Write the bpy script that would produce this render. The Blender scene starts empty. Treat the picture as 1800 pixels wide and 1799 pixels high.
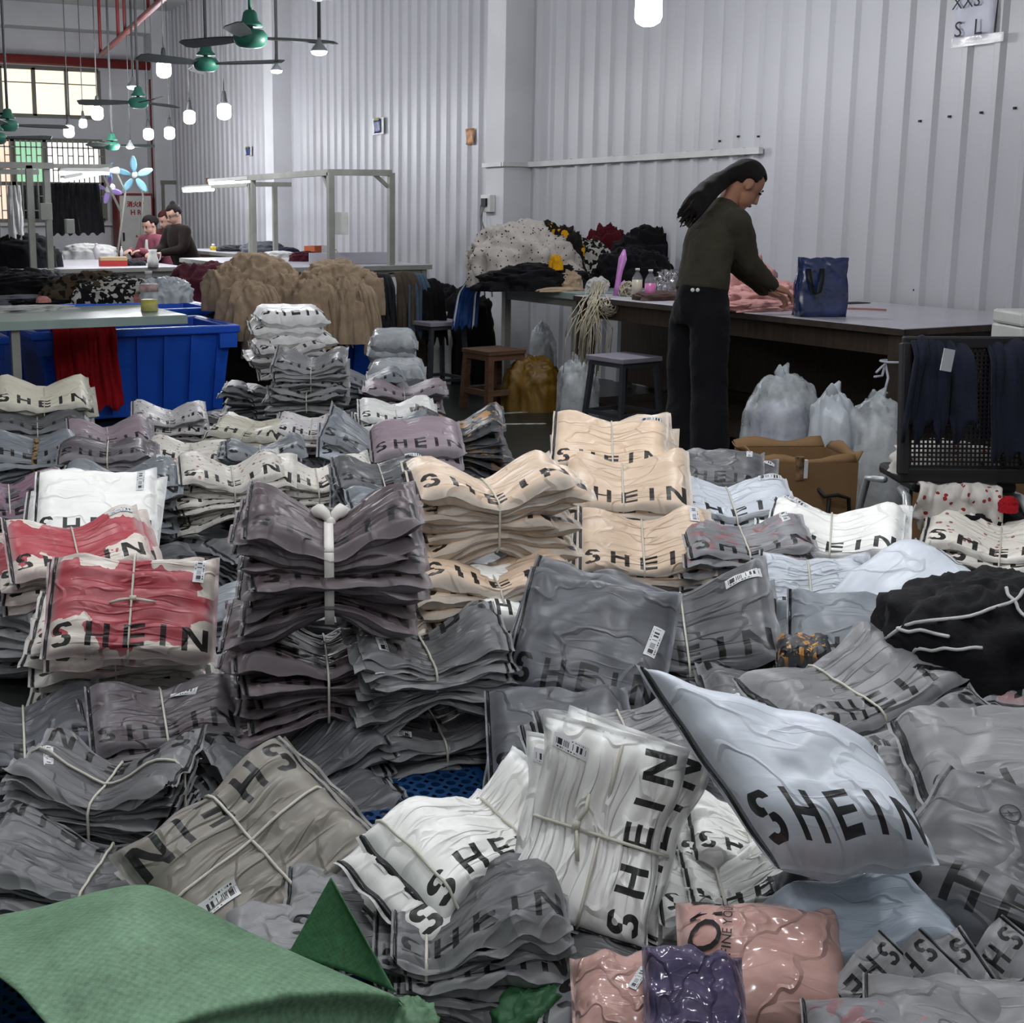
import bpy, math, random, hashlib
import numpy as np
from mathutils import Vector, Matrix

scene = bpy.context.scene
COL = scene.collection

# ------------------------------------------------------------------ camera
CX, CY, FPX, HC = 682.0, 775.0, 2226.0, 1.35          # principal point and focal length in 1800x1799 px, eye height
PITCH = math.atan(402 / 2226.0)
YAW = math.radians(26.1)
cam_d = bpy.data.cameras.new('camera')
cam_d.sensor_fit = 'HORIZONTAL'
cam_d.sensor_width = 36.0
cam_d.lens = 36.0 * FPX / 1800.0
cam_d.shift_x = (900 - CX) / 1800.0
cam_d.shift_y = -(899.5 - CY) / 1800.0
cam_d.clip_start = 0.05
cam = bpy.data.objects.new('camera', cam_d)
COL.objects.link(cam)
cam.location = (0, 0, HC)
cam.rotation_euler = (math.pi / 2 - PITCH, 0, -YAW)
scene.camera = cam

# ------------------------------------------------------------------ world, exposure
world = bpy.data.worlds.new('world')
scene.world = world
world.use_nodes = True
bg = world.node_tree.nodes['Background']
bg.inputs[0].default_value = (0.93, 0.96, 1.0, 1)
bg.inputs[1].default_value = 0.17
scene.view_settings.view_transform = 'Standard'
scene.view_settings.look = 'None'
scene.view_settings.gamma = 1.0
scene.view_settings.use_curve_mapping = False
scene.view_settings.exposure = 0.85
scene.cycles.max_bounces = 4
scene.cycles.diffuse_bounces = 2
scene.cycles.transparent_max_bounces = 6
BULB_W = 72.0            # watts of each pendant bulb's lamp
TUBE_W = 5.0

# ------------------------------------------------------------------ geometry of the view (used to find where things stand)
FW = np.array([math.sin(YAW) * math.cos(PITCH), math.cos(YAW) * math.cos(PITCH), -math.sin(PITCH)])
RT = np.array([math.cos(YAW), -math.sin(YAW), 0.0])
UP = np.cross(RT, FW)
CAM = np.array([0, 0, HC])
def ray(x, y): return FW + RT * (x - CX) / FPX - UP * (y - CY) / FPX
def atz(x, y, z):
    r = ray(x, y); return CAM + r * ((z - HC) / r[2])
def atX(x, y, X):
    r = ray(x, y); return CAM + r * (X / r[0])
def atY(x, y, Y):
    r = ray(x, y); return CAM + r * (Y / r[1])
def atd(x, y, d): return CAM + ray(x, y) * d

# ------------------------------------------------------------------ noise
def _hash(ix, iy, iz, seed):
    n = (ix * 73856093) ^ (iy * 19349663) ^ (iz * 83492791) ^ (seed * 2654435761 & 0x7fffffff)
    n = (n ^ (n >> 13)) & 0x7fffffff
    n = (n * (n * n * 15731 + 789221) + 1376312589) & 0x7fffffff
    return n / float(0x7fffffff)
def vnoise(p, seed=0):
    p = np.asarray(p, float)
    i = np.floor(p).astype(np.int64); f = p - i
    f = f * f * (3 - 2 * f)
    i = i + 1000
    out = 0
    for dx in (0, 1):
        for dy in (0, 1):
            for dz in (0, 1):
                w = (f[..., 0] if dx else 1 - f[..., 0]) * (f[..., 1] if dy else 1 - f[..., 1]) * (f[..., 2] if dz else 1 - f[..., 2])
                out = out + w * _hash(i[..., 0] + dx, i[..., 1] + dy, i[..., 2] + dz, seed)
    return out * 2 - 1
def fbm(p, seed=0, octv=3, ridged=False):
    s, a, tot = 0, 1.0, 0
    p = np.asarray(p, float)
    for k in range(octv):
        n = vnoise(p, seed + 17 * k)
        if ridged: n = 1 - 2 * np.abs(n)
        s = s + a * n; tot += a
        a *= 0.5; p = p * 2.03 + 3.1
    return s / tot

# ------------------------------------------------------------------ materials
def lin(h):
    if isinstance(h, str):
        h = h.lstrip('#'); c = [int(h[i:i + 2], 16) / 255 for i in (0, 2, 4)]
    else: c = list(h)
    return tuple((x / 12.92 if x <= 0.04045 else ((x + 0.055) / 1.055) ** 2.4) for x in c)
class X:
    """a tiny expression builder over Math nodes"""
    def __init__(s, nt, sock): s.nt, s.s = nt, sock
    def op(s, o, b=None, c=None):
        n = s.nt.nodes.new('ShaderNodeMath'); n.operation = o
        for k, v in enumerate((s, b, c)):
            if v is None: continue
            if isinstance(v, X): s.nt.links.new(v.s, n.inputs[k])
            else: n.inputs[k].default_value = v
        return X(s.nt, n.outputs[0])
    def __add__(s, b): return s.op('ADD', b)
    def __sub__(s, b): return s.op('SUBTRACT', b)
    def __rsub__(s, b): return (s * -1) + b
    def __mul__(s, b): return s.op('MULTIPLY', b)
    def lt(s, b): return s.op('LESS_THAN', b)
    def gt(s, b): return s.op('GREATER_THAN', b)
    def abs(s): return s.op('ABSOLUTE')
    def max(s, b): return s.op('MAXIMUM', b)
    def min(s, b): return s.op('MINIMUM', b)
MATS = {}
def new_mat(name):
    m = bpy.data.materials.new(name); m.use_nodes = True
    nt = m.node_tree
    b = nt.nodes['Principled BSDF']
    MATS[name] = m
    return m, nt, b
def setin(b, key, v):
    if key in b.inputs: b.inputs[key].default_value = v
def mat(name, color, rough=0.6, metal=0.0, var=0.12, vscale=6.0, bump=0.0, bscale=40.0, spec=0.4, stretch=None, coat=0.0):
    if name in MATS: return MATS[name]
    m, nt, b = new_mat(name)
    c = lin(color)
    tc = nt.nodes.new('ShaderNodeTexCoord')
    src = tc.outputs['Object']
    if stretch:
        mp = nt.nodes.new('ShaderNodeMapping'); mp.inputs['Scale'].default_value = stretch
        nt.links.new(src, mp.inputs[0]); src = mp.outputs[0]
    nz = nt.nodes.new('ShaderNodeTexNoise'); nz.inputs['Scale'].default_value = vscale; nz.inputs['Detail'].default_value = 4
    nt.links.new(src, nz.inputs['Vector'])
    mr = nt.nodes.new('ShaderNodeMapRange')
    mr.inputs[1].default_value = 0.3; mr.inputs[2].default_value = 0.7
    mr.inputs[3].default_value = 1 - var; mr.inputs[4].default_value = 1 + var * 0.6
    nt.links.new(nz.outputs[0], mr.inputs[0])
    mx = nt.nodes.new('ShaderNodeVectorMath'); mx.operation = 'SCALE'
    mx.inputs[0].default_value = c
    nt.links.new(mr.outputs[0], mx.inputs['Scale'])
    nt.links.new(mx.outputs[0], b.inputs['Base Color'])
    b.inputs['Roughness'].default_value = rough
    b.inputs['Metallic'].default_value = metal
    setin(b, 'Specular IOR Level', spec)
    setin(b, 'Coat Weight', coat)
    if bump:
        nb = nt.nodes.new('ShaderNodeTexNoise'); nb.inputs['Scale'].default_value = bscale; nb.inputs['Detail'].default_value = 5
        nt.links.new(src, nb.inputs['Vector'])
        bp = nt.nodes.new('ShaderNodeBump'); bp.inputs['Strength'].default_value = bump; bp.inputs['Distance'].default_value = 0.01
        nt.links.new(nb.outputs[0], bp.inputs['Height'])
        nt.links.new(bp.outputs[0], b.inputs['Normal'])
    return m
def emit(name, color, strength):
    if name in MATS: return MATS[name]
    m, nt, b = new_mat(name)
    b.inputs['Base Color'].default_value = (*lin(color), 1)
    b.inputs['Emission Color'].default_value = (*lin(color), 1)
    b.inputs['Emission Strength'].default_value = strength
    m.cycles.emission_sampling = 'NONE'
    return m
def clear_film(name, color='#ffffff', alpha=0.25, rough=0.15):
    if name in MATS: return MATS[name]
    m, nt, b = new_mat(name)
    b.inputs['Base Color'].default_value = (*lin(color), 1)
    b.inputs['Roughness'].default_value = rough
    nz = nt.nodes.new('ShaderNodeTexNoise'); nz.inputs['Scale'].default_value = 9; nz.inputs['Detail'].default_value = 5
    tc = nt.nodes.new('ShaderNodeTexCoord'); nt.links.new(tc.outputs['Object'], nz.inputs['Vector'])
    bp = nt.nodes.new('ShaderNodeBump'); bp.inputs['Strength'].default_value = 0.7; bp.inputs['Distance'].default_value = 0.02
    nt.links.new(nz.outputs[0], bp.inputs['Height']); nt.links.new(bp.outputs[0], b.inputs['Normal'])
    mr = nt.nodes.new('ShaderNodeMapRange'); mr.inputs[1].default_value = 0.35; mr.inputs[2].default_value = 0.7
    mr.inputs[3].default_value = alpha * 0.6; mr.inputs[4].default_value = min(1, alpha * 1.6)
    nt.links.new(nz.outputs[0], mr.inputs[0]); nt.links.new(mr.outputs[0], b.inputs['Alpha'])
    return m

# ------------------------------------------------------------------ mesh building
class MB:
    def __init__(s): s.v, s.f, s.uv = [], [], []
    def add(s, verts, faces):
        o = len(s.v); s.v += [tuple(map(float, p)) for p in verts]
        s.f += [tuple(i + o for i in f) for f in faces]; return s
    def box(s, lo, hi, m=None):
        x0, y0, z0 = lo; x1, y1, z1 = hi
        vs = [(x0,y0,z0),(x1,y0,z0),(x1,y1,z0),(x0,y1,z0),(x0,y0,z1),(x1,y0,z1),(x1,y1,z1),(x0,y1,z1)]
        if m is not None: vs = [tuple(m @ Vector(p)) for p in vs]
        return s.add(vs, [(3,2,1,0),(4,5,6,7),(0,1,5,4),(1,2,6,5),(2,3,7,6),(3,0,4,7)])
    def bar(s, a, b, w, h=None, upv=(0, 0, 1)):
        a, b = np.array(a, float), np.array(b, float); h = h or w
        d = b - a; L = np.linalg.norm(d); d = d / L
        u = np.array(upv, float)
        if abs(d @ u) > 0.95: u = np.array([1.0, 0, 0])
        r = np.cross(d, u); r /= np.linalg.norm(r); u = np.cross(r, d)
        vs = []
        for p in (a, b):
            for sx, sy in ((-1,-1),(1,-1),(1,1),(-1,1)): vs.append(p + r * sx * w / 2 + u * sy * h / 2)
        return s.add(vs, [(3,2,1,0),(4,5,6,7),(0,1,5,4),(1,2,6,5),(2,3,7,6),(3,0,4,7)])
    def tube(s, pts, rad, n=8, closed=False, caps=True):
        P = np.array(pts, float); k = len(P)
        R = np.full(k, rad) if np.isscalar(rad) else np.array(rad, float)
        T = np.zeros_like(P)
        if closed: T = np.roll(P, -1, 0) - np.roll(P, 1, 0)
        else:
            T[1:-1] = P[2:] - P[:-2]; T[0] = P[1] - P[0]; T[-1] = P[-1] - P[-2]
        T /= np.linalg.norm(T, axis=1)[:, None] + 1e-12
        ref = np.array([0, 0, 1.0]) if abs(T[0] @ [0, 0, 1]) < 0.9 else np.array([1.0, 0, 0])
        vs = []
        Nn = np.cross(T[0], ref); Nn /= np.linalg.norm(Nn)
        for i in range(k):
            Nn = Nn - T[i] * (Nn @ T[i]); Nn /= np.linalg.norm(Nn) + 1e-12
            B = np.cross(T[i], Nn)
            for j in range(n):
                a = 2 * math.pi * j / n
                vs.append(P[i] + (Nn * math.cos(a) + B * math.sin(a)) * R[i])
        fs = []
        for i in range(k if closed else k - 1):
            i2 = (i + 1) % k
            for j in range(n):
                j2 = (j + 1) % n
                fs.append((i*n+j, i*n+j2, i2*n+j2, i2*n+j))
        if caps and not closed:
            fs.append(tuple(range(n - 1, -1, -1))); fs.append(tuple((k-1)*n + j for j in range(n)))
        return s.add(vs, fs)
    def lathe(s, prof, n=20, c=(0, 0, 0), m=None):
        vs, fs = [], []
        k = len(prof)
        for r, z in prof:
            for j in range(n):
                a = 2 * math.pi * j / n
                p = (c[0] + r * math.cos(a), c[1] + r * math.sin(a), c[2] + z)
                if m is not None: p = tuple(m @ Vector(p))
                vs.append(p)
        for i in range(k - 1):
            for j in range(n):
                j2 = (j + 1) % n
                fs.append((i*n+j, i*n+j2, (i+1)*n+j2, (i+1)*n+j))
        fs.append(tuple(range(n - 1, -1, -1))); fs.append(tuple((k-1)*n + j for j in range(n)))
        return s.add(vs, fs)
    def grid(s, P):
        """P: (a,b,3) array"""
        a, b = P.shape[:2]
        fs = [(i*b+j, (i+1)*b+j, (i+1)*b+j+1, i*b+j+1) for i in range(a-1) for j in range(b-1)]
        return s.add(P.reshape(-1, 3), fs)
    def obj(s, name, m, parent=None, smooth=False, loc=None):
        me = bpy.data.meshes.new(name)
        me.from_pydata(s.v, [], s.f)
        if smooth: me.polygons.foreach_set('use_smooth', [True] * len(me.polygons))
        me.update()
        return link(name, me, m, parent, loc)
def link(name, me, m=None, parent=None, loc=None):
    o = bpy.data.objects.new(name, me); COL.objects.link(o)
    if m is not None and me is not None and not me.materials: me.materials.append(m)
    if parent is not None: o.parent = parent
    if loc is not None: o.location = loc
    return o
def tag(o, label=None, cat=None, group=None, kind=None):
    if label: o['label'] = label
    if cat: o['category'] = cat
    if group: o['group'] = group
    if kind: o['kind'] = kind
    return o
def thing(name, label, cat, loc=(0, 0, 0), rz=0.0, group=None):
    o = bpy.data.objects.new(name, None); COL.objects.link(o)
    o.location = tuple(map(float, loc)); o.rotation_euler = (0, 0, rz); o.empty_display_size = 0.05
    return tag(o, label, cat, group)
def children(o): return [c for c in COL.objects if c.parent is o]
def copy_tree(o, parent=None):
    c = o.copy(); COL.objects.link(c); c.parent = parent
    for ch in children(o): copy_tree(ch, c)
    return c
def bevel(o, w=0.004, seg=2):
    b = o.modifiers.new('bevel', 'BEVEL'); b.width = w; b.segments = seg; b.limit_method = 'ANGLE'; b.angle_limit = 0.6
    return o
def fast_mesh(name, V, F, UV=None, smooth=True):
    """quads only; V (n,3), F (m,4), UV per vertex (n,2)"""
    me = bpy.data.meshes.new(name)
    V = np.ascontiguousarray(V, np.float32); F = np.ascontiguousarray(F, np.int32)
    me.vertices.add(len(V)); me.vertices.foreach_set('co', V.ravel())
    me.loops.add(F.size); me.loops.foreach_set('vertex_index', F.ravel())
    me.polygons.add(len(F))
    me.polygons.foreach_set('loop_start', np.arange(0, F.size, 4, dtype=np.int32))
    if smooth: me.polygons.foreach_set('use_smooth', np.ones(len(F), bool))
    if UV is not None:
        ul = me.uv_layers.new(name='UVMap')
        ul.data.foreach_set('uv', np.ascontiguousarray(UV[F.ravel()], np.float32).ravel())
    me.update(calc_edges=True)
    return me
def grid_faces(a, b, off=0, flip=False):
    i, j = np.meshgrid(np.arange(a - 1), np.arange(b - 1), indexing='ij')
    q = np.stack([i*b+j, (i+1)*b+j, (i+1)*b+j+1, i*b+j+1], -1).reshape(-1, 4) + off
    return q[:, ::-1] if flip else q
_text_cache = {}
def text_mesh(txt, size=1.0, bold=0.0):
    cu = bpy.data.curves.new('lettering', 'FONT'); cu.body = txt; cu.size = size
    cu.align_x = 'CENTER'; cu.align_y = 'CENTER'; cu.offset = bold; cu.resolution_u = 3
    t = bpy.data.objects.new('lettering', cu); COL.objects.link(t)
    dg = bpy.context.evaluated_depsgraph_get()
    me = bpy.data.meshes.new_from_object(t.evaluated_get(dg))
    bpy.data.objects.remove(t); bpy.data.curves.remove(cu)
    me.name = 'lettering'; me.materials.clear()
    return me
# ================================================================== the room
XW = 6.15          # right wall plane
YF = 20.9          # far wall plane
CEIL = 4.5
m_wall = mat('painted_steel_sheet', '#bbbbc0', 0.42, 0, 0.05, 1.2, 0.08, 60, 0.5)
m_plaster = mat('white_plaster', '#cfcfd2', 0.85, 0, 0.10, 1.5, 0.15, 30)
m_ceiling = mat('ceiling_plaster', '#cbcccd', 0.9, 0, 0.12, 1.0, 0.1, 20)
m_floor = mat('dark_green_floor_paint', '#1d211f', 0.34, 0, 0.35, 2.5, 0.06, 25, 0.5)
m_red = mat('red_pipe_paint', '#7c2b2a', 0.5, 0, 0.2, 5)
m_white_pl = mat('white_plastic', '#d6d6d2', 0.4)
m_steel = mat('grey_painted_steel', '#8f9088', 0.45, 0.1, 0.15, 6)
m_darkmetal = mat('dark_metal', '#2c2c2b', 0.45, 0.4)
m_chrome = mat('chrome_tube', '#c6c9cc', 0.3, 0.55, 0.05)
m_black = mat('black_rubber', '#121214', 0.6)

tag(MB().box((-9, -4, -0.08), (XW + 0.3, YF + 0.3, 0)).obj('floor', m_floor), kind='structure')
tag(MB().box((-9, 1.2, CEIL), (XW + 0.3, YF + 0.3, CEIL + 0.15)).obj('ceiling', m_ceiling), kind='structure')

def corrugated(name, y0, y1, x=XW, z0=0.0, z1=CEIL, pitch=0.21):
    prof = []
    y = y0
    while y < y1 - 0.001:
        for dy, dx in ((0, 0), (0.128, 0), (0.152, -0.026), (0.186, -0.026)):
            if y + dy <= y1: prof.append((y + dy, dx))
        y += pitch
    prof.append((y1, 0))
    n = len(prof)
    vs = [(x + dx, yy, z0) for yy, dx in prof] + [(x + dx, yy, z1) for yy, dx in prof]
    vs += [(x + 0.12, y0, z0), (x + 0.12, y1, z0), (x + 0.12, y0, z1), (x + 0.12, y1, z1)]
    fs = [(i, n + i, n + i + 1, i + 1) for i in range(n - 1)]
    fs.append((2*n, 2*n+1, 2*n+3, 2*n+2))
    return tag(MB().add(vs, fs).obj(name, m_wall), kind='structure')
corrugated('wall_right', -1.5, 9.69)
corrugated('wall_right_middle', 10.0, 15.33)
corrugated('wall_right_far', 15.64, 20.45)
for k, (y0, y1, x0) in enumerate(((9.69, 10.0, 5.87), (15.33, 15.64, 5.90), (20.45, YF, 5.83))):
    o = bevel(MB().box((x0, y0, 0), (XW + 0.12, y1, CEIL)).obj('column', m_plaster), 0.006)
    tag(o, kind='structure')
# beams under the ceiling
for k, (lo, hi) in enumerate((((-9, 9.6, 4.12), (5.9, 9.95, CEIL)), ((-6, 15.25, 4.12), (5.9, 15.6, CEIL)), ((-6, 20.5, 4.15), (5.9, YF, CEIL)),
                              ((2.9, 1.2, 4.2), (3.2, YF, CEIL)))):
    tag(MB().box(lo, hi).obj('ceiling_beam', m_ceiling), kind='structure')

# far wall with two window openings
def far(px, py): return atY(px, py, YF)
uw = [far(-62, 120)[0], far(172, 120)[0], far(100, 205)[2], far(100, 121)[2]]
lw = [far(-62, 248)[0], far(179, 248)[0], far(100, 388)[2], far(100, 247)[2]]
wb = MB()
xs = (-9.0, 5.95)
for lo, hi in (((xs[0], 0), (xs[1], lw[2])), ((xs[0], lw[3]), (xs[1], uw[2])), ((xs[0], uw[3]), (xs[1], CEIL)),
               ((xs[0], lw[2]), (lw[0], lw[3])), ((lw[1], lw[2]), (xs[1], lw[3])), ((xs[0], uw[2]), (uw[0], uw[3])), ((uw[1], uw[2]), (xs[1], uw[3]))):
    wb.box((lo[0], YF, lo[1]), (hi[0], YF + 0.22, hi[1]))
tag(wb.obj('wall_far', m_plaster), kind='structure')
m_pane_cream = emit('cream_window_pane', '#f5ead0', 0.62)
m_pane_white = emit('bright_window_pane', '#fbf4f2', 0.9)
m_pane_green = emit('green_window_pane', '#a5dcb4', 0.45)
m_pane_pink = emit('pink_window_pane', '#ffd2bb', 0.62)
m_pane_dark = mat('dark_window_pane', '#15171a', 0.15)
m_frame = mat('window_frame_paint', '#77756c', 0.5)
w1 = tag(thing('window_1', None, None, (uw[0], YF, uw[2])), kind='structure')
n = 4
W_, H_ = uw[1] - uw[0], uw[3] - uw[2]
fr = MB()
for k in range(n + 1): fr.box((W_*k/n - 0.03, -0.02, 0), (W_*k/n + 0.03, 0.06, H_))
fr.box((0, -0.02, -0.03), (W_, 0.06, 0.03)); fr.box((0, -0.02, H_ - 0.03), (W_, 0.06, H_ + 0.03)); fr.box((0, 0.0, H_*0.68), (W_, 0.04, H_*0.70))
fr.obj('window_frame', m_frame, w1)
for k in range(n): MB().box((W_*k/n + 0.03, 0.03, 0.03), (W_*(k+1)/n - 0.03, 0.04, H_ - 0.03)).obj('pane', m_pane_cream, w1)
w2 = tag(thing('window_2', None, None, (lw[0], YF, lw[2])), kind='structure')
W_, H_ = lw[1] - lw[0], lw[3] - lw[2]
edges = [0.0, 0.13, 0.33, 0.57, 1.0]
fr = MB()
for e in edges: fr.box((W_*e - 0.04, -0.03, 0), (W_*e + 0.04, 0.06, H_))
for zz in (0, 0.46, 1.0): fr.box((0, -0.03, H_*zz - 0.03), (W_, 0.06, H_*zz + 0.03))
fr.obj('window_frame', m_frame, w2)
pm = [m_pane_white, m_pane_pink, m_pane_green, m_pane_white]
for k in range(4):
    for zz, mm in (((0.46, 1.0), pm[k]), ((0, 0.46), (m_pane_pink if k < 2 else m_pane_dark))):
        MB().box((W_*edges[k] + 0.04, 0.03, H_*zz[0] + 0.03), (W_*edges[k+1] - 0.04, 0.04, H_*zz[1] - 0.03)).obj('pane', mm, w2)
gr = MB()
for k in range(1, 26):
    x = W_*k/26
    gr.box((x - 0.009, -0.10, 0.0), (x + 0.009, -0.085, H_))
for k, zz in enumerate((0.12, 0.3, 0.62, 0.8)):
    for j in range(0, 26, 2):
        gr.box((W_*(j + (k % 2))/26, -0.10, H_*zz), (W_*(j + 1 + (k % 2))/26, -0.085, H_*zz + 0.018))
gr.box((0, -0.10, H_*0.9), (W_, -0.085, H_*0.9 + 0.02))
gr.obj('security_grille', m_steel, w2)
tag(MB().box((lw[0] - 0.1, YF - 0.12, lw[2] - 0.08), (lw[1] + 0.1, YF, lw[2] - 0.03)).obj('window_sill', m_plaster), kind='structure')

# ------------------------------------------------------------------ pipes
def pipe(name, pts, r, m, label, cat='pipe'):
    t = thing(name, label, cat, pts[0])
    o = np.array(pts[0])
    MB().tube([np.array(p) - o for p in pts], r, 10).obj('pipe_run', m, t, True)
    return t
YP = YF - 0.3
zp = atY(135, 109, YP)[2]
t = pipe('fire_pipe', [(-3, YP, zp), (atY(268, 117, YP)[0], YP, zp)], 0.075, m_red, 'thick red fire pipe running level above the cream window')
xv = atY(272, 250, YP)[0]
t = pipe('standpipe', [(xv, YP, atY(268, 140, YP)[2]), (xv, YP, 0.0)], 0.065, m_red, 'red upright fire pipe in the far corner beside the hose cabinet')
for dz in (0.9, 1.9): MB().tube([(0, 0, -dz - 0.03), (0, 0, -dz + 0.03)], 0.08, 10).obj('coupling', m_red, t, True)
pA = atY(177, 97, 17.5)
pB = pA + (atz(290, -5, pA[2]) - pA) * 1.9
t = pipe('sprinkler_pipe', [pA, pB], 0.035, m_red, 'thin red sprinkler pipe hanging under the ceiling on short drops')
for f_ in (0.0, 0.18, 0.24, 0.42, 0.47, 0.62):
    p = (pB - pA) * f_
    MB().tube([p, p + np.array([0, 0, CEIL - 0.02 - pA[2]])], 0.022, 8).obj('drop', m_red, t, True)
MB().box((-0.12, -0.03, CEIL - 0.06 - pA[2]), (0.12, 0.03, CEIL - 0.02 - pA[2])).obj('bracket', m_red, t)

# ------------------------------------------------------------------ conduit and wall things
m_trunk = mat('conduit_plastic', '#c9cac9', 0.45)
zc = 1.76
t = thing('cable_conduit', 'long white cable conduit fixed across the corrugated wall and column', 'conduit', (XW, 6.75, zc))
MB().box((-0.062, 0, -0.022), (-0.026, 2.94, 0.022)).obj('conduit_run', m_trunk, t)
MB().box((-0.31, 2.90, -0.018), (-0.02, 2.938, 0.018)).obj('conduit_run', m_trunk, t)
MB().box((-0.315, 2.93, -0.018), (-0.282, 3.26, 0.018)).obj('conduit_run', m_trunk, t)
for k in range(9): MB().box((-0.026, 0.2 + k*0.3, -0.03), (0.0, 0.23 + k*0.3, 0.03)).obj('clip', m_trunk, t)
t = thing('wall_socket', 'white socket box on the column with dangling leads', 'socket', (5.86, 9.98, atX(848, 357, 5.86)[2]))
bevel(MB().box((-0.05, -0.16, -0.08), (0.008, 0.0, 0.07)).obj('socket_box', m_white_pl, t))
MB().box((-0.07, -0.12, -0.03), (-0.05, -0.04, 0.04)).obj('plug', m_black, t)
for k in range(3):
    rnd = random.Random(k)
    pts = [(-0.06, -0.08 + 0.03*k, -0.02)]
    for i in range(1, 9): pts.append((-0.07 - 0.02*rnd.random(), -0.08 + 0.02*k - 0.02*i*(k-0.4) + 0.01*rnd.random(), -0.02 - 0.1*i))
    MB().tube(pts, 0.007, 6).obj('lead', mat('grey_lead', '#77777a', 0.5), t, True)

def paper(name, label, px, py, wpx, hpx, m, X_=XW, txt=None, cat='notice'):
    p = atX(px, py, X_ - 0.03)
    a, b = atX(px - wpx/2, py, X_ - 0.03), atX(px + wpx/2, py, X_ - 0.03)
    h = abs(atX(px, py - hpx/2, X_ - 0.03)[2] - atX(px, py + hpx/2, X_ - 0.03)[2])
    w = abs(a[1] - b[1])
    t = thing(name, label, cat, p)
    P = np.zeros((6, 7, 3))
    for i in range(6):
        for j in range(7):
            P[i, j] = (-0.012 + 0.006*math.sin(j*1.7 + i), w*(0.5 - j/6), h*(i/5 - 0.5))
    g = MB().grid(P).obj('sheet', m, t, True)
    s_ = g.modifiers.new('thick', 'SOLIDIFY'); s_.thickness = 0.0015
    return t, w, h
m_blueposter = mat('blue_notice_print', '#33447e', 0.4, 0, 0.5, 14)
m_orange = mat('orange_notice_print', '#c08552', 0.5, 0, 0.5, 18)
m_paper = mat('white_paper', '#c8c9d6', 0.6)
for px, py, lab in ((665, 222, 'small blue and white card taped to the middle corrugated wall'), (437, 266, 'tiny blue card taped to the far corrugated wall')):
    t, w, h = paper('wall_card', lab, px, py, 12 if px > 500 else 7, 24 if px > 500 else 14, m_blueposter)
    MB().box((-0.005, -w*0.8, -h*0.6), (-0.001, w*0.8, h*0.6)).obj('tape', m_white_pl, t)
    MB().box((-0.024, -w*0.35, h*0.42), (-0.021, w*0.35, h*0.6)).obj('header_strip', mat('olive_header', '#8f8c3a'), t)
paper('wall_notice', 'orange printed notice taped at the edge of the middle corrugated wall', 828, 240, 14, 28, m_orange)
paper('wall_notice', 'small orange slip taped low on the far corrugated wall', 366, 320, 4, 14, m_orange)
t, w, h = paper('size_sheet', 'white paper sheet lettered with sizes taped high on the wall', 1717, 22, 72, 96, m_paper)
for txt, dy, dz, s_ in (('XXS', 0.05, 0.06, 0.10), ('S', 0.09, -0.085, 0.12), ('L', -0.04, -0.085, 0.12)):
    me = text_mesh(txt, s_)
    o = link('lettering', me, mat('printed_black', '#1b1b1d', 0.6), t)
    o.location = (-0.03, dy, dz); o.rotation_euler = (math.radians(90), 0, math.radians(-90))
MB().box((-0.022, -w*0.75, -h/2 - 0.03), (-0.019, w*0.52, -h/2 + 0.02)).obj('tape', clear_film('clear_tape', '#ffffff', 0.3, 0.1), t)
# rivets on the near wall
rv = MB()
rnd = random.Random(3)
for px, py in ((1447,230),(1492,227),(1617,213),(1669,205),(1725,198),(1784,190),(1298,240),(1333,240),(1265,248),(1608,510)):
    p = atX(px, py, XW - 0.004); rv.lathe([(0.0, -0.006), (0.011, -0.006), (0.011, 0.006), (0.0, 0.006)], 8, tuple(p))
o = rv.obj('rivets', m_darkmetal); o.parent = bpy.data.objects['wall_right']

# floor line of white tape
for (x0, y0), (x1, y1) in (((4.35, 6.9), (3.2, 7.2)), ((3.3, 6.3), (4.2, 6.15)), ((4.0, 3.45), (5.2, 3.25))):
    pass
for a_, b_ in (((862, 728), (935, 724)), ((868, 746), (960, 745)), ((1590, 938), (1690, 930))):
    A, B = atz(*a_, 0.002), atz(*b_, 0.002)
    tag(MB().bar(A, B, 0.035, 0.003).obj('floor_line', mat('worn_white_tape', '#9b9b93', 0.6, 0, 0.5, 20)), kind='structure')

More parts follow.
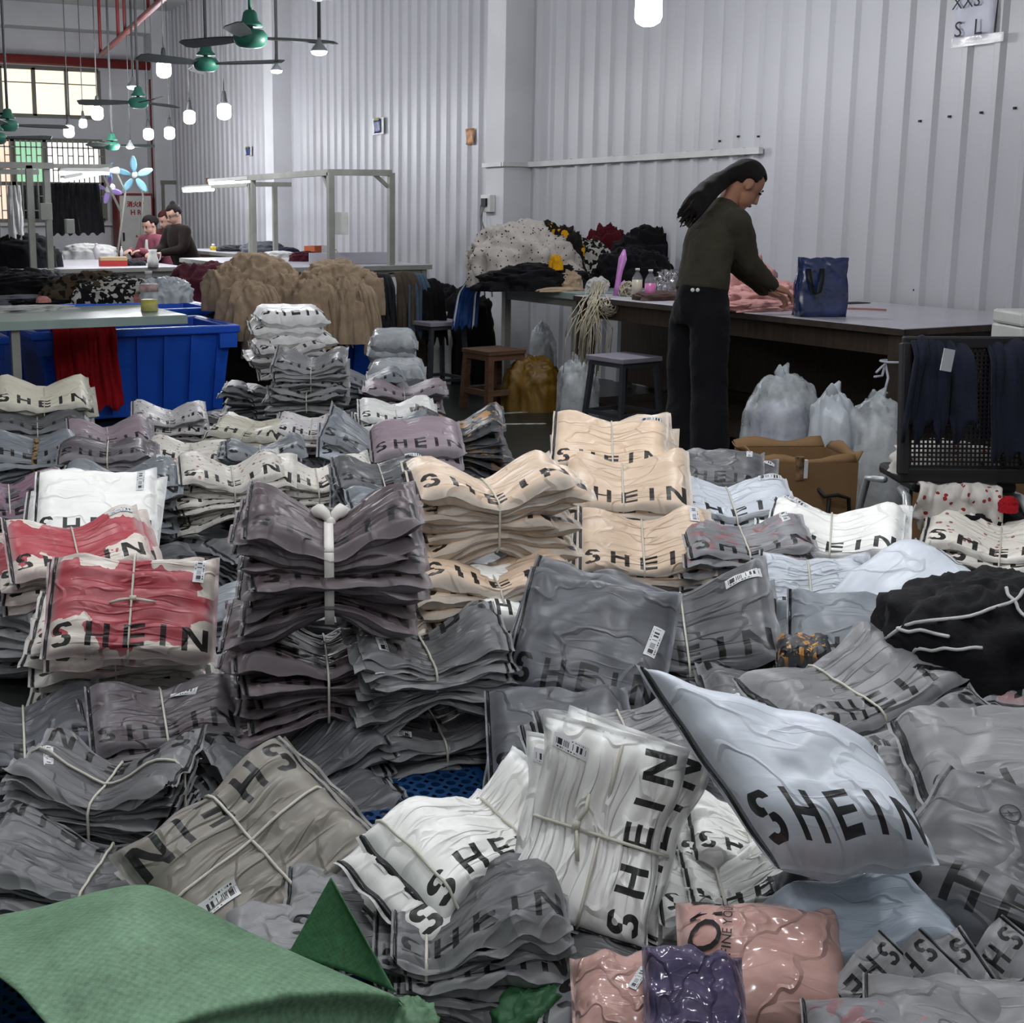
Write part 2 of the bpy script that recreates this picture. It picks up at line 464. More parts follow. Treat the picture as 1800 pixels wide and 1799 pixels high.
# ------------------------------------------------------------------ pendant bulbs
m_bulb = emit('bulb_light', '#f4f6ff', 1.0)
m_bulb.node_tree.nodes['Principled BSDF'].inputs['Emission Strength'].default_value = 6.0
m_bulb.cycles.emission_sampling = 'NONE'
def bulb_light(t, z, r, watts):
    l = bpy.data.lights.new('bulb_glow', 'POINT'); l.energy = watts; l.color = (0.95, 0.97, 1.0); l.shadow_soft_size = r
    o = bpy.data.objects.new('bulb_glow', l); COL.objects.link(o); o.parent = t; o.location = (0, 0, z)
m_cord = mat('lamp_cord', '#58585a', 0.6)
m_holder = mat('bulb_holder', '#4e4f50', 0.5)
m_reflector = mat('lamp_reflector', '#8d8f92', 0.4)
def pendant(p, label, style='bulb', s=1.0, lit=True, thick=0.006):
    t = thing('pendant_bulb' if style == 'bulb' else 'pendant_lamp', label, 'lamp', p, 0, 'pendant lamps hanging from the ceiling')
    if style == 'bulb':
        prof = [(0.02, 0.078), (0.05, 0.066), (0.066, 0.05), (0.068, -0.035), (0.058, -0.06), (0.03, -0.076), (0.0, -0.08)]
        MB().lathe([(r*s, z*s) for r, z in prof], 20).obj('bulb', m_bulb if lit else clear_film('dead_bulb_glass', '#ffffff', 0.3, 0.05), t, True)
        MB().lathe([(0.0, 0.19*s), (0.016*s, 0.19*s), (0.024*s, 0.15*s), (0.024*s, 0.13*s), (0.036*s, 0.09*s), (0.036*s, 0.07*s), (0.0, 0.07*s)], 14).obj('holder', m_holder, t, True)
        top = 0.18*s
        if lit: bulb_light(t, -0.01, 0.083*s, BULB_W * (1.9 if s > 1.1 else 1.0))
    else:
        MB().lathe([(r*s, z*s) for r, z in [(0.0, 0.15), (0.02, 0.15), (0.03, 0.10), (0.085, 0.03), (0.102, 0.0), (0.095, -0.004), (0.0, 0.0)]], 22).obj('reflector', m_reflector, t, True)
        MB().lathe([(r*s, z*s) for r, z in [(0.098, -0.002), (0.085, -0.03), (0.05, -0.045), (0.0, -0.05)]], 22).obj('bulb', m_bulb, t, True)
        top = 0.15*s
        bulb_light(t, -0.10, 0.04, BULB_W * 0.25)
    MB().tube([(0, 0, top - 0.01), (0, 0, CEIL - p[2] - 0.01)], thick, 6).obj('cord', m_cord, t, True)
    return t
for px, py, wpx, lab in (
    (1140, 18, 43, 'big bright bulb hanging near the top above the standing worker'),
    (288, 122, 26, 'bright bulb hanging just below the red pipe end'),
    (394, 196, 25, 'bright bulb nearest the corrugated wall among the back rows'),
    (333, 206, 21, 'bright bulb left of the one nearest the corrugated wall'),
    (298, 234, 19, 'bright bulb just right of the red upright pipe'),
    (261, 236, 18, 'bright bulb just left of the red upright pipe'),
    (171, 199, 21, 'bright bulb at the lower right corner of the cream window'),
    (121, 231, 19, 'bright bulb between the two far windows')):
    d = FPX * 0.136 / wpx if px != 1140 else 7.3
    pendant(atd(px, py, d), lab, 'bulb', 1.0 if px != 1140 else 1.15)
pendant(atd(146, 217, 16), 'unlit clear bulb hanging below the cream window', 'bulb', 0.8, False)
for px, py, wpx, lab in ((561, 90, 30, 'wide reflector lamp below the green fan blade tip by the wall'), (486, 124, 21, 'reflector lamp hidden partly by the dark fan blade'),
                         (234, 152, 22, 'reflector lamp glowing above the small teal fan'), (229, 258, 15, 'small reflector lamp beside the lowest distant fan')):
    pendant(atd(px, py, {561: 9.4, 486: 10.5, 234: 14.0, 229: 15.0}[px]), lab, 'reflector', wpx*{561: 9.4, 486: 10.5, 234: 14.0, 229: 15.0}[px]/FPX/0.2, True, 0.014 if px in (561, 486, 234) else 0.006)
# the same bulbs go on over the near part of the hall
for x, y in ((0.1, 2.7), (1.2, 1.7), (2.5, 2.5), (1.4, 3.5), (2.8, 1.2), (0.5, 0.4), (3.0, 3.7), (0.2, 4.4), (-1.6, 6.6)):
    pendant(np.array([x, y, 2.45]), 'bright bulb of the rows over the packed goods', 'bulb', 1.0)
# ================================================================== cloth, sacks and heaps
def fabric(name, color, rough=0.9, bump=0.25, bscale=90, var=0.18, stretch=None, color2=None, pat=None, pscale=10, sheen=0.04):
    if name in MATS: return MATS[name]
    m = mat(name, color, rough, 0, var, 12, bump, bscale, 0.2, stretch)
    nt = m.node_tree; b = nt.nodes['Principled BSDF']
    setin(b, 'Sheen Weight', sheen)
    if color2:
        base = b.inputs['Base Color'].links[0].from_socket
        tc = nt.nodes.new('ShaderNodeTexCoord')
        if pat == 'dots':
            t = nt.nodes.new('ShaderNodeTexVoronoi'); t.inputs['Scale'].default_value = pscale
            nt.links.new(tc.outputs['Object'], t.inputs['Vector']); f = X(nt, t.outputs['Distance']).lt(0.22)
        elif pat == 'zebra':
            t = nt.nodes.new('ShaderNodeTexNoise'); t.inputs['Scale'].default_value = pscale; t.inputs['Detail'].default_value = 1
            nt.links.new(tc.outputs['Object'], t.inputs['Vector']); f = X(nt, t.outputs[0]).gt(0.53)
        else:
            t = nt.nodes.new('ShaderNodeTexNoise'); t.inputs['Scale'].default_value = pscale; t.inputs['Detail'].default_value = 2
            nt.links.new(tc.outputs['Object'], t.inputs['Vector']); f = X(nt, t.outputs[0]).gt(0.58)
        mx = nt.nodes.new('ShaderNodeMix'); mx.data_type = 'RGBA'
        nt.links.new(f.s, mx.inputs[0]); nt.links.new(base, mx.inputs[6]); mx.inputs[7].default_value = (*lin(color2), 1)
        nt.links.new(mx.outputs[2], b.inputs['Base Color'])
    return m
def heap_mesh(rx, ry, rz, seed, nu=56, nv=26, amp=0.22, freq=2.2, ridge=True, flat=0.55, vert=0.0):
    th = np.linspace(0, 2 * math.pi, nu + 1)[:-1]
    ph = np.linspace(0.0, 1.0, nv + 1)
    T, Pp = np.meshgrid(th, ph, indexing='ij')
    el = (1 - Pp) * math.pi / 2                       # ph 0 at the top, 1 at the rim
    dirs = np.stack([np.cos(T) * np.sin(math.pi/2 - el), np.sin(T) * np.sin(math.pi/2 - el), np.sin(el)], -1)
    r = 1 + amp * fbm(dirs * freq + seed * 1.7, seed, 3, ridge) + amp * 0.7 * fbm(dirs * freq * 0.6 + seed, seed + 5, 2)
    r = r + amp * 0.45 * fbm(dirs * freq * 2.3 + seed * 0.9, seed + 9, 2, True)
    if vert:
        vd = np.stack([dirs[..., 0] * 5.5, dirs[..., 1] * 5.5, dirs[..., 2] * 1.1], -1)
        r = r + vert * fbm(vd + seed, seed + 21, 2, True) * (0.3 + 0.7 * Pp)
    V = dirs * r[..., None]
    V[..., 2] = np.maximum(V[..., 2], 0) ** flat
    V = V * np.array([rx, ry, rz])
    V[:, -1, 2] = 0
    a = nu; b = nv + 1
    i, j = np.meshgrid(np.arange(a), np.arange(b - 1), indexing='ij')
    i2 = (i + 1) % a
    F = np.stack([i*b+j, i*b+j+1, i2*b+j+1, i2*b+j], -1).reshape(-1, 4)
    return fast_mesh('cloth', V.reshape(-1, 3), F)
def heap(name, label, cat, p, size, m, seed, rz=0.0, group=None, **kw):
    me = heap_mesh(*size, seed, **kw)
    o = link(name, me, m)
    o.location = tuple(map(float, p)); o.rotation_euler = (0, 0, rz)
    return tag(o, label, cat, group)
def drape(name, label, cat, path, widthv, m, folds=6, amp=0.03, seed=1, nu=40, thick=0.012, parent=None, spread=0.3, ragged=0.02):
    """a cloth following a line of points (top to bottom), pleated across the width vector"""
    P = np.array(path, float); W = np.array(widthv, float)
    seg = np.r_[0, np.cumsum(np.linalg.norm(np.diff(P, axis=0), axis=1))]; tt = np.linspace(0, seg[-1], 34)
    C_ = np.stack([np.interp(tt, seg, P[:, k]) for k in range(3)], -1)
    for _ in range(3): C_[1:-1] = (C_[:-2] + 2 * C_[1:-1] + C_[2:]) / 4
    Tn = np.gradient(C_, axis=0); Tn /= np.linalg.norm(Tn, axis=1)[:, None]
    wn = W / np.linalg.norm(W)
    Nn = np.cross(wn, Tn); Nn /= np.linalg.norm(Nn, axis=1)[:, None] + 1e-9
    s = np.linspace(-0.5, 0.5, nu)
    rr = random.Random(seed); ph = [rr.uniform(0, 6.28) for _ in range(6)]
    G = np.zeros((34, nu, 3))
    for i in range(34):
        k = i / 33
        f = amp * 1.5 * (0.45 + 0.8 * k) * (fbm(np.stack([s * folds * 1.9 + ph[0], np.full(nu, k * 1.6 + ph[1]), np.full(nu, seed * 1.3)], -1), seed, 2, True) + 0.5 * fbm(np.stack([s * folds * 4 + ph[2], np.full(nu, k * 2.5), np.full(nu, 2.0)], -1), seed + 3, 2))
        G[i] = C_[i] + (s * (1 + spread * k))[:, None] * W + f[:, None] * Nn[i]
        if i == 33: G[i] += (ragged * np.sin(s * 23 + ph[3]))[:, None] * Tn[i]
    o0 = G.reshape(-1, 3).mean(0)
    me = fast_mesh('cloth', G.reshape(-1, 3) - (0 if parent else o0), grid_faces(34, nu))
    o = link(name, me, m, parent)
    if not parent: o.location = tuple(o0); tag(o, label, cat)
    sm = o.modifiers.new('thick', 'SOLIDIFY'); sm.thickness = thick; sm.offset = 0
    return o
# ================================================================== furniture and gear
m_tub = mat('blue_tub_plastic', '#1b58cc', 0.36, 0, 0.10, 4, 0.05, 30, 0.5)
m_top = mat('lilac_white_laminate', '#b6b4bd', 0.25, 0, 0.06, 3, 0, 40, 0.5)
m_topg = mat('pale_green_laminate', '#8fa09a', 0.3, 0, 0.12, 5, 0, 40, 0.5)
m_wood = mat('dark_stained_wood', '#3d3229', 0.6, 0, 0.3, 6, 0.2, 30, 0.3, (8, 8, 1))
m_edge = mat('worn_table_edge', '#3a3129', 0.6, 0, 0.4, 15)
m_plank = mat('brown_wood', '#5a4232', 0.6, 0, 0.3, 6, 0.2, 30, 0.3, (1, 8, 8))
m_card = mat('brown_cardboard', '#86694a', 0.85, 0, 0.14, 4, 0.12, 40, 0.15)

def tub(label, x0, x1, y0, y1, h, ribs=7):
    t = thing('storage_tub', label, 'tub', ((x0 + x1)/2, (y0 + y1)/2, 0), 0, 'blue plastic storage tubs')
    a, b = (x1 - x0)/2, (y1 - y0)/2
    tp = 0.90
    mb = MB()
    th = 0.02
    def ring(s, z, ins=0.0): return [(-a*s + ins, -b*s + ins, z), (a*s - ins, -b*s + ins, z), (a*s - ins, b*s - ins, z), (-a*s + ins, b*s - ins, z)]
    R = [ring(tp, 0.02), ring(tp + (1 - tp)*0.55, h*0.6), ring(tp + (1 - tp)*0.58, h*0.615), ring(1, h), ring(1, h, th), ring(tp, 0.05, th)]
    vs = sum(R, []); fs = [(3, 2, 1, 0)]
    for k in range(5):
        for j in range(4):
            j2 = (j + 1) % 4; fs.append((k*4+j, k*4+j2, k*4+4+j2, k*4+4+j))
    fs.append((20, 21, 22, 23))
    mb.add(vs, fs)
    bevel(mb.obj('body', m_tub, t), 0.012, 3)
    rim = MB(); w = 0.045
    for lo, hi in (((-a - w, -b - w), (a + w, -b + 0.01)), ((-a - w, b - 0.01), (a + w, b + w)), ((-a - w, -b + 0.01), (-a + 0.01, b - 0.01)), ((a - 0.01, -b + 0.01), (a + w, b - 0.01))):
        rim.box((lo[0], lo[1], h - 0.045), (hi[0], hi[1], h + 0.008))
    bevel(rim.obj('rim', m_tub, t), 0.01, 2)
    for k in range(ribs):
        x = -a*0.86 + 1.72*a*k/(ribs - 1)
        MB().bar((x*0.93, -b*0.915 - 0.012, 0.05), (x, -b*0.985 - 0.012, h - 0.05), 0.03, 0.022, (0, 1, 0)).obj('rib', m_tub, t)
    for sx in (-1, 1): MB().box((sx*a*0.93 - 0.06, -b - 0.06, h - 0.14), (sx*a*0.93 + 0.06, -b + 0.0, h - 0.045)).obj('corner_lug', m_tub, t)
    for sx in (-1, 1):
        for sy in (-1, 1): MB().lathe([(0, 0.0), (0.03, 0.0), (0.03, 0.03), (0, 0.03)], 10, (sx*a*0.7, sy*b*0.7, 0)).obj('foot', m_black, t)
    return t
tub('large blue tub in front with the red cloth over its rim', 1.52, 2.80, 8.1, 8.9, 0.60)
tub('blue tub directly behind the one with the red cloth', 1.5, 3.05, 9.15, 9.95, 0.64)
tub('blue tub under the bottle table at the left edge', -0.2, 1.3, 8.15, 8.95, 0.58)
tub('small blue tub farther back beyond the bottle table', 2.75, 3.35, 11.0, 11.6, 0.62, 4)
tub('blue tub heaped with beige jumpers by the back table', 3.35, 4.35, 8.85, 9.6, 0.50, 5)

def table(label, x0, x1, y0, y1, h, mt, me_, ml, th=0.035, legw=0.05, legs=None, apron=0.0, name='work_table'):
    t = thing(name, label, 'table', ((x0 + x1)/2, (y0 + y1)/2, 0))
    a, b = (x1 - x0)/2, (y1 - y0)/2
    bevel(MB().box((-a, -b, h - th), (a, b, h)).obj('tabletop', mt, t), 0.003)
    e = MB()
    e.box((-a - 0.006, -b - 0.006, h - th - 0.004), (-a + 0.004, b + 0.006, h - 0.004)); e.box((-a, -b - 0.006, h - th - 0.004), (a, -b + 0.004, h - 0.004))
    e.obj('edge_band', me_, t)
    if apron:
        for lo, hi in (((-a + 0.05, -b + 0.05), (-a + 0.08, b - 0.05)), ((a - 0.08, -b + 0.05), (a - 0.05, b - 0.05)), ((-a + 0.08, -b + 0.05), (a - 0.08, -b + 0.08)), ((-a + 0.08, b - 0.08), (a - 0.08, b - 0.05))):
            MB().box((lo[0], lo[1], h - th - apron), (hi[0], hi[1], h - th)).obj('apron', ml, t)
    for lx, ly in legs or ((-a + 0.06, -b + 0.06), (a - 0.06, -b + 0.06), (-a + 0.06, b - 0.06), (a - 0.06, b - 0.06)):
        MB().box((lx - legw/2, ly - legw/2, 0), (lx + legw/2, ly + legw/2, h - th)).obj('leg', ml, t)
    return t
TA = 0.81
t = table('long lilac-topped packing table where the worker stands', 4.80, 6.08, 4.28, 7.0, TA, m_top, m_edge, m_wood, 0.03, 0.085, None, 0.11)
MB().box((-0.60, -1.30, 0.10), (0.60, 1.30, 0.125)).obj('lower_shelf', m_wood, t)
MB().box((0.56, -1.28, 0.13), (0.58, 1.28, TA - 0.15)).obj('shade_panel', m_wood, t)  # dark board added so the space under the table reads dark against the wall
# white tie round the front leg
tl = MB().tube([(-0.64 + 0.05*math.cos(q), -1.30 + 0.05*math.sin(q), TA - 0.16) for q in np.linspace(0, 6.0, 14)], 0.006, 6)
tl.obj('tie_cord', mat('white_cord', '#b9bdc6', 0.7), t, True)
for pts in ([(0, 0, 0), (-0.06, -0.03, -0.01), (-0.10, -0.04, -0.03)], [(0, 0, 0), (-0.05, -0.03, -0.05), (-0.11, -0.04, -0.05)], [(0, 0, 0), (-0.02, -0.04, -0.06), (-0.05, -0.05, -0.13), (-0.03, -0.05, -0.13)]):
    MB().tube([(-0.69 + p[0], -1.31 + p[1], TA - 0.17 + p[2]) for p in pts], 0.006, 6).obj('tie_cord', MATS['white_cord'], t, True)
t = table('pale green sorting table heaped with clothes along the wall', 4.84, 6.08, 7.05, 8.08, TA + 0.01, m_topg, m_topg, m_steel, 0.04, 0.05, None, 0.06)
MB().box((0.5, -0.48, 0.05), (0.52, 0.48, TA - 0.1)).obj('shade_panel', m_wood, t)  # another added dark board, hides the lit wall under this table
table('worktable in front holding the bottle of yellow liquid', -1.6, 2.13, 6.92, 7.85, 0.78, m_topg, m_topg, m_steel, 0.045, 0.045, ((0.925, -0.40), (-1.7, -0.40), (0.5, 0.38), (-1.7, 0.38)))
def bench(label, x0, x1, y0, y1, h): return table(label, x0, x1, y0, y1, h, m_top, m_steel, m_steel, 0.04, 0.05, None, 0.07, 'sewing_table')
bench('far sewing table in front of the seated women', 2.66, 3.98, 12.9, 17.2, 0.79)
bench('far sewing table at the left edge under the light frame', 0.6, 2.62, 12.95, 17.2, 0.79)
bench('sewing table with the orange box near the corrugated wall', 4.0, 5.6, 10.5, 13.2, 0.87)
bench('farthest sewing table by the corrugated wall', 5.0, 5.85, 13.5, 16.5, 0.87)

# ---- light frames over the sewing tables
m_tube = emit('fluorescent_tube', '#f2f6ff', 5.0)
m_tube.cycles.emission_sampling = 'NONE'
def gantry(label, posts, beams, tubes, zb):
    o = np.array([posts[0][0], posts[0][1], 0.0])
    t = thing('light_frame', label, 'light frame', o)
    for x, y, z0, z1, w in posts: MB().box((x - w/2 - o[0], y - w/2 - o[1], z0), (x + w/2 - o[0], y + w/2 - o[1], z1)).obj('post', m_steel, t)
    for a, b, w in beams: MB().bar(np.array(a) - o, np.array(b) - o, w).obj('beam', m_steel, t)
    for a, b in tubes:
        a, b = np.array(a) - o, np.array(b) - o
        MB().bar(a + [0, 0, 0.03], b + [0, 0, 0.03], 0.06, 0.035).obj('tube_housing', m_white_pl, t)
        MB().tube([a, b], 0.018, 10).obj('tube', m_tube, t, True)
        l = bpy.data.lights.new('tube_glow', 'AREA'); l.shape = 'RECTANGLE'; l.size = float(np.linalg.norm(b - a)); l.size_y = 0.04; l.energy = TUBE_W; l.color = (0.93, 0.96, 1)
        lo = bpy.data.objects.new('tube_glow', l); COL.objects.link(lo); lo.parent = t; lo.location = tuple((a + b)/2 - np.array([0, 0, 0.03]))
        lo.rotation_euler = (0, 0, math.atan2(b[1] - a[1], b[0] - a[0]))
    return t
zt = 1.70
gantry('square light frame over the table with the orange box', [(5.2, 10.55, 0.87, zt, 0.055), (4.62, 10.6, 0.87, zt, 0.055), (4.62, 12.6, 0.87, zt, 0.045)],
       [((5.2, 10.55, zt), (4.62, 10.6, zt), 0.055), ((4.62, 10.6, zt), (4.62, 13.1, zt), 0.055), ((5.05, 10.57, zt - 0.02), (5.2, 10.57, zt - 0.14), 0.03), ((4.62, 10.75, zt - 0.02), (4.62, 10.62, zt - 0.16), 0.03)],
       [((4.62, 12.7, zt - 0.03), (4.62, 14.0, zt - 0.03)), ], zt)
gantry('light frame over the farthest sewing table', [(5.02, 13.8, 0.87, 1.66, 0.05), (5.3, 13.75, 0.87, 1.66, 0.05)], [((5.5, 13.75, 1.66), (5.0, 13.8, 1.66), 0.05), ((5.02, 13.8, 1.66), (5.02, 16.2, 1.66), 0.05)], [((5.02, 15.1, 1.62), (5.02, 16.3, 1.62))], 1.66)
gl = gantry('long light frame over the left sewing tables with many posts', [(2.42, 12.95, 0.79, 1.80, 0.06), (2.60, 13.0, 0.79, 1.80, 0.06), (2.2, 13.6, 0.79, 1.80, 0.05), (1.95, 13.7, 0.79, 1.80, 0.05), (2.05, 13.2, 0.79, 1.78, 0.05), (1.75, 13.4, 0.79, 1.78, 0.05), (1.6, 12.95, 0.79, 1.8, 0.05)],
       [((0.8, 12.95, 1.80), (2.66, 12.95, 1.80), 0.06), ((0.8, 13.7, 1.76), (2.66, 13.7, 1.76), 0.05), ((2.6, 12.97, 1.8), (3.35, 13.4, 1.82), 0.04), ((2.2, 12.95, 1.8), (2.2, 13.7, 1.77), 0.04)],
       [((2.75, 13.1, 1.74), (3.25, 13.1, 1.74)), ((2.75, 12.98, 1.66), (3.28, 13.3, 1.76))], 1.8)
for px, py, w, h in ((80, 372, 18, 26), (122, 398, 13, 22)):
    p = atY(px, py, 12.9) - np.array([2.42, 12.95, 0]); k = 12.9/FPX*0.55
    bevel(MB().box((p[0] - w*k, p[1] - 0.05, p[2] - h*k), (p[0] + w*k, p[1] + 0.03, p[2] + h*k)).obj('switch_box', m_steel, gl))
# pipe clamp lamps on the right frame
bevel(MB().box((4.66 - 5.2, 10.62 - 10.55, 1.15), (4.80 - 5.2, 10.74 - 10.55, 1.35)).obj('switch_box', m_white_pl, [o for o in COL.objects if o.get('label', '').startswith('square light frame')][0]))

# ---- stools
def stool(label, x, y, rz, h, s, seat, legm, top=0.03, name='metal_stool', splay=0.035):
    t = thing(name, label, 'stool', (x, y, 0), rz)
    bevel(MB().box((-s/2, -s/2, h - top), (s/2, s/2, h)).obj('seat', seat, t), 0.004)
    q = s/2 - 0.03
    w = 0.028 if name == 'metal_stool' else 0.045
    for sx in (-1, 1):
        for sy in (-1, 1):
            MB().bar((sx*(q + splay), sy*(q + splay), 0), (sx*q, sy*q, h - top), w).obj('leg', legm, t)
    zs = 0.13; e = q + splay*(1 - zs/h)
    for a, b in (((-e, -e), (e, -e)), ((e, -e), (e, e)), ((e, e), (-e, e)), ((-e, e), (-e, -e))):
        MB().bar((*a, zs), (*b, zs), w*0.8).obj('stretcher', legm, t)
    f = MB()
    for a, b in (((-q, -q), (q, -q)), ((q, -q), (q, q)), ((q, q), (-q, q)), ((-q, q), (-q, -q))): f.bar((*a, h - top - 0.014), (*b, h - top - 0.014), w)
    f.obj('seat_frame', legm, t)
    return t
m_seat = mat('lilac_grey_seat_board', '#8f8a96', 0.45)
m_slate = mat('dark_grey_stool_frame', '#43454a', 0.5, 0.2)
p = atz(1097, 625, 0.48); stool('metal stool with lilac seat in front beside the string hanks', p[0], p[1], 0.12, 0.48, 0.33, m_seat, m_slate)
stool('metal stool farther back beside the blue track jacket', 4.46, 8.28, 0.1, 0.56, 0.34, m_seat, m_slate)
p = atz(868, 618, 0.40); stool('brown wooden stool beside the mustard sack', p[0], p[1], 0.1, 0.42, 0.32, m_plank, m_plank, 0.03, 'wooden_stool', 0.02)

# ---- chair at the right edge
def mesh_chair():
    c0 = atd(1708, 815, 4.15)
    t = thing('mesh_chair', 'black mesh-back chair with chrome legs and clothes thrown over it', 'chair', (c0[0], c0[1], 0), -YAW - 0.04)
    zb, zt_ = 0.50, 0.93
    w = 0.23
    fr = MB()
    fr.bar((-w, 0, zb), (w, 0, zb), 0.035, 0.05); fr.bar((-w, 0.06, zt_), (w, 0.06, zt_), 0.03, 0.04)
    fr.bar((-w + 0.01, 0, zb), (-w + 0.01, 0.06, zt_), 0.045, 0.03); fr.bar((w - 0.01, 0, zb), (w - 0.01, 0.06, zt_), 0.045, 0.03)
    bevel(fr.obj('back_frame', m_black, t), 0.006)
    ms = MB(); n = 30
    for k in range(1, n):
        x = -w + 0.02 + (2*w - 0.04)*k/n
        ms.bar((x, 0.002, zb), (x, 0.062, zt_), 0.006, 0.003, (0, 1, 0))
        z = zb + (zt_ - zb)*k/n
        ms.bar((-w, 0.06*k/n, z), (w, 0.06*k/n, z), 0.003, 0.006)
    ms.obj('mesh_back', m_black, t)
    bevel(MB().box((-0.17, 0.03, 0.43), (0.17, 0.38, 0.47)).obj('seat', m_black, t), 0.015)
    for sx in (-1, 1):
        x = sx*0.19
        pts = [(x*1.12, -0.10, 0.0), (x*1.10, -0.05, 0.22), (x*1.06, -0.02, 0.36), (x*0.98, 0.04, 0.415), (x*0.9, 0.14, 0.42)]
        MB().tube(pts, 0.0145, 10).obj('leg', m_chrome, t, True)
        MB().tube([(x*1.12, 0.50, 0.0), (x*1.08, 0.47, 0.22), (x, 0.42, 0.40), (x*0.9, 0.3, 0.42)], 0.0125, 10).obj('leg', m_chrome, t, True)
    return t, c0
ch, c0 = mesh_chair()
Rz = Matrix.Rotation(-YAW - 0.04, 4, 'Z'); 
def chl(x, y, z): v = Rz @ Vector((x, y, 0)); return (c0[0] + v[0], c0[1] + v[1], z)
m_navy = fabric('navy_sweatshirt_fleece', '#171b29', 0.95, 0.3, 120)
cwv = np.array(chl(0.17, 0, 0)) - np.array(chl(0, 0, 0))
drape('navy_sweatshirt', 'navy sweatshirt hung over the chair back with a white tag', 'sweatshirt', [chl(-0.12, 0.16, 0.70), chl(-0.12, 0.10, 0.92), chl(-0.12, 0.05, 0.965), chl(-0.12, -0.03, 0.90), chl(-0.13, -0.06, 0.66)], cwv*0.75, m_navy, 2.2, 0.03, 4, spread=0.75, ragged=0.05)
drape('navy_trousers', 'navy trousers hung over the chair back at the right edge', 'trousers', [chl(0.12, 0.16, 0.60), chl(0.12, 0.10, 0.92), chl(0.12, 0.05, 0.965), chl(0.12, -0.03, 0.90), chl(0.13, -0.06, 0.57)], cwv*0.85, m_navy, 1.6, 0.026, 9, spread=0.25)
pt = np.array(chl(-0.13, -0.055, 0.885)); o = MB().bar(pt - [0, 0, 0.035], pt + [0.012, 0, 0.035], 0.05, 0.003, (0, 1, 0)).obj('garment_tag', mat('white_satin_tag', '#b9bbc0', 0.4)); tag(o, 'white paper tag pinned on the navy sweatshirt', 'tag')
m_heart = fabric('heart_dotted_cotton', '#c9c4bd', 0.9, 0.2, 80, 0.1, None, '#8d2c2e', 'dots', 30)
heap('dotted_shirt', 'white heart-dotted shirt lying on the mesh chair seat', 'shirt', chl(0.0, 0.2, 0.468), (0.17, 0.15, 0.10), m_heart, 5)
drape('dotted_shirt', 'white heart-dotted shirt hanging below the mesh chair seat', 'shirt', [chl(-0.04, 0.02, 0.475), chl(-0.05, -0.055, 0.47), chl(-0.06, -0.075, 0.44), chl(-0.06, -0.07, 0.36)], cwv*1.5, m_heart, 3, 0.014, 3, spread=0.1, ragged=0.04)
heap('red_rose_trim', 'small red fabric rose hanging at the chair seat edge', 'trim', chl(0.09, -0.09, 0.40), (0.03, 0.025, 0.045), fabric('red_knit', '#a31622', 0.9, 0.4, 60), 8, freq=4)
heap('black_shirt', 'black shirt slumped under the mesh chair seat', 'shirt', chl(0.05, 0.05, 0.30), (0.18, 0.12, 0.10), fabric('black_jersey', '#0e0e11', 0.9, 0.3, 90), 3)
# ================================================================== fans
m_teal = mat('teal_fan_paint', '#2b6a56', 0.5, 0.0)
m_blade = mat('dark_fan_blade', '#2e3532', 0.5, 0.1, 0.3, 20)
def ceiling_fan(label, p, angles, blade=0.72, s=1.0, tilt=0.30):
    t = thing('ceiling_fan', label, 'fan', p, 0, 'teal ceiling fans')
    p = np.array(p)
    MB().lathe([(0.0, -0.07*s), (0.07*s, -0.065*s), (0.10*s, -0.045*s), (0.115*s, -0.01*s), (0.115*s, 0.015*s), (0.09*s, 0.045*s), (0.04*s, 0.055*s), (0, 0.055*s)], 22).obj('motor', m_teal, t, True)
    MB().lathe([(0.0, 0.07*s), (0.085*s, 0.07*s), (0.08*s, 0.085*s), (0.055*s, 0.11*s), (0.045*s, 0.16*s), (0.03*s, 0.175*s), (0, 0.175*s)], 18).obj('canopy', m_teal, t, True)
    MB().tube([(0, 0, 0.05*s), (0, 0, 0.1*s)], 0.02*s, 8).obj('neck', m_blade, t, True)
    MB().tube([(0, 0, 0.16*s), (0, 0, CEIL - p[2] - 0.01)], 0.014, 8).obj('rod', m_teal if s > 1 else m_cord, t, True)
    for a in angles:
        a = math.radians(a)
        dv = RT * math.cos(a) + np.array([FW[0], FW[1], 0]) / math.hypot(FW[0], FW[1]) * math.sin(a)
        ang = math.atan2(dv[1], dv[0])
        mb = MB()
        Mx = Matrix.Rotation(ang, 4, 'Z') @ Matrix.Rotation(tilt, 4, 'X')
        prof = [(0.10, 0.035), (0.2, 0.05), (0.3, 0.062), (blade - 0.06, 0.07), (blade, 0.045)]
        vs = []
        for z in (-0.004, 0.004):
            for r, w in prof: vs += [tuple(Mx @ Vector((r, -w, z))), tuple(Mx @ Vector((r, w, z)))]
        n = len(prof); fs = []
        for k in range(n - 1):
            fs.append((2*k, 2*k+1, 2*k+3, 2*k+2)); o_ = 2*n; fs.append((o_+2*k, o_+2*k+2, o_+2*k+3, o_+2*k+1))
            fs.append((2*k, 2*k+2, o_+2*k+2, o_+2*k)); fs.append((2*k+1, o_+2*k+1, o_+2*k+3, 2*k+3))
        fs.append((2*n-2, 2*n-1, 4*n-1, 4*n-2)); fs.append((0, 2*n, 2*n+1, 1))
        mb.add(vs, fs).obj('blade', m_blade, t)
    return t
ceiling_fan('large teal ceiling fan nearest the corrugated wall with one blade towards it', atd(440, 66, 9.3), (25, 145, 265), 0.68, 1.1)
ceiling_fan('dark teal ceiling fan left of the large one', atd(362, 112, 10.6), (-14, 106, 226), 0.68, 0.95)
ceiling_fan('small teal ceiling fan before the red upright pipe', atd(243, 180, 13.0), (180, 60, -60), 0.62, 0.9)
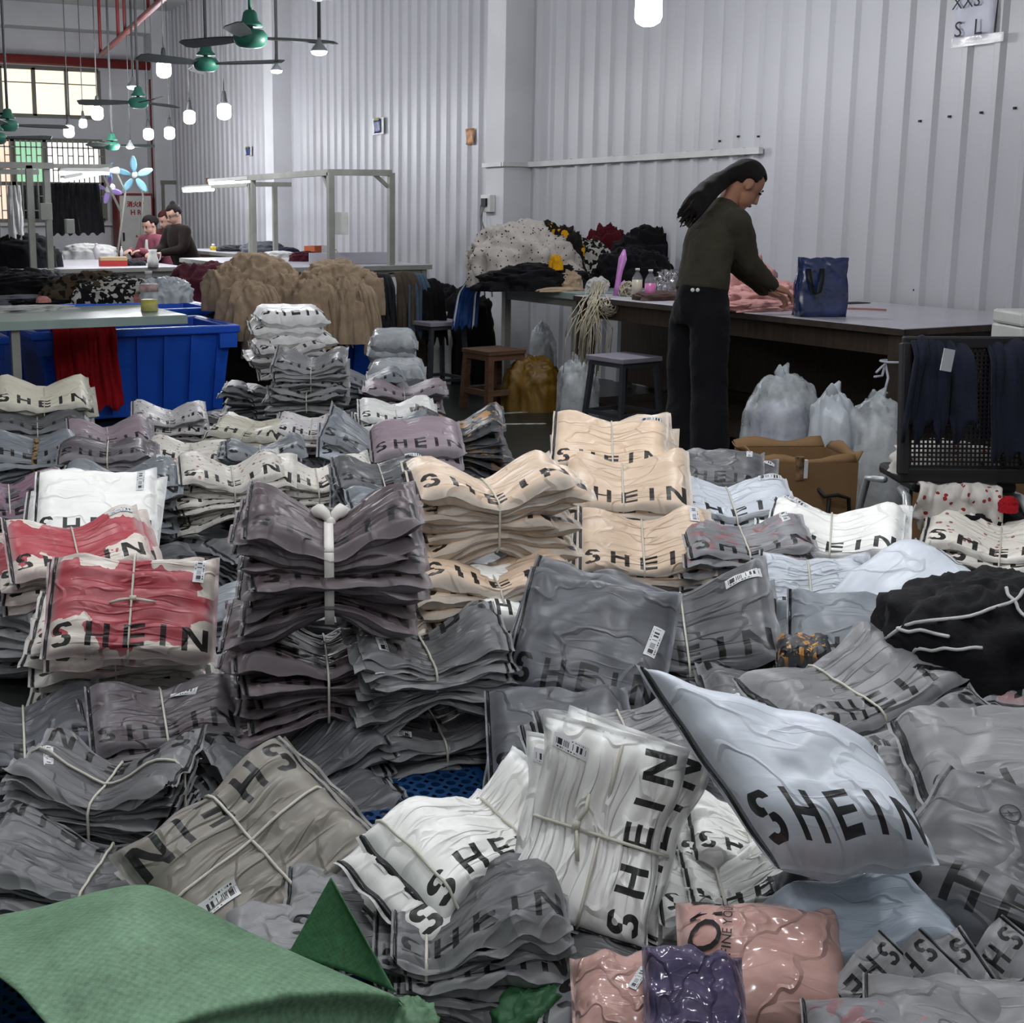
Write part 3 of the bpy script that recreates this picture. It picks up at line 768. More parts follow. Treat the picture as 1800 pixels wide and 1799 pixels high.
ceiling_fan('teal ceiling fan at the left edge below the cream window', atd(14, 220, 12.5), (30, 150, -90), 0.6, 0.9)
ceiling_fan('lowest distant teal fan over the bright window edge', atd(197, 256, 15.0), (10, 130, 250), 0.5, 0.8)
ceiling_fan('teal ceiling fan cut by the left edge above the lower window', atd(-8, 242, 11.5), (5, 125, 245), 0.5, 0.9)
ceiling_fan('ceiling fan showing one blade tip at the top edge', atd(575, -22, 8.0), (-12, 108, 228), 0.45, 1.0)
def desk_fan(label, p, mcol, R, face, n=5, stand=None):
    t = thing('pole_fan', label, 'fan', p)
    F = np.array(face, float); F /= np.linalg.norm(F)
    a = np.cross(F, [0, 0, 1]); a /= np.linalg.norm(a); b = np.cross(a, F)
    for k in range(n):
        q = 6.283*k/n + 0.3
        d = a*math.cos(q) + b*math.sin(q); s_ = -a*math.sin(q) + b*math.cos(q)
        G = np.zeros((7, 4, 3))
        for i in range(7):
            r = R*(0.18 + 0.82*i/6); w = R*0.30*math.sin(0.35 + 2.5*i/6)
            for j in range(4):
                u = j/3 - 0.5; G[i, j] = d*r + s_*w*u*2*0.6 + F*(u*0.04)
        g = MB().grid(G).obj('blade', mcol, t, True); sm = g.modifiers.new('thick', 'SOLIDIFY'); sm.thickness = 0.004
    MB().tube([F*0.03, -F*0.12], [0.03, 0.05], 12).obj('motor', m_white_pl, t, True)
    MB().tube([-F*0.08, -F*0.10 + np.array([0.1, 0, -0.25]), np.array([stand[0] - p[0], stand[1] - p[1], stand[2] - p[2]])], 0.014, 8).obj('pole', m_steel, t, True)
    return t
desk_fan('five-bladed pale blue fan above the hose cabinet', atY(236, 309, 17.0), mat('pale_blue_plastic', '#8fc6dc', 0.3), 0.26, (-0.35, -1, -0.1), 5, (4.55, 17.0, 0.0))
desk_fan('violet fan clipped below the light frame end', atY(190, 333, 14.2), mat('violet_plastic', '#9d84c4', 0.3), 0.16, (-0.6, -1, -0.2), 4, (3.3, 13.6, 1.76))
desk_fan('edge-on teal blue fan behind the violet one', atY(192, 300, 16.0), mat('teal_blue_plastic', '#3f7fa0', 0.3), 0.14, (-1, -0.2, 0), 3, (3.9, 16.0, 0.0))

# ---- hose cabinet, door
A, Bp = atY(209, 425, 20.3), atY(268, 340, 20.3)
t = thing('hose_cabinet', 'white fire hose cabinet with red Chinese characters and two letters', 'cabinet', ((A[0] + Bp[0])/2, 20.45, 0))
w, z0, z1 = (Bp[0] - A[0])/2, A[2], Bp[2]
bevel(MB().box((-w, -0.15, 0.0), (w, 0.2, z1)).obj('body', m_red, t), 0.01)
bevel(MB().box((-w + 0.03, -0.17, z0 - 0.5), (w - 0.03, -0.15, z1 - 0.04)).obj('door', mat('cabinet_white', '#c9c7c2', 0.5), t), 0.006)
for txt, dz, s_ in (('消火栓', 0.10, 0.095), ('H R', 0.225, 0.11), ('A', 0.60, 0.05)):
    me = text_mesh(txt, s_, 0.004); o = link('lettering', me, mat('red_lettering', '#8e2f2b', 0.6), t)
    o.location = (0, -0.174, z1 - 0.08 - dz); o.rotation_euler = (math.pi/2, 0, 0)
MB().box((-w + 0.06, -0.19, z1 - 0.75), (-w + 0.09, -0.17, z1 - 0.62)).obj('handle', m_black, t)
x0, x1 = atY(288, 400, 20.42)[0], atY(318, 400, 20.42)[0]
d1 = tag(thing('door_1', None, None, ((x0 + x1)/2, 20.43, 0)), kind='structure')
zt_ = atY(300, 324, 20.42)[2]; wd = (x1 - x0)/2
MB().box((-wd, -0.03, 0), (wd, 0.0, zt_)).obj('door_leaf', m_plaster, d1)
fr = MB().box((-wd - 0.02, -0.05, 0), (-wd + 0.02, 0.0, zt_)).box((wd - 0.02, -0.05, 0), (wd + 0.02, 0.0, zt_)).box((-wd - 0.03, -0.06, zt_), (wd + 0.03, 0.0, zt_ + 0.06))
fr.obj('door_frame', m_frame, d1)

# ---- bottles, boxes, bag, printer
def bottle(label, p, h, r, liquid, fill, m_l, name='bottle', cap='#c9c9c9', rot=0):
    t = thing(name, label, 'bottle', p)
    MB().lathe([(0, 0), (r*0.9, 0), (r, h*0.03), (r, h*0.55), (r*0.96, h*0.66), (r*0.6, h*0.80), (r*0.32, h*0.88), (r*0.32, h*0.94), (0, h*0.94)], 18).obj('shell', clear_film('bottle_plastic', '#e8eef2', 0.14, 0.06), t, True)
    MB().lathe([(0, h*0.01), (r*0.93, h*0.01), (r*0.95, h*fill), (0, h*fill)], 18).obj('liquid', m_l, t, True)
    MB().lathe([(0, h*0.93), (r*0.42, h*0.93), (r*0.42, h), (0, h)], 14).obj('cap', mat('cap_' + cap.strip('#'), cap, 0.4), t, True)
    return t
Zt = 0.78
p = atz(263, 548, Zt); b1 = bottle('clear bottle a third full of yellow liquid on the worktable', p, 0.235, 0.052, None, 0.30, mat('yellow_liquid', '#b3a800', 0.2))
MB().lathe([(0.0533, 0.115), (0.0533, 0.16)], 18).obj('label_band', mat('red_white_label', '#b79a98', 0.5, 0, 0.5, 30), b1, True)
p = atz(1119, 525, TA); bottle('clear bottle with a cloudy cream liquid beside the pink one', p, 0.19, 0.034, None, 0.62, mat('cloudy_liquid', '#b6ab98', 0.3))
p = atz(1142, 528, TA); bottle('bottle of bright pink liquid on the packing table', p, 0.19, 0.035, None, 0.55, mat('pink_liquid', '#c45fa0', 0.25))
for px, py, h, r, c, lab in ((155, 458, 0.13, 0.03, '#3b3a66', 'blue and white spray can beside the red box on the far table'), (168, 458, 0.17, 0.045, '#b9b6b8', 'small white printed pot beside the red box'),
                         (212, 436, 0.13, 0.02, '#d0d0d0', 'thin white bottle by the pink-jacketed woman'), (196, 440, 0.09, 0.03, '#c8c7bf', 'white cone of thread behind the red box')):
    p = atd(px, 400, 15.2 if py > 450 else 15.5); p[2] = 0.79; t = thing('small_bottle', lab, 'bottle', p)
    m_ = mat('smallb_' + c.strip('#'), c, 0.4)
    MB().lathe([(0, 0), (r, 0), (r, h*0.7), (r*0.5, h*0.85), (r*0.4, h), (0, h)], 14).obj('shell', m_, t, True)
    MB().lathe([(0, h), (r*0.45, h), (r*0.4, h*1.12), (0, h*1.12)], 12).obj('cap', m_white_pl, t, True)
p = atz(375, 440, 0.87); t = thing('thread_spool', 'tiny yellow spool on the farthest sewing table', 'spool', p); MB().lathe([(0, 0), (0.04, 0), (0.04, 0.05), (0, 0.05)], 12).obj('thread', mat('yellow_thread', '#b5a232', 0.7), t, True)
MB().lathe([(0, 0.05), (0.02, 0.05), (0.02, 0.08), (0, 0.08)], 10).obj('core', m_white_pl, t, True)
# red and cream carton, white jug on the far table
p = atz(199, 468, 0.79); t = thing('carton', 'flat red and cream carton on the far sewing table', 'box', p, -0.1)
k = 13.4/FPX
MB().box((-23*k, -0.08, 0), (23*k, 0.08, 0.06)).obj('lower_box', mat('red_carton', '#a02a26', 0.5), t); MB().box((-23*k, -0.08, 0.061), (23*k, 0.08, 0.095)).obj('lid', mat('cream_carton', '#a98f68', 0.6), t)
p = atz(269, 470, 0.79); t = thing('jug', 'white jug standing at the corner of the far sewing table', 'jug', p)
MB().lathe([(0, 0), (0.055, 0), (0.06, 0.07), (0.045, 0.12), (0.035, 0.15), (0.048, 0.18), (0, 0.18)], 18).obj('body', m_white_pl, t, True)
MB().tube([(0.04, 0, 0.15), (0.085, 0, 0.13), (0.075, 0, 0.08), (0.05, 0, 0.06)], 0.008, 6).obj('handle', m_white_pl, t, True)
# orange box, thread balls on the right sewing table
p = atz(560, 452, 0.87); t = thing('orange_box', 'orange and white open box on the right sewing table', 'box', (p[0], p[1], 0.87), 0.2)
for lo, hi in (((-0.12, -0.10), (0.12, -0.09)), ((-0.12, 0.09), (0.12, 0.10)), ((-0.12, -0.09), (-0.11, 0.09)), ((0.11, -0.09), (0.12, 0.09))): MB().box((*lo, 0), (*hi, 0.12)).obj('side', mat('orange_card', '#b0562b', 0.5), t)
MB().box((-0.11, -0.09, 0), (0.11, 0.09, 0.006)).obj('bottom', mat('orange_card', '#b0562b', 0.5), t)
MB().box((-0.03, -0.104, 0.02), (0.05, -0.10, 0.12)).obj('label', m_white_pl, t)
for px, py, r, lab in ((590, 451, 0.035, 'larger white thread ball beside the orange box'), (604, 455, 0.024, 'smaller white thread ball beside the orange box'), (556, 462, 0.026, 'cream thread cone lying at the table edge')):
    p = atz(px, py, 0.87); t = thing('thread_ball', lab, 'thread', p); MB().lathe([(0, 0), (r*0.7, r*0.15), (r, r), (r*0.7, r*1.8), (0, r*2)], 14).obj('winding', mat('white_thread', '#c9c2b5', 0.8, 0, 0.1, 6, 0.4, 120), t, True)
    MB().lathe([(0, r*1.9), (r*0.25, r*1.9), (r*0.25, r*2.2), (0, r*2.2)], 10).obj('core', m_card, t, True)
p = atz(640, 463, 0.87); MBo = bevel(MB().box((-0.42, -0.012, 0), (0.42, 0.012, 0.11)).obj('back_board', m_top)); MBo.location = (4.95, 10.9, 0.87); tag(MBo, 'low lilac board standing along the right sewing table', 'board')

# shopping bag
def tote(p):
    t = thing('shopping_bag', 'glossy navy shopping bag with black handles standing on the packing table', 'bag', p, -0.45)
    w, d_, h = 0.125, 0.06, 0.30
    n = 12
    m_ = mat('glossy_navy_film', '#22305c', 0.14, 0, 0.5, 12, 1.0, 14, 0.9)
    G = np.zeros((10, 4*n, 3))
    for i in range(10):
        k = i/9; zz = h*k
        for j in range(4*n):
            q = 2*math.pi*j/(4*n)
            cx_, sy_ = math.cos(q), math.sin(q)
            sq = max(abs(cx_), abs(sy_)); x = w*cx_/sq*(1 - 0.05*k); y = d_*sy_/sq*(1 - 0.45*k)
            G[i, j] = (x + 0.006*math.sin(9*k + j*0.7), y + 0.008*math.sin(7*k*2 + j*1.1), zz + (0.008*math.sin(j*0.8) if i == 9 else 0))
    G = np.concatenate([G, G[:, :1]], 1)
    g = MB().grid(G).obj('body', m_, t, True); sm = g.modifiers.new('thick', 'SOLIDIFY'); sm.thickness = 0.002
    MB().box((-w*0.97, -d_*0.97, 0.0), (w*0.97, d_*0.97, 0.004)).obj('bottom', m_black, t)
    for sy in (-1, 1):
        P = [(-0.085, sy*0.047, 0.25), (-0.083, sy*0.066, 0.20), (-0.06, sy*0.078, 0.12), (-0.035, sy*0.078, 0.13), (-0.02, sy*0.064, 0.20), (-0.015, sy*0.046, 0.25)]
        Q = np.array([[np.array(q_) - [0.012, 0, 0], np.array(q_) + [0.012, 0, 0]] for q_ in P])
        g = MB().grid(Q).obj('handle', m_black, t, True); sm = g.modifiers.new('thick', 'SOLIDIFY'); sm.thickness = 0.003
    MB().box((0.07, 0.028, 0.255), (0.12, 0.034, 0.30)).obj('grey_corner', m_steel, t)
    return t
p = atz(1440, 556, TA); tote((p[0], p[1], TA))
# label printer at the right edge
p = atz(1790, 597, TA - 0.02)
t = thing('label_printer', 'pale grey boxy machine cut by the right edge', 'printer', (p[0] + 0.03, p[1] - 0.04, 0.76), -YAW)
bevel(MB().box((-0.11, -0.12, 0), (0.2, 0.15, 0.095)).obj('base', m_white_pl, t), 0.008); bevel(MB().box((-0.11, -0.12, 0.098), (0.2, 0.15, 0.16)).obj('lid', m_white_pl, t), 0.012)
MB().box((-0.02, -0.125, 0.12), (0.03, -0.12, 0.126)).obj('vent', m_steel, t)
st = MB().box((-0.13, -0.14, 0.66), (0.25, 0.17, 0.70)).box((-0.1, -0.1, -0.06), (-0.06, -0.06, 0.66)).box((0.19, 0.1, -0.06), (0.23, 0.14, 0.66)).box((-0.1, 0.1, -0.06), (-0.06, 0.14, 0.66)).box((0.19, -0.1, -0.06), (0.23, -0.06, 0.66)).obj('machine_stand', m_wood)
st.location = (p[0] + 0.03, p[1] - 0.04, 0.06); st.rotation_euler = (0, 0, -YAW); tag(st, 'dark stand carrying the pale grey machine', 'stand')

def carton(label, p, rz, w, d_, h, cord=False, flaps=True, lean=0):
    t = thing('cardboard_box', label, 'box', p, rz)
    th = 0.006
    for lo, hi, nm in (((-w, -d_, 0), (w, -d_ + th, h), 'side'), ((-w, d_ - th, 0), (w, d_, h), 'side'), ((-w, -d_ + th, 0), (-w + th, d_ - th, h), 'side'), ((w - th, -d_ + th, 0), (w, d_ - th, h), 'side'), ((-w + th, -d_ + th, 0), (w - th, d_ - th, th), 'bottom')):
        MB().box(lo, hi).obj(nm, m_card, t)
    if flaps:
        rr = random.Random(int(w*1000))
        for q, (a, b) in enumerate((((-w, -d_, h), (w, -d_, h)), ((w, d_, h), (-w, d_, h)), ((w, -d_, h), (w, d_, h)), ((-w, d_, h), (-w, -d_, h)))):
            a, b = np.array(a), np.array(b); out = np.cross(b - a, [0, 0, 1]); out /= np.linalg.norm(out)
            fl = 0.025 + 0.03*rr.random(); ang = rr.uniform(0.3, 1.1)
            d = out*fl*math.cos(ang) * (1 if q != 0 else -1) + np.array([0, 0, fl*math.sin(ang)])
            G = np.array([[a + (b - a)*u + d*v_ + np.array([0, 0, 0.012*math.sin(u*9 + q)])*v_ for v_ in (0, 0.5, 1)] for u in np.linspace(0.02, 0.98, 9)])
            g = MB().grid(G).obj('flap', m_card, t, True); sm = g.modifiers.new('thick', 'SOLIDIFY'); sm.thickness = 0.005
    if cord:
        MB().tube([(-w*0.72, -d_ - 0.008, h*0.95), (-w*0.75, -d_ - 0.01, h*0.5), (-w*0.78, -d_ - 0.008, h*0.03)], 0.009, 8).obj('cord', m_black, t, True)
        MB().tube([(w*0.15, -d_ + 0.02, h*0.78), (w*0.3, -d_ - 0.02, h*0.68), (w*0.55, -d_ - 0.03, h*0.70), (w*0.8, -d_ - 0.02, h*0.66), (w*0.86, -d_ - 0.015, h*0.4), (w*0.72, -d_ - 0.012, h*0.12), (w*0.5, -d_ - 0.012, h*0.10), (w*0.38, -d_ - 0.012, h*0.3), (w*0.40, -d_ - 0.02, h*0.66)], 0.008, 8).obj('cord', m_black, t, True)
        MB().box((-w*0.28, -d_ - 0.004, h*0.83), (-w*0.12, -d_ + 0.012, h*1.06)).obj('tape_label', mat('leopard_tape', '#7a5f45', 0.6, 0, 0.9, 60), t)
        MB().box((-w*0.12, -d_ - 0.004, h*0.85), (-w*0.04, -d_ + 0.012, h*1.03)).obj('tape_label', m_white_pl, t)
    return t
p = atd(1395, 830, 5.05); carton('open cardboard box with black cords hanging on its front', (p[0], p[1], 0.0), -YAW + 0.03, 0.19, 0.17, 0.40, True)
p = atz(622, 640, 0.02); carton('cardboard box beside the far stack behind the clear bags', (p[0], p[1], 0), 0.15, 0.14, 0.2, 0.22, False)
p = atz(775, 668, 0.0); carton('long cardboard box on the floor under the far stool', (p[0] + 0.2, p[1] + 0.5, 0), 0.05, 0.45, 0.2, 0.2, False, False)
p = atd(1740, 900, 4.7); carton('plain cardboard box behind the chair at the right edge', (p[0], p[1], 0), -YAW, 0.24, 0.12, 0.40, False, False)

# clear sacks under the packing table
def sack(label, p, r, h, mo, mi, seed, name='clear_sack', inner=True):
    t = thing(name, label, 'sack', p, random.Random(seed).random())
    me = heap_mesh(r[0], r[1], h, seed, 48, 24, 0.13, 1.9, True, 0.42, 0.14); me.materials.append(mo); link('film', me, None, t)
    me = heap_mesh(r[0]*0.86, r[1]*0.86, h*0.78, seed + 3, 36, 16, 0.1, 2.0, True, 0.4); me.materials.append(mi); link('folded_garments', me, None, t)
    kb = MB()
    for q_ in (-1, 1): kb.tube([(0, 0, h*0.95), (q_*0.03, 0.01, h*1.06), (q_*0.05, 0.0, h*1.12)], [0.03, 0.022, 0.006], 8)
    kb.obj('gathered_top', mo, t, True)
    MB().lathe([(0, 0.002), (r[0]*0.7, 0.002), (r[0]*0.72, 0.012), (0, 0.012)], 20).obj('bottom', mo, t, True)
    return t
m_sackf = clear_film('milky_sack_film', '#d4dade', 0.42, 0.22)
m_sackw = mat('white_sack_film', '#b3b9bf', 0.3, 0, 0.2, 6, 0.6, 14, 0.5)
m_inlil = fabric('lilac_folded_stock', '#8f8aa0', 0.8, 0.3, 20)
m_inwh = fabric('white_folded_stock', '#b8b8b6', 0.8, 0.3, 20)
p = atd(1345, 700, 5.6); sack('clear sack of lilac garments under the packing table', (p[0] + 0.1, p[1], 0.126), (0.15, 0.15), 0.50, m_sackf, m_inlil, 11)
p = atd(1415, 700, 5.35); sack('bright white plastic sack standing under the packing table', (p[0] + 0.12, p[1] - 0.05, 0.126), (0.10, 0.10), 0.46, m_sackw, m_inwh, 12)
p = atd(1480, 700, 5.3); sack('greyish translucent sack beside the bright white sack', (p[0] + 0.16, p[1] - 0.05, 0.126), (0.12, 0.12), 0.44, m_sackf, m_inwh, 13)
p = atz(1028, 752, 0); sack('tall clear sack on the floor below the string hanks', (p[0] + 0.02, p[1] + 0.12, 0), (0.12, 0.12), 0.42, m_sackf, m_inwh, 14)
p = atz(985, 690, 0.0); sack('small clear sack leaning behind the mustard sack', (p[0] + 0.15, p[1] + 0.5, 0), (0.1, 0.1), 0.45, m_sackf, m_inwh, 15)
p = atz(1195, 740, 0); sack('crumpled white sack behind the metal stool', (p[0] + 0.3, p[1] + 0.2, 0.13), (0.14, 0.1), 0.22, m_sackf, m_inwh, 16)
m_must = mat('mustard_woven_sack', '#6e5117', 0.5, 0, 0.25, 4, 0.5, 22, 0.4)
p = atz(953, 722, 0); heap('mustard_sack', 'bulging mustard yellow woven sack on the floor by the wooden stool', 'sack', (p[0], p[1] + 0.12, 0), (0.20, 0.19, 0.36), m_must, 4, amp=0.17, freq=2.2, flat=0.55, nu=80, nv=36)
# ================================================================== loose clothes
m_redk = fabric('red_chunky_knit', '#a81420', 0.95, 0.6, 45, 0.25, (14, 14, 1.5))
m_beige = fabric('beige_knit', '#a59079', 0.95, 0.4, 60, 0.2)
m_blackc = fabric('black_cotton', '#0d0d10', 0.95, 0.4, 60, 0.4)
m_greyc = fabric('grey_marl', '#5a5d63', 0.95, 0.4, 60)
m_charc = fabric('charcoal_cotton', '#2a2b30', 0.95, 0.4, 60)
m_wine = fabric('wine_knit', '#3f1420', 0.95, 0.4, 60)
m_pinkc = fabric('pale_pink_jersey', '#bd807b', 0.95, 0.35, 50)
m_pinkj = fabric('bright_pale_pink_jersey', '#d09a95', 0.95, 0.35, 50)
m_whitec = fabric('white_cotton', '#b9b8b6', 0.95, 0.3, 50)
m_steelb = fabric('steel_blue_denim', '#48586b', 0.95, 0.3, 80)
m_brown = fabric('brown_cord', '#4b4238', 0.95, 0.4, 60)
m_dots = fabric('white_dotted_cotton', '#b9b2ac', 0.95, 0.25, 60, 0.1, None, '#3d2b2a', 'dots', 34)
m_zebra = fabric('black_white_print', '#17171a', 0.9, 0.3, 60, 0.2, None, '#b5b1ab', 'zebra', 26)
m_beeyel = fabric('black_yellow_print', '#15130f', 0.9, 0.3, 60, 0.2, None, '#c58f12', 'patch', 9)
m_jkt = fabric('royal_blue_track_fabric', '#16386f', 0.55, 0.2, 40)
m_olive = fabric('olive_patterned_cotton', '#463b2c', 0.95, 0.3, 60, 0.2, None, '#14110e', 'zebra', 22)
m_yel = fabric('yellow_cotton', '#c58f12', 0.9)

# red cloth over the front tub
xr = atY(146, 590, 8.05)
drape('red_knit_cloth', 'red knitted cloth hanging over the rim of the front blue tub', 'cloth', [(xr[0], 8.30, 0.52), (xr[0], 8.13, 0.63), (xr[0], 8.05, 0.655), (xr[0], 7.99, 0.62), (xr[0], 7.97, 0.45), (xr[0] + 0.02, 7.93, 0.12)], (0.37, 0, 0), m_redk, 4.5, 0.022, 5, nu=60, spread=0.12)
# worktable in front
zt2 = 0.78
def on(px, py, z): q = atz(px, py, z); return (q[0], q[1], z)
TABLE_HEAPS = [
    ('black_garment', 'big black garment heap on the left end of the worktable', (25, 525), (0.26, 0.16, 0.12), m_blackc, 1),
    ('grey_garment', 'flat pale grey garment at the left edge of the worktable', (30, 533), (0.22, 0.12, 0.035), m_greyc, 2),
    ('white_garment', 'white garment lying flat near the front of the worktable', (28, 546), (0.22, 0.09, 0.02), m_whitec, 3),
    ('black_garment', 'small black garment with a pink bow on the worktable', (70, 535), (0.12, 0.06, 0.03), m_blackc, 4),
    ('grey_garment', 'white garment behind the small black one on the worktable', (105, 531), (0.13, 0.06, 0.035), m_whitec, 5),
    ('print_garment', 'olive patterned garments crumpled in the middle of the worktable', (160, 529), (0.20, 0.14, 0.13), m_olive, 6),
    ('print_garment', 'black and white patterned garments beside the olive ones', (200, 530), (0.17, 0.12, 0.11), m_zebra, 7),
    ('pink_garment', 'pink scrap beside the bottle on the worktable', (238, 531), (0.06, 0.05, 0.04), m_pinkc, 8),
    ('white_sack', 'crumpled white plastic bundle at the right end of the worktable', (292, 531), (0.10, 0.10, 0.11), m_sackw, 9),
]
for nm, lab, (px, py), sz, m_, sd in TABLE_HEAPS:
    heap(nm, lab, 'garment', on(px, py, zt2), tuple(q_*1.25 for q_ in sz), m_, sd, group=None, amp=0.32, freq=2.3, vert=0.16, nu=80, nv=32)
heap('pink_bow', 'pink bow on the small black garment', 'bow', on(77, 532, zt2 + 0.025), (0.04, 0.03, 0.035), m_pinkc, 12)
# heaps between the tables at the back left
for nm, lab, px, py, z, sz, m_, sd in (
    ('black_garment', 'tall black garment heap on the left far table', 42, 470, 0.79, (0.33, 0.3, 0.33), m_blackc, 21),
    ('pink_garment', 'folded pink garment at the left edge of the far table', 5, 468, 0.79, (0.14, 0.14, 0.14), m_pinkc, 22),
    ('white_garment', 'white fabric pile behind the red carton', 158, 455, 0.79, (0.28, 0.22, 0.17), m_whitec, 23),
    ('dark_garment', 'small dark garment beside the white jug', 238, 467, 0.79, (0.10, 0.08, 0.06), m_charc, 24),
    ('wine_garment', 'wine red garment in front of the seated women', 248, 462, 0.79, (0.14, 0.10, 0.05), m_wine, 25),
    ('grey_garment', 'blue-grey garment pile on the farthest sewing table', 438, 443, 0.87, (0.22, 0.2, 0.13), m_greyc, 26),
    ('dark_garment', 'dark garment lying on the farthest sewing table', 412, 436, 0.87, (0.22, 0.2, 0.07), m_charc, 27),
    ('wine_garment', 'dark red garment heap beside the orange box', 540, 459, 0.87, (0.17, 0.12, 0.09), m_wine, 28),
    ('white_garment', 'white garments at the corner of the right sewing table', 492, 452, 0.87, (0.17, 0.15, 0.06), m_whitec, 29),
    ('dark_garment', 'violet-black garment behind the white ones', 500, 446, 0.87, (0.15, 0.14, 0.07), fabric('violet_black_cotton', '#2b2540', 0.95), 30)):
    q = on(px, py, z)
    if sd in (26, 27): q = (5.35, 14.3 + 0.9*(sd - 26), z)
    heap(nm, lab, 'garment', q, sz, m_, sd, amp=0.22, freq=2.4)
# bundles on the floor behind the worktable
for nm, lab, px, py, sz, m_, sd in (
    ('black_garment', 'huge black clothes heap on the floor behind the worktable', 30, 560, (0.55, 0.35, 0.84), m_blackc, 31),
    ('grey_garment', 'slate grey clothes heap behind the worktable', 105, 555, (0.28, 0.28, 0.78), m_greyc, 32),
    ('wine_garment', 'wine red garments hanging at the end of the far tables', 355, 600, (0.35, 0.3, 0.86), m_wine, 33)):
    q = atd(px, py, 10.9 if sd < 33 else 12.0); heap(nm, lab, 'garment', (q[0], q[1], 0), sz, m_, sd, amp=0.2, freq=2.2, flat=0.45)
# beige jumpers heaped on tubs
BJ = [(452, 500, 9.3, 0.26, 0.20, 0.34, 'beige jumper rounded over the top of the left jumper heap'), (405, 512, 9.2, 0.16, 0.15, 0.30, 'beige jumper slumped at the blue tub corner'),
      (440, 555, 9.0, 0.20, 0.14, 0.36, 'beige jumper hanging low in front of the left jumper heap'), (500, 530, 9.1, 0.14, 0.13, 0.30, 'small beige jumper bridging the two jumper heaps'),
      (478, 590, 8.9, 0.16, 0.12, 0.34, 'beige jumper skirt dropping behind the white packets'),
      (590, 505, 9.2, 0.22, 0.19, 0.30, 'beige jumper crumpled over the top of the right jumper heap'), (560, 545, 9.0, 0.17, 0.13, 0.38, 'beige jumper hanging low in the right jumper heap'),
      (618, 555, 9.0, 0.15, 0.13, 0.42, 'beige jumper with a dangling sleeve by the grey clothes'), (640, 520, 9.2, 0.13, 0.12, 0.30, 'beige jumper at the right end of the jumper heap'),
      (545, 580, 8.9, 0.12, 0.10, 0.30, 'narrow beige jumper between white packets and the right heap')]
for k, (px, py, d_, sx, sy, h_, lab) in enumerate(BJ):
    q = atd(px, py, d_)
    me = heap_mesh(sx*1.05, sy*1.05, h_, 140 + k, 84, 34, 0.16, 1.7, True, 0.62, 0.30); o = link('beige_jumper', me, m_beige); o.location = (q[0], q[1], q[2] - h_*0.45); tag(o, lab, 'jumper', 'beige jumpers heaped over the tubs')
for k, (px, py, w, sd, L_, lab) in enumerate(((648, 520, 0.10, 10, 0.40, 'narrow beige sleeve hanging at the right of the heap'), (592, 520, 0.12, 11, 0.34, 'beige sleeve hanging down the right jumper heap'), (470, 520, 0.14, 12, 0.26, 'beige sleeve lying down the left jumper heap'))):
    q = atd(px, py, 8.85)
    drape('beige_sleeve', lab, 'jumper', [q + np.array([0, 0.18, 0.05]), q + np.array([0, 0.08, 0.07]), q, q + np.array([0.02, -0.02, -L_*0.4]), q + np.array([0.03, -0.03, -L_])], RT*w, m_beige, 2.0, 0.02, sd, spread=0.25, ragged=0.03, thick=0.025)
q = atd(400, 640, 9.2); heap('black_garment', 'black garment heap between the blue tubs and the far stack', 'garment', (q[0] + 0.05, q[1], 0), (0.28, 0.3, 0.62), m_blackc, 51, flat=0.4)
q = atd(500, 640, 9.4); heap('black_garment', 'dark garment heap hidden behind the far stack', 'garment', (q[0], q[1], 0), (0.4, 0.25, 0.5), m_charc, 52, flat=0.4)
heap('white_garment', 'white garment tucked behind the right beige heap', 'garment', atd(548, 505, 9.5) - np.array([0, 0, 0.25]), (0.16, 0.12, 0.22), m_whitec, 53)
# row of dark clothes against the wall behind the far stools
rowc = [(660, 560, 0.24, 0.62, m_charc, 'charcoal'), (690, 550, 0.22, 0.66, m_greyc, 'grey marl'), (712, 560, 0.2, 0.6, m_brown, 'brown corduroy'), (735, 555, 0.2, 0.62, m_steelb, 'steel blue'), (765, 550, 0.14, 0.58, m_whitec, 'white'), (790, 545, 0.26, 0.74, m_blackc, 'black'), (820, 545, 0.24, 0.70, m_blackc, 'deep black')]
for k, (px, py, w, h, m_, nm) in enumerate(rowc):
    q = atd(px, py, 10.2 + 0.1*(k % 2))
    heap('clothes_heap', nm + ' clothes heaped along the wall, ' + ['first', 'second', 'third', 'fourth', 'fifth', 'sixth', 'seventh'][k] + ' counting from the beige jumpers', 'clothes', (q[0], q[1], 0), (w*0.8, 0.18, h*0.98), m_, 60 + k, amp=0.2, flat=0.4, vert=0.2)
for k, (px, py, m_, nm) in enumerate(((672, 490, m_charc, 'charcoal'), (715, 485, m_brown, 'brown'), (735, 490, m_steelb, 'steel blue'), (760, 500, m_blackc, 'black'))):
    q = atd(px, py, 9.35)
    drape('hanging_garment', nm + ' garment hanging down from the clothes along the wall', 'garment', [q + np.array([0, 0.15, 0.02]), q + np.array([0, 0.05, 0.04]), q + np.array([0, -0.02, -0.05]), q + np.array([0, -0.05, -0.40])], RT*0.14, m_, 2.5, 0.02, 70 + k, spread=0.35, ragged=0.05)

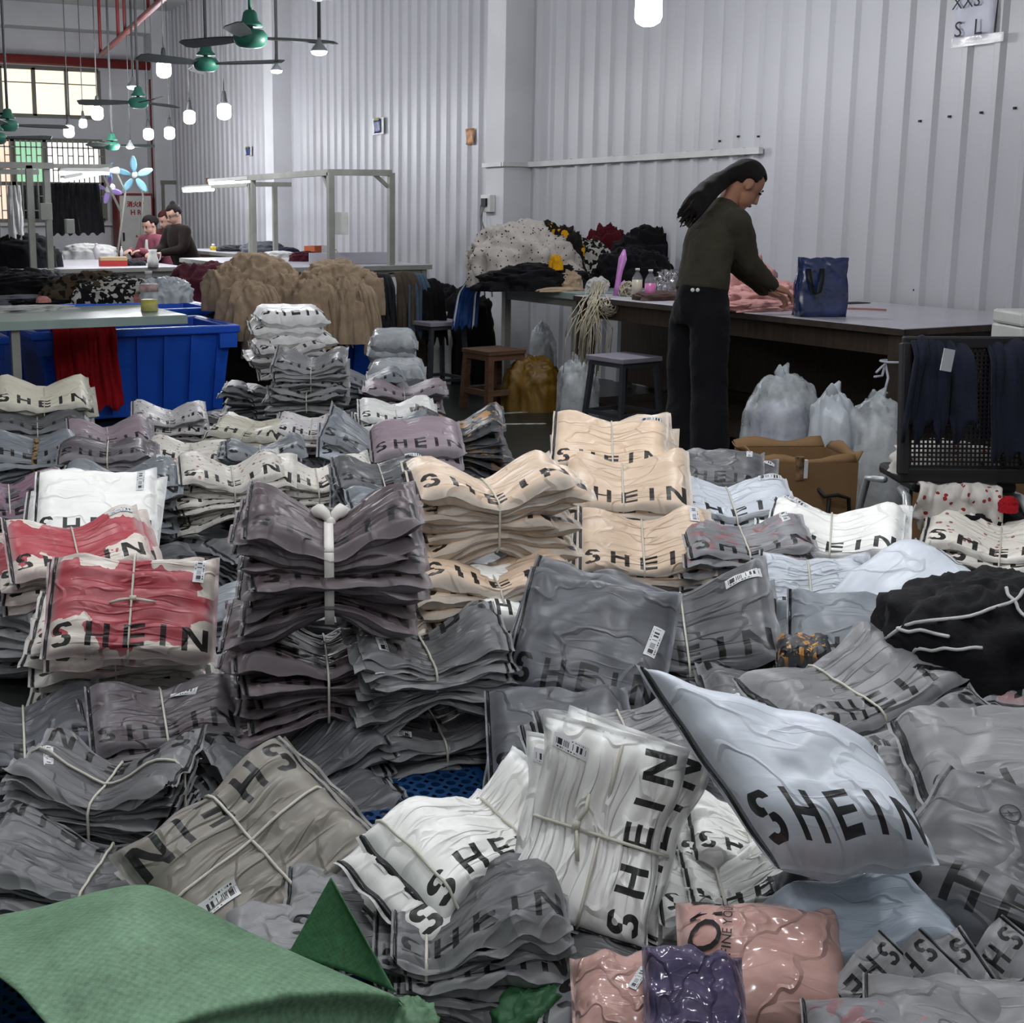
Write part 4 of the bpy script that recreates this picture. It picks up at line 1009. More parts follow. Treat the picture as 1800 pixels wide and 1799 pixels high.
# blue track jacket at the sorting-table corner
q = atd(850, 475, 8.9)
pth = [atd(886, 490, 9.2), atd(868, 470, 9.25), atd(842, 484, 9.2), atd(824, 515, 9.15), atd(817, 575, 9.1)]
drape('track_jacket', 'royal blue track jacket with white stripes hanging off the sorting table', 'jacket', pth, RT*0.15 + np.array([0, 0.05, 0.02]), m_jkt, 1.6, 0.014, 11, spread=0.5)
for k, off in enumerate((-0.045, 0.03)):
    o_ = drape('white_stripe', 'white stripe', None, [p_ + RT*off*(1 + 0.3*i_) - np.array([FW[0], FW[1], 0])*0.03 for i_, p_ in enumerate(pth[1:])], RT*0.010, m_whitec, 0.5, 0.003, 12, nu=4, thick=0.004)
    tag(o_, ['outer', 'inner'][k] + ' white stripe along the blue track jacket sleeve', 'stripe')
heap('navy_collar', 'dark navy collar piece above the blue track jacket', 'garment', atd(866, 482, 9.3) - np.array([0, 0, 0.05]), (0.12, 0.1, 0.09), m_navy, 81)
# clothes heap on the sorting table
Zs = TA + 0.01
for nm, lab, px, py, sz, m_, sd in (
    ('dotted_blouse', 'white blouse with dark dots heaped on the sorting table', 912, 490, (0.25, 0.22, 0.33), m_dots, 91),
    ('grey_knit', 'grey knit heap left of the dotted blouse', 885, 490, (0.17, 0.15, 0.20), m_greyc, 92),
    ('printed_shirt', 'black and yellow printed top beside the dotted blouse', 968, 490, (0.18, 0.18, 0.34), m_beeyel, 93),
    ('brown_garment', 'brown garment behind the black and yellow top', 1010, 480, (0.17, 0.14, 0.32), fabric('dark_brown_cotton', '#33231f', 0.95), 94),
    ('black_garment', 'long low black garment along the front of the sorting table', 940, 500, (0.28, 0.13, 0.12), m_blackc, 95),
    ('print_garment', 'black and white splashed garment in the clothes heap', 1035, 492, (0.12, 0.12, 0.23), m_zebra, 96),
    ('red_garment', 'dark red garment upright in the clothes heap', 1062, 490, (0.11, 0.10, 0.30), fabric('dark_red_cotton', '#4a0d18', 0.95), 97),
    ('grey_garment', 'pale grey hooded garment at the top of the clothes heap', 1098, 485, (0.13, 0.11, 0.33), fabric('pale_grey_jersey', '#6f6f74', 0.95), 98),
    ('black_garment', 'large black garment heap beside the standing worker', 1160, 492, (0.27, 0.16, 0.30), m_blackc, 99),
    ('black_garment', 'black garment heap under the pale grey hood', 1110, 500, (0.18, 0.12, 0.20), m_blackc, 100),
    ('tan_garment', 'rolled tan garment in front of the black and yellow top', 998, 500, (0.06, 0.06, 0.09), m_beige, 101),
    ('wine_garment', 'small plum garment among the splashed ones', 1020, 500, (0.07, 0.06, 0.07), m_wine, 102),
    ('white_garment', 'crumpled white cloth beside the pink tool', 1052, 508, (0.05, 0.045, 0.07), m_whitec, 103)):
    heap(nm, lab, 'garment', on(px, py + (13 if px < 930 else 9 if px < 1000 else 4), Zs), (sz[0]*1.3, sz[1]*1.1, sz[2]*1.2), m_, sd, amp=0.32, freq=2.2, flat=0.62, vert=0.18, nu=84, nv=36)
heap('yellow_ruffle', 'bright yellow ruffle hanging on the black and yellow top', 'ruffle', atd(977, 462, 8.75) - np.array([0, 0, 0.05]), (0.045, 0.04, 0.10), m_yel, 104)
heap('beige_cloth', 'thin beige cloth over the front edge of the sorting table', 'cloth', on(985, 512, Zs), (0.16, 0.06, 0.025), m_beige, 105)
heap('brown_cloth', 'brown cloth lying flat beside the worker', 'cloth', on(1160, 527, TA), (0.16, 0.10, 0.05), fabric('taupe_brown_cotton', '#493a35', 0.95), 106)
m_foil = mat('silver_foil', '#9a9a9c', 0.15, 0.9, 0.3, 20, 1.0, 25)
heap('silver_foil_bag', 'crinkled silver foil bag behind the pink bottle', 'bag', on(1176, 512, TA), (0.09, 0.08, 0.13), m_foil, 107, amp=0.35, freq=4)
# pink jersey the worker handles
for k, (px, py, sz, sd) in enumerate(((1300, 528, (0.20, 0.15, 0.25), 111), (1355, 538, (0.25, 0.18, 0.13), 112), (1330, 545, (0.22, 0.12, 0.05), 113), (1400, 538, (0.12, 0.12, 0.10), 114))):
    heap('pink_jersey', ['pink jersey rising behind the worker\'s arm', 'pink jersey under the worker\'s hand', 'pink jersey spread at the table front edge', 'pink jersey pile end beside the navy bag'][k], 'garment', on(px, py, TA), sz, m_pinkj, sd, amp=0.24, freq=3.2, flat=0.8, vert=0.15)
A_, B_ = on(1490, 542, TA + 0.006), on(1558, 545, TA + 0.006)
o = MB().tube([A_, tuple((np.array(A_) + np.array(B_))/2 + [0, 0, 0.002]), B_], 0.006, 6).obj('pink_strip', m_pinkc, None, True); tag(o, 'thin pink strip lying on the table right of the navy bag', 'strip')
o = bevel(MB().box((-0.09, -0.05, 0), (0.09, 0.05, 0.004)).obj('tag_card', m_charc)); o.location = on(1500, 533, TA + 0.001); tag(o, 'dark flat card behind the navy bag', 'card')
# pink lamp-like tool and string hanks
q = on(1085, 520, TA)
t = thing('pink_tape_gun', 'tall translucent pink plastic tool standing among the string', 'tool', q)
MB().tube([(0, 0, 0), (0.0, 0, 0.07), (0.015, 0, 0.16), (0.035, 0, 0.24), (0.045, 0, 0.30)], [0.03, 0.018, 0.02, 0.028, 0.008], 12).obj('body', mat('pink_translucent_plastic', '#b277b5', 0.2), t, True)
MB().tube([(0.0, 0, 0.05), (0.05, 0, 0.09), (0.07, 0, 0.03)], 0.012, 8).obj('grip', mat('pink_translucent_plastic', '#b277b5', 0.2), t, True)
m_twine = mat('cream_twine', '#a8a08c', 0.6, 0, 0.15, 30)
t = thing('string_hank', 'long hank of cream string hanging off the table front', 'string', (0, 0, 0)); t.location = tuple(atd(1040, 520, 8.2)); o0 = np.array(t.location)
rr = random.Random(5)
for k in range(46):
    p0 = atd(1052 + rr.gauss(0, 6), 500 + rr.gauss(0, 4), 8.3 + rr.gauss(0, 0.03)); p1 = atd(1042 + rr.gauss(0, 10), 532, 8.08 + rr.gauss(0, 0.02))
    ln = rr.uniform(60, 135); xx = 1030 + rr.gauss(0, 16)
    p2 = atd(xx + 5, 530 + ln*0.5, 8.05 + rr.gauss(0, 0.03)); p3 = atd(xx, 530 + ln, 8.05 + rr.gauss(0, 0.04))
    MB().tube([p0 - o0, p1 - o0, p2 - o0, p3 - o0], 0.0035, 4).obj('strand', m_twine, t, True)
for k, (px, py, r_) in enumerate(((1105, 512, 0.06), (1070, 540, 0.055))):
    t = thing('string_ball', ['loose coil of cream string lying on the table', 'coil of cream string hanging at the table edge'][k], 'string', (0, 0, 0)); t.location = tuple(atd(px, py, 8.25 - 0.2*k)); rr = random.Random(k)
    for j in range(22):
        a = rr.uniform(0, 6.28); ax = np.array([rr.gauss(0, 1), rr.gauss(0, 1), rr.gauss(0, 1)]); ax /= np.linalg.norm(ax); u_ = np.cross(ax, [0.3, 0.5, 0.8]); u_ /= np.linalg.norm(u_); w_ = np.cross(ax, u_)
        MB().tube([(u_*math.cos(q_) + w_*math.sin(q_))*r_*rr.uniform(0.8, 1.15) for q_ in np.linspace(0, 6.0, 13)], 0.0035, 4).obj('loop', m_twine, t, True)
# hanging dark clothes behind the light frame
for k, (px, py, w, h) in enumerate(((110, 330, 0.25, 0.5), (150, 330, 0.3, 0.5))):
    q = atY(px, py, 14.2); drape('hanging_garment', ['black garment hanging behind the light frame post', 'black garment hanging in front of the dark window'][k], 'garment', [q + np.array([0, 0.02, 0.05]), q, q - np.array([0, 0.02, h])], (w, 0, 0), m_blackc, 3, 0.02, 90 + k)
q = atY(25, 335, 13.3); drape('hanging_garment', 'white garment hanging from the light frame at the left', 'garment', [q + np.array([0, 0.02, 0.05]), q, q - np.array([0, 0.02, 0.62])], (0.12, 0, 0), m_whitec, 2, 0.02, 93)

# ---- green woven sack in the corner, green scrap
m_green = None
def woven(name, c):
    m, nt, b = new_mat(name)
    tc = nt.nodes.new('ShaderNodeTexCoord')
    uvn = nt.nodes.new('ShaderNodeUVMap'); uvn.uv_map = 'UVMap'
    ck = nt.nodes.new('ShaderNodeTexChecker'); ck.inputs['Scale'].default_value = 130
    nt.links.new(uvn.outputs[0], ck.inputs['Vector'])
    nz = nt.nodes.new('ShaderNodeTexNoise'); nz.inputs['Scale'].default_value = 9; nz.inputs['Detail'].default_value = 6; nt.links.new(tc.outputs['Object'], nz.inputs['Vector'])
    nz2 = nt.nodes.new('ShaderNodeTexNoise'); nz2.inputs['Scale'].default_value = 90; nz2.inputs['Detail'].default_value = 2; nt.links.new(tc.outputs['Object'], nz2.inputs['Vector'])
    f = X(nt, ck.outputs[1])*0.14 + X(nt, nz.outputs[0])*0.8 + X(nt, nz2.outputs[0])*0.8 + 0.12
    vm = nt.nodes.new('ShaderNodeVectorMath'); vm.operation = 'SCALE'; vm.inputs[0].default_value = lin(c); nt.links.new(f.s, vm.inputs['Scale'])
    nt.links.new(vm.outputs[0], b.inputs['Base Color']); b.inputs['Roughness'].default_value = 0.5; setin(b, 'Specular IOR Level', 0.3)
    bp = nt.nodes.new('ShaderNodeBump'); bp.inputs['Strength'].default_value = 0.5; bp.inputs['Distance'].default_value = 0.003
    nt.links.new((X(nt, ck.outputs[1]) + X(nt, nz2.outputs[0])).s, bp.inputs['Height']); nt.links.new(bp.outputs[0], b.inputs['Normal'])
    return m
m_green = woven('green_woven_sack', '#688a6d'); m_green2 = woven('dark_green_woven_sack', '#35603f')
# ================================================================== packed garments
def letters(nt, u, v, asp, hh=0.082, yc=0.135):
    """mask of the word across a bag face; u 0..1 along the bag, v 0..1 across; asp = length/depth"""
    k = 1 / hh                       # 1 / half letter height in units of bag length
    y = (v * (1 / asp) - yc) * k      # letter space: -1..1
    x = u * (1 / 0.082)
    k = 1 / 0.082
    s = 0.21
    ay = y.abs()
    inrow = ay.lt(1.0)
    # S, folded about its centre
    sg = y.op('SIGN')
    qx = (x - 0.115 * k) * sg
    qy = ay
    dy = (qy - 0.5)
    r = (qx * qx * 0.78 + dy * dy).op('SQRT')
    S = (r - 0.40).abs().lt(s * 0.92) * (qx.lt(0.0).max(qy.gt(0.60))) * x.gt(0)
    # H
    hx = (x - 0.315 * k).abs()
    H = ((hx - 0.62).abs().lt(s)).max(ay.lt(s * 0.9) * hx.lt(0.7))
    # E
    ex = x - 0.525 * k
    E_ = ((ex + 0.55).abs().lt(s)).max(((ay - 0.81).abs().lt(s * 0.92)).max(ay.lt(s * 0.88)) * ex.abs().lt(0.72))
    # I
    I_ = (x - 0.69 * k).abs().lt(s)
    # N
    nx = x - 0.875 * k
    N_ = ((nx.abs() - 0.72).abs().lt(s)).max((nx + y * 0.72).abs().lt(s * 1.25) * nx.abs().lt(0.9))
    return S.max(H).max(E_).max(I_).max(N_) * inrow

def packet_mat(name, garment, film='#a9adb4', haze=0.35, garment2=None, pattern=None, printed=True, asp=1.3, rough=0.37, zip_dark=True, margin=0.055, wr=1.0, fold=1.0, hh=0.082, yc=0.135):
    if name in MATS: return MATS[name]
    m, nt, b = new_mat(name)
    uvn = nt.nodes.new('ShaderNodeUVMap'); uvn.uv_map = 'UVMap'
    sep = nt.nodes.new('ShaderNodeSeparateXYZ'); nt.links.new(uvn.outputs[0], sep.inputs[0])
    u, v = X(nt, sep.outputs[0]), X(nt, sep.outputs[1])
    top = u.lt(1.5)                                  # underside carries u + 10
    uu = u.op('FLOORED_MODULO', 10.0)
    oi = nt.nodes.new('ShaderNodeObjectInfo')
    rnd = X(nt, oi.outputs['Random'])
    comb = nt.nodes.new('ShaderNodeCombineXYZ')
    nt.links.new((uu * 1.3 + rnd * 37).s, comb.inputs[0]); nt.links.new(v.s, comb.inputs[1]); nt.links.new((rnd * 11).s, comb.inputs[2])
    def noise(scale, detail=3, sx=1.0, sy=1.0, rough_=0.5):
        mp = nt.nodes.new('ShaderNodeMapping'); mp.inputs['Scale'].default_value = (sx, sy, 1)
        nt.links.new(comb.outputs[0], mp.inputs[0])
        nz = nt.nodes.new('ShaderNodeTexNoise'); nz.inputs['Scale'].default_value = scale; nz.inputs['Detail'].default_value = detail
        nz.inputs['Roughness'].default_value = rough_
        nt.links.new(mp.outputs[0], nz.inputs['Vector'])
        return X(nt, nz.outputs[0])
    n1 = noise(4.0, 3)
    n2 = noise(3.0, 3, 1.0, 2.6)
    # garment colour, patterned
    def rgb(c):
        n = nt.nodes.new('ShaderNodeRGB'); n.outputs[0].default_value = (*lin(c), 1); return n.outputs[0]
    def mix(f, a, c):
        n = nt.nodes.new('ShaderNodeMix'); n.data_type = 'RGBA'
        if isinstance(f, X): nt.links.new(f.s, n.inputs[0])
        else: n.inputs[0].default_value = f
        nt.links.new(a, n.inputs[6]); nt.links.new(c, n.inputs[7])
        return n.outputs[2]
    g = rgb(garment)
    if pattern == 'spots':
        vo = nt.nodes.new('ShaderNodeTexVoronoi'); vo.inputs['Scale'].default_value = 11
        nt.links.new(comb.outputs[0], vo.inputs['Vector'])
        g = mix(X(nt, vo.outputs['Distance']).lt(0.20), g, rgb(garment2))
    elif pattern == 'block':
        k = (n1 * 0.55 + (uu - 0.47).abs() * 0.5 + (v - 0.55).abs() * 0.55).gt(0.60)
        g = mix(k, g, rgb(garment2))
    elif pattern == 'patch':
        k = (n1 - 0.5).abs().gt(0.10)
        g = mix(k, g, rgb(garment2))
    shade = n2.op('MULTIPLY_ADD', 0.5, 0.75)
    vm = nt.nodes.new('ShaderNodeVectorMath'); vm.operation = 'SCALE'
    nt.links.new(g, vm.inputs[0]); nt.links.new((shade * (rnd * 0.24 + 0.88)).s, vm.inputs['Scale'])
    g = vm.outputs[0]
    # film: haze over the garment, bare film in the margins
    ed = (uu.min(1.0 - uu)).min(v.min(1.0 - v))
    marg = ((ed + (n1 - 0.5) * 0.09) * (-1.0 / margin) + 1.25).op('MINIMUM', 1.0).op('MAXIMUM', 0.0)
    hz = ((n2 - 0.38) * 1.5).op('MINIMUM', 1.0).op('MAXIMUM', 0.0) * 0.32 + haze
    fac = (hz + marg * 0.6).op('MINIMUM', 0.92)
    col = mix(fac, g, rgb(film))
    if printed:
        ink = letters(nt, uu, v, asp, hh, yc) * top
        col = mix(ink * 0.97, col, rgb('#0b0b0c'))
    if zip_dark:
        z = ((uu - 0.028).abs().lt(0.009))
        col = mix(z * 0.93, col, rgb('#16171a'))
    nt.links.new(col, b.inputs['Base Color'])
    b.inputs['Roughness'].default_value = rough
    setin(b, 'Specular IOR Level', 0.45)
    # creases: sharp folds running out from the tie, soft crumple elsewhere
    near = ((uu - 0.5).abs() * -2.6 + 1.0).op('MAXIMUM', 0.0)
    def ridge(n, w): return ((n - 0.5).abs() * (-1.0 / w) + 1.0).op('MAXIMUM', 0.0)
    r1 = ridge(noise(3.0, 1, 0.45, 3.2, 0.3), 0.045) * near * (0.65 * fold)
    r2 = ridge(noise(2.2, 2, 1.0, 1.2, 0.4), 0.03) * (0.32 * wr)
    h = r1 + r2 + noise(3.0, 2, 1.0, 1.2, 0.4) * (0.9 * wr)
    bp = nt.nodes.new('ShaderNodeBump'); bp.inputs['Strength'].default_value = 0.6; bp.inputs['Distance'].default_value = 0.018
    nt.links.new(h.s, bp.inputs['Height']); nt.links.new(bp.outputs[0], b.inputs['Normal'])
    al = marg * -0.38 + 1.0
    nt.links.new(al.s, b.inputs['Alpha'])
    return m

PM = {
    'grey':     dict(garment='#3b3a3c', film='#a2a3a5', haze=0.25),
    'midgrey':  dict(garment='#5f5d5e', film='#aeafb1', haze=0.32),
    'dark':     dict(garment='#16171b', film='#8f9299', haze=0.26),
    'charcoal': dict(garment='#242427', film='#96989c', haze=0.24),
    'plum':     dict(garment='#382c31', film='#9f9a9f', haze=0.22),
    'maroon':   dict(garment='#2c161b', film='#9a9095', haze=0.11),
    'taupe':    dict(garment='#716a60', film='#a9a6a0', haze=0.2),
    'cream':    dict(garment='#dcbfa2', film='#e2dacf', haze=0.12),
    'ivory':    dict(garment='#dcd5be', film='#dedbd0', haze=0.2),
    'white':    dict(garment='#f8f7f1', film='#f0f1f0', haze=0.2),
    'cool':     dict(garment='#c9d0da', film='#ced3da', haze=0.3),
    'coolbig':  dict(garment='#c9d0da', film='#ced3da', haze=0.3, hh=0.125, yc=0.2, asp=0.9),
    'lilac':    dict(garment='#8f7882', film='#b0a9af', haze=0.26),
    'mauve':    dict(garment='#845f6f', film='#98949c', haze=0.16, garment2='#22242c', pattern='patch'),
    'hearts':   dict(garment='#e6e0d5', film='#dcd9d3', haze=0.12, garment2='#8a2224', pattern='spots'),
    'dots':     dict(garment='#e0dada', film='#d6d3d3', haze=0.12, garment2='#2b2627', pattern='spots'),
    'pinkred':  dict(garment='#b02c3b', film='#c6b3b3', haze=0.08, garment2='#e2dacd', pattern='block'),
    'redgrey':  dict(garment='#5f6063', film='#a7a8ac', haze=0.30, garment2='#7d2a2d', pattern='patch'),
    'blackyel': dict(garment='#161618', film='#75777c', haze=0.16, garment2='#c98a20', pattern='patch'),
    'bluegrey': dict(garment='#5d636a', film='#a3a8ae', haze=0.30),
    'sky':      dict(garment='#9aa7b5', film='#b4bdc6', haze=0.25, printed=False, zip_dark=False),
    'navy':     dict(garment='#12161d', film='#4a5058', haze=0.12, printed=False, zip_dark=False),
    'pink':     dict(garment='#c89a90', film='#d9c0ba', haze=0.10, printed=False, zip_dark=False, rough=0.16, wr=1.5),
    'violet':   dict(garment='#352d50', film='#9a8fa0', haze=0.08, printed=False, zip_dark=False, rough=0.16, wr=1.5),
    'clearwhite': dict(garment='#a9adb1', film='#b4b9bd', haze=0.3, printed=False, zip_dark=False, rough=0.22, wr=1.4),
}
def pmat(c, loose=False):
    if loose: return packet_mat('packet_film_loose_' + c, **{**PM[c], 'fold': 0.12, 'wr': PM[c].get('wr', 0.75)})
    return packet_mat('packet_film_' + c, **PM[c])
def label_mat():
    if 'barcode_label' in MATS: return MATS['barcode_label']
    m, nt, b = new_mat('barcode_label')
    uvn = nt.nodes.new('ShaderNodeUVMap'); uvn.uv_map = 'UVMap'
    sep = nt.nodes.new('ShaderNodeSeparateXYZ'); nt.links.new(uvn.outputs[0], sep.inputs[0])
    u, v = X(nt, sep.outputs[0]), X(nt, sep.outputs[1])
    wn = nt.nodes.new('ShaderNodeTexWhiteNoise'); wn.noise_dimensions = '1D'
    nt.links.new((u * 46).op('FLOOR').s, wn.inputs['W'])
    bars = X(nt, wn.outputs[0]).gt(0.5) * (u - 0.5).abs().lt(0.43) * (v - 0.52).abs().lt(0.22)
    w2 = nt.nodes.new('ShaderNodeTexWhiteNoise'); w2.noise_dimensions = '1D'
    nt.links.new((u * 70).op('FLOOR').s, w2.inputs['W'])
    tx = X(nt, w2.outputs[0]).gt(0.45) * ((u - 0.4).abs().lt(0.3) * (v - 0.14).abs().lt(0.05)).max((u - 0.7).abs().lt(0.2) * (v - 0.87).abs().lt(0.04))
    ink = bars.max(tx)
    mx = nt.nodes.new('ShaderNodeMix'); mx.data_type = 'RGBA'
    mx.inputs[6].default_value = (*lin('#d5d6d8'), 1); mx.inputs[7].default_value = (*lin('#242426'), 1)
    nt.links.new(ink.s, mx.inputs[0]); nt.links.new(mx.outputs[2], b.inputs['Base Color'])
    b.inputs['Roughness'].default_value = 0.4
    return m
m_zip = mat('black_zip_rail', '#131417', 0.3, 0, 0.3, 60, 0.2, 120, 0.6)
m_string = mat('white_plastic_string', '#c8c5b8', 0.4)
m_ribbon = mat('white_cloth_tie', '#d5d1cb', 0.7)

class Stack:
    """shape of a tied stack of bags in its own frame: x along the bag from the zip, y across it, z up; z = 0 at the top centre"""
    def __init__(s, L, D, n, t, seed, pinch=0.5, pw=0.11, px=0.0, jit=0.02, puff=1.0, curl=0.0, fan=0.0, wrk=1.0, cross=0.0, lean=0.0, skew=0.0, quad=None, twist=0.0, bend=0.0):
        s.__dict__.update(L=L, D=D, n=n, t=t, seed=seed, pinch=pinch, pw=pw, px=px, jit=jit, puff=puff, curl=curl, fan=fan, wrk=wrk, cross=cross, lean=lean, skew=skew, quad=quad, twist=twist, bend=bend)
        s.r = random.Random(seed)
        s.J = [(s.r.gauss(0, jit), s.r.gauss(0, jit), s.r.gauss(0, jit * 4), s.r.uniform(0.95, 1.05), s.r.uniform(0.93, 1.06)) for _ in range(n)]
        s.H = n * t
    def pos(s, i, u, v, side, res=1.0):
        """u, v arrays -0.5..0.5; side +1 top, -1 underside; i = 0 is the topmost bag"""
        jx, jy, ja, sx, sy = s.J[i]
        if i == 0: ja *= 0.4; jx *= 0.4; jy *= 0.4
        L, D = s.L * sx, s.D * sy
        sd = s.seed * 131 + i * 7
        ph = [s.r2(sd, q) * 6.28 for q in range(8)]
        if s.quad is not None and i == 0:
            a, b, c, d = s.quad; U, V = u + 0.5, v + 0.5
            w = [(1 - U) * (1 - V), U * (1 - V), (1 - U) * V, U * V]
            x = w[0] * a[0] + w[1] * b[0] + w[2] * c[0] + w[3] * d[0]; y = w[0] * a[1] + w[1] * b[1] + w[2] * c[1] + w[3] * d[1]
        else:
            x = u * L; y = v * D
            ca, sa = math.cos(ja), math.sin(ja)
            x, y = x * ca - y * sa + jx, x * sa + y * ca + jy
        k = i / max(1, s.n - 1)
        x = x + s.lean * k * s.H; y = y + s.skew * k * s.H
        # bag thickness: flat welded margins, full in the middle, rounded like a pillow
        ru, rv = (0.20, 0.13) if s.n > 1 else (0.30, 0.26)
        eu = np.clip((0.5 - np.abs(u) - 0.030) / ru, 0, 1); ev = np.clip((0.5 - np.abs(v) - 0.010) / rv, 0, 1)
        pr = (1 - (1 - eu) ** 2.4) ** 0.5 * (1 - (1 - ev) ** 2.4) ** 0.5
        z = -(i + 0.5) * s.t + side * 0.5 * s.t * 1.5 * pr * s.puff
        one = 1.0 if s.n > 1 else 1.7
        if i == 0 and side > 0 and s.n > 1: z = z + 0.016 * pr * s.puff
        # the whole stack undulates together, each bag a little on its own
        Pc = np.stack([x / 0.17 + s.seed * 3.7, y / 0.13, np.full_like(x, k * 1.2)], -1)
        z = z + s.wrk * 0.013 * fbm(Pc, s.seed % 91, 2)
        Pq = np.stack([x / 0.075 + ph[2] * 9, y / 0.05 + ph[3] * 9, np.full_like(x, side * 0.7 + i * 3.3)], -1)
        z = z + s.wrk * (0.0065 if i < 2 else 0.0045) * one * fbm(Pq, s.seed % 97, 2) * (0.3 + pr)
        if i < 2 or s.n < 4:
            a1, a2 = (0.13, 0.075) if s.n > 1 else (0.22, 0.13)
            P2 = np.stack([(x * 0.8 + y * 0.6) / a1 + ph[0] * 5, (y * 0.8 - x * 0.6) / a2 + ph[5] * 5, np.full_like(x, side * 1.3 + i * 2.1)], -1)
            z = z + s.wrk * 0.0085 * one * fbm(P2, s.seed % 89 + 3, 2, True) * pr
        endw = np.clip((np.abs(u) - 0.15) / 0.35, 0, 1)
        e = np.where(u < 0, s.r2(sd, 11) - 0.5, s.r2(sd, 12) - 0.5)
        z = z + endw ** 1.5 * s.t * (0.7 if i < 2 else 0.4) * e
        mg = 1 - np.clip((np.minimum((0.5 - np.abs(u)) * L, (0.5 - np.abs(v)) * D)) / 0.026, 0, 1)
        z = z + mg * s.wrk * (1.0 if i < 2 else 0.6) * (0.008 * np.sin(u * 23 + v * 19 + ph[1]) + 0.006 * math.sin(ph[6]))
        for q, (su, sv) in enumerate(((-1, -1), (1, -1), (-1, 1), (1, 1))):
            am = (s.r2(sd, 20 + q) - 0.40) * (0.05 if i < 2 else 0.022) * s.wrk
            z = z + am * np.clip(su * 2 * u - 0.2, 0, 1) ** 2 * np.clip(sv * 2 * v + 0.0, 0, 1) ** 2
        y = y + s.wrk * 0.004 * np.sin(x / s.L * 15 + ph[5])
        z = z + s.twist * 4 * u * v
        # the tie: the stack is drawn in, folds run out from it
        if s.pinch:
            g = np.exp(-np.abs((x - s.px) / s.pw) ** 1.5)
            zm = -s.H * 0.5
            near = np.exp(-((x - s.px) / (s.pw * 1.7)) ** 2)
            z = z + s.wrk * near * (0.0065 * np.sin(y / s.D * 38 + ph[4] + 4 * u) + 0.004 * np.sin(y / s.D * 71 + ph[7])) * (0.7 + 0.5 * pr)
            z = zm + (z - zm) * (1 - s.pinch * g) * (1 + s.fan * np.clip(np.abs(x - s.px) / (0.5 * s.L), 0, 1) ** 1.3)
            y = y * (1 - 0.40 * s.pinch * np.exp(-((x - s.px) / (s.pw * 1.4)) ** 2))
            if s.cross:
                gy = np.exp(-((y) / s.pw) ** 2); z = zm + (z - zm) * (1 - s.cross * gy)
        if i == 0 and s.curl:
            cu = np.clip(-2 * u - 0.25, 0, 1) ** 2 * np.clip(2 * v + 0.2, 0, 1.2)
            z = z + s.curl * cu; x = x + 0.3 * s.curl * cu
        if s.bend: z = z + s.bend * (1 - 4 * v * v) * 0.5 - s.bend * 0.5
        return np.stack([x, y, z], -1)
    def r2(s, a, b):
        h = (a * 7919 + b * 104729 + 12345) & 0xffffffff
        h = (h ^ (h >> 15)) * 2246822519 & 0xffffffff
        h = (h ^ (h >> 13)) * 3266489917 & 0xffffffff
        return (h ^ (h >> 16)) / 0xffffffff
    def bag_mesh(s, i, nu, nv):
        a = np.sin((np.linspace(-1, 1, nu + 1)) * math.pi / 2) * 0.5 * 0.75 + np.linspace(-0.5, 0.5, nu + 1) * 0.25
        b = np.sin((np.linspace(-1, 1, nv + 1)) * math.pi / 2) * 0.5 * 0.8 + np.linspace(-0.5, 0.5, nv + 1) * 0.2
        U, V = np.meshgrid(a, b, indexing='ij')
        A = s.pos(i, U, V, 1); B = s.pos(i, U, V, -1)
        edge = np.zeros_like(U, bool); edge[0] = edge[-1] = True; edge[:, 0] = edge[:, -1] = True
        B[edge] = A[edge] - np.array([0, 0, 0.0008])
        uv = np.stack([U + 0.5, V + 0.5], -1).reshape(-1, 2); uv2 = uv + np.array([10.0, 0])
        nV = (nu + 1) * (nv + 1)
        F = np.concatenate([grid_faces(nu + 1, nv + 1), grid_faces(nu + 1, nv + 1, nV, True)])
        return fast_mesh('garment_packet', np.concatenate([A.reshape(-1, 3), B.reshape(-1, 3)]), F, np.concatenate([uv, uv2]))
    def patch(s, i, u0, u1, v0, v1, nu, nv, lift, ang=0.0, name='barcode_label'):
        a = np.linspace(-0.5, 0.5, nu + 1); b = np.linspace(-0.5, 0.5, nv + 1)
        U, V = np.meshgrid(a, b, indexing='ij')
        w, h = u1 - u0, v1 - v0
        k = s.D / s.L
        uu = U * w; vv = V * h * k
        uc = (u0 + u1) / 2 + uu * math.cos(ang) - vv * math.sin(ang)
        vc = (v0 + v1) / 2 + (uu * math.sin(ang) + vv * math.cos(ang)) / k
        A = s.pos(i, uc, vc, 1); A[..., 2] += lift
        uv = np.stack([U + 0.5, V + 0.5], -1).reshape(-1, 2)
        return fast_mesh(name, A.reshape(-1, 3), grid_faces(nu + 1, nv + 1), uv)
    def zip_mesh(s, i, nv):
        b = np.linspace(-0.49, 0.49, nv + 1)
        rows = []
        for du, dz in ((0.014, 0.0005), (0.018, 0.0042), (0.027, 0.0046), (0.031, 0.001)):
            A = s.pos(i, np.full_like(b, -0.5 + du), b, 1); A[:, 2] += dz; rows.append(A)
        P = np.stack(rows, 0)
        return fast_mesh('zip_rail', P.reshape(-1, 3), grid_faces(4, nv + 1))
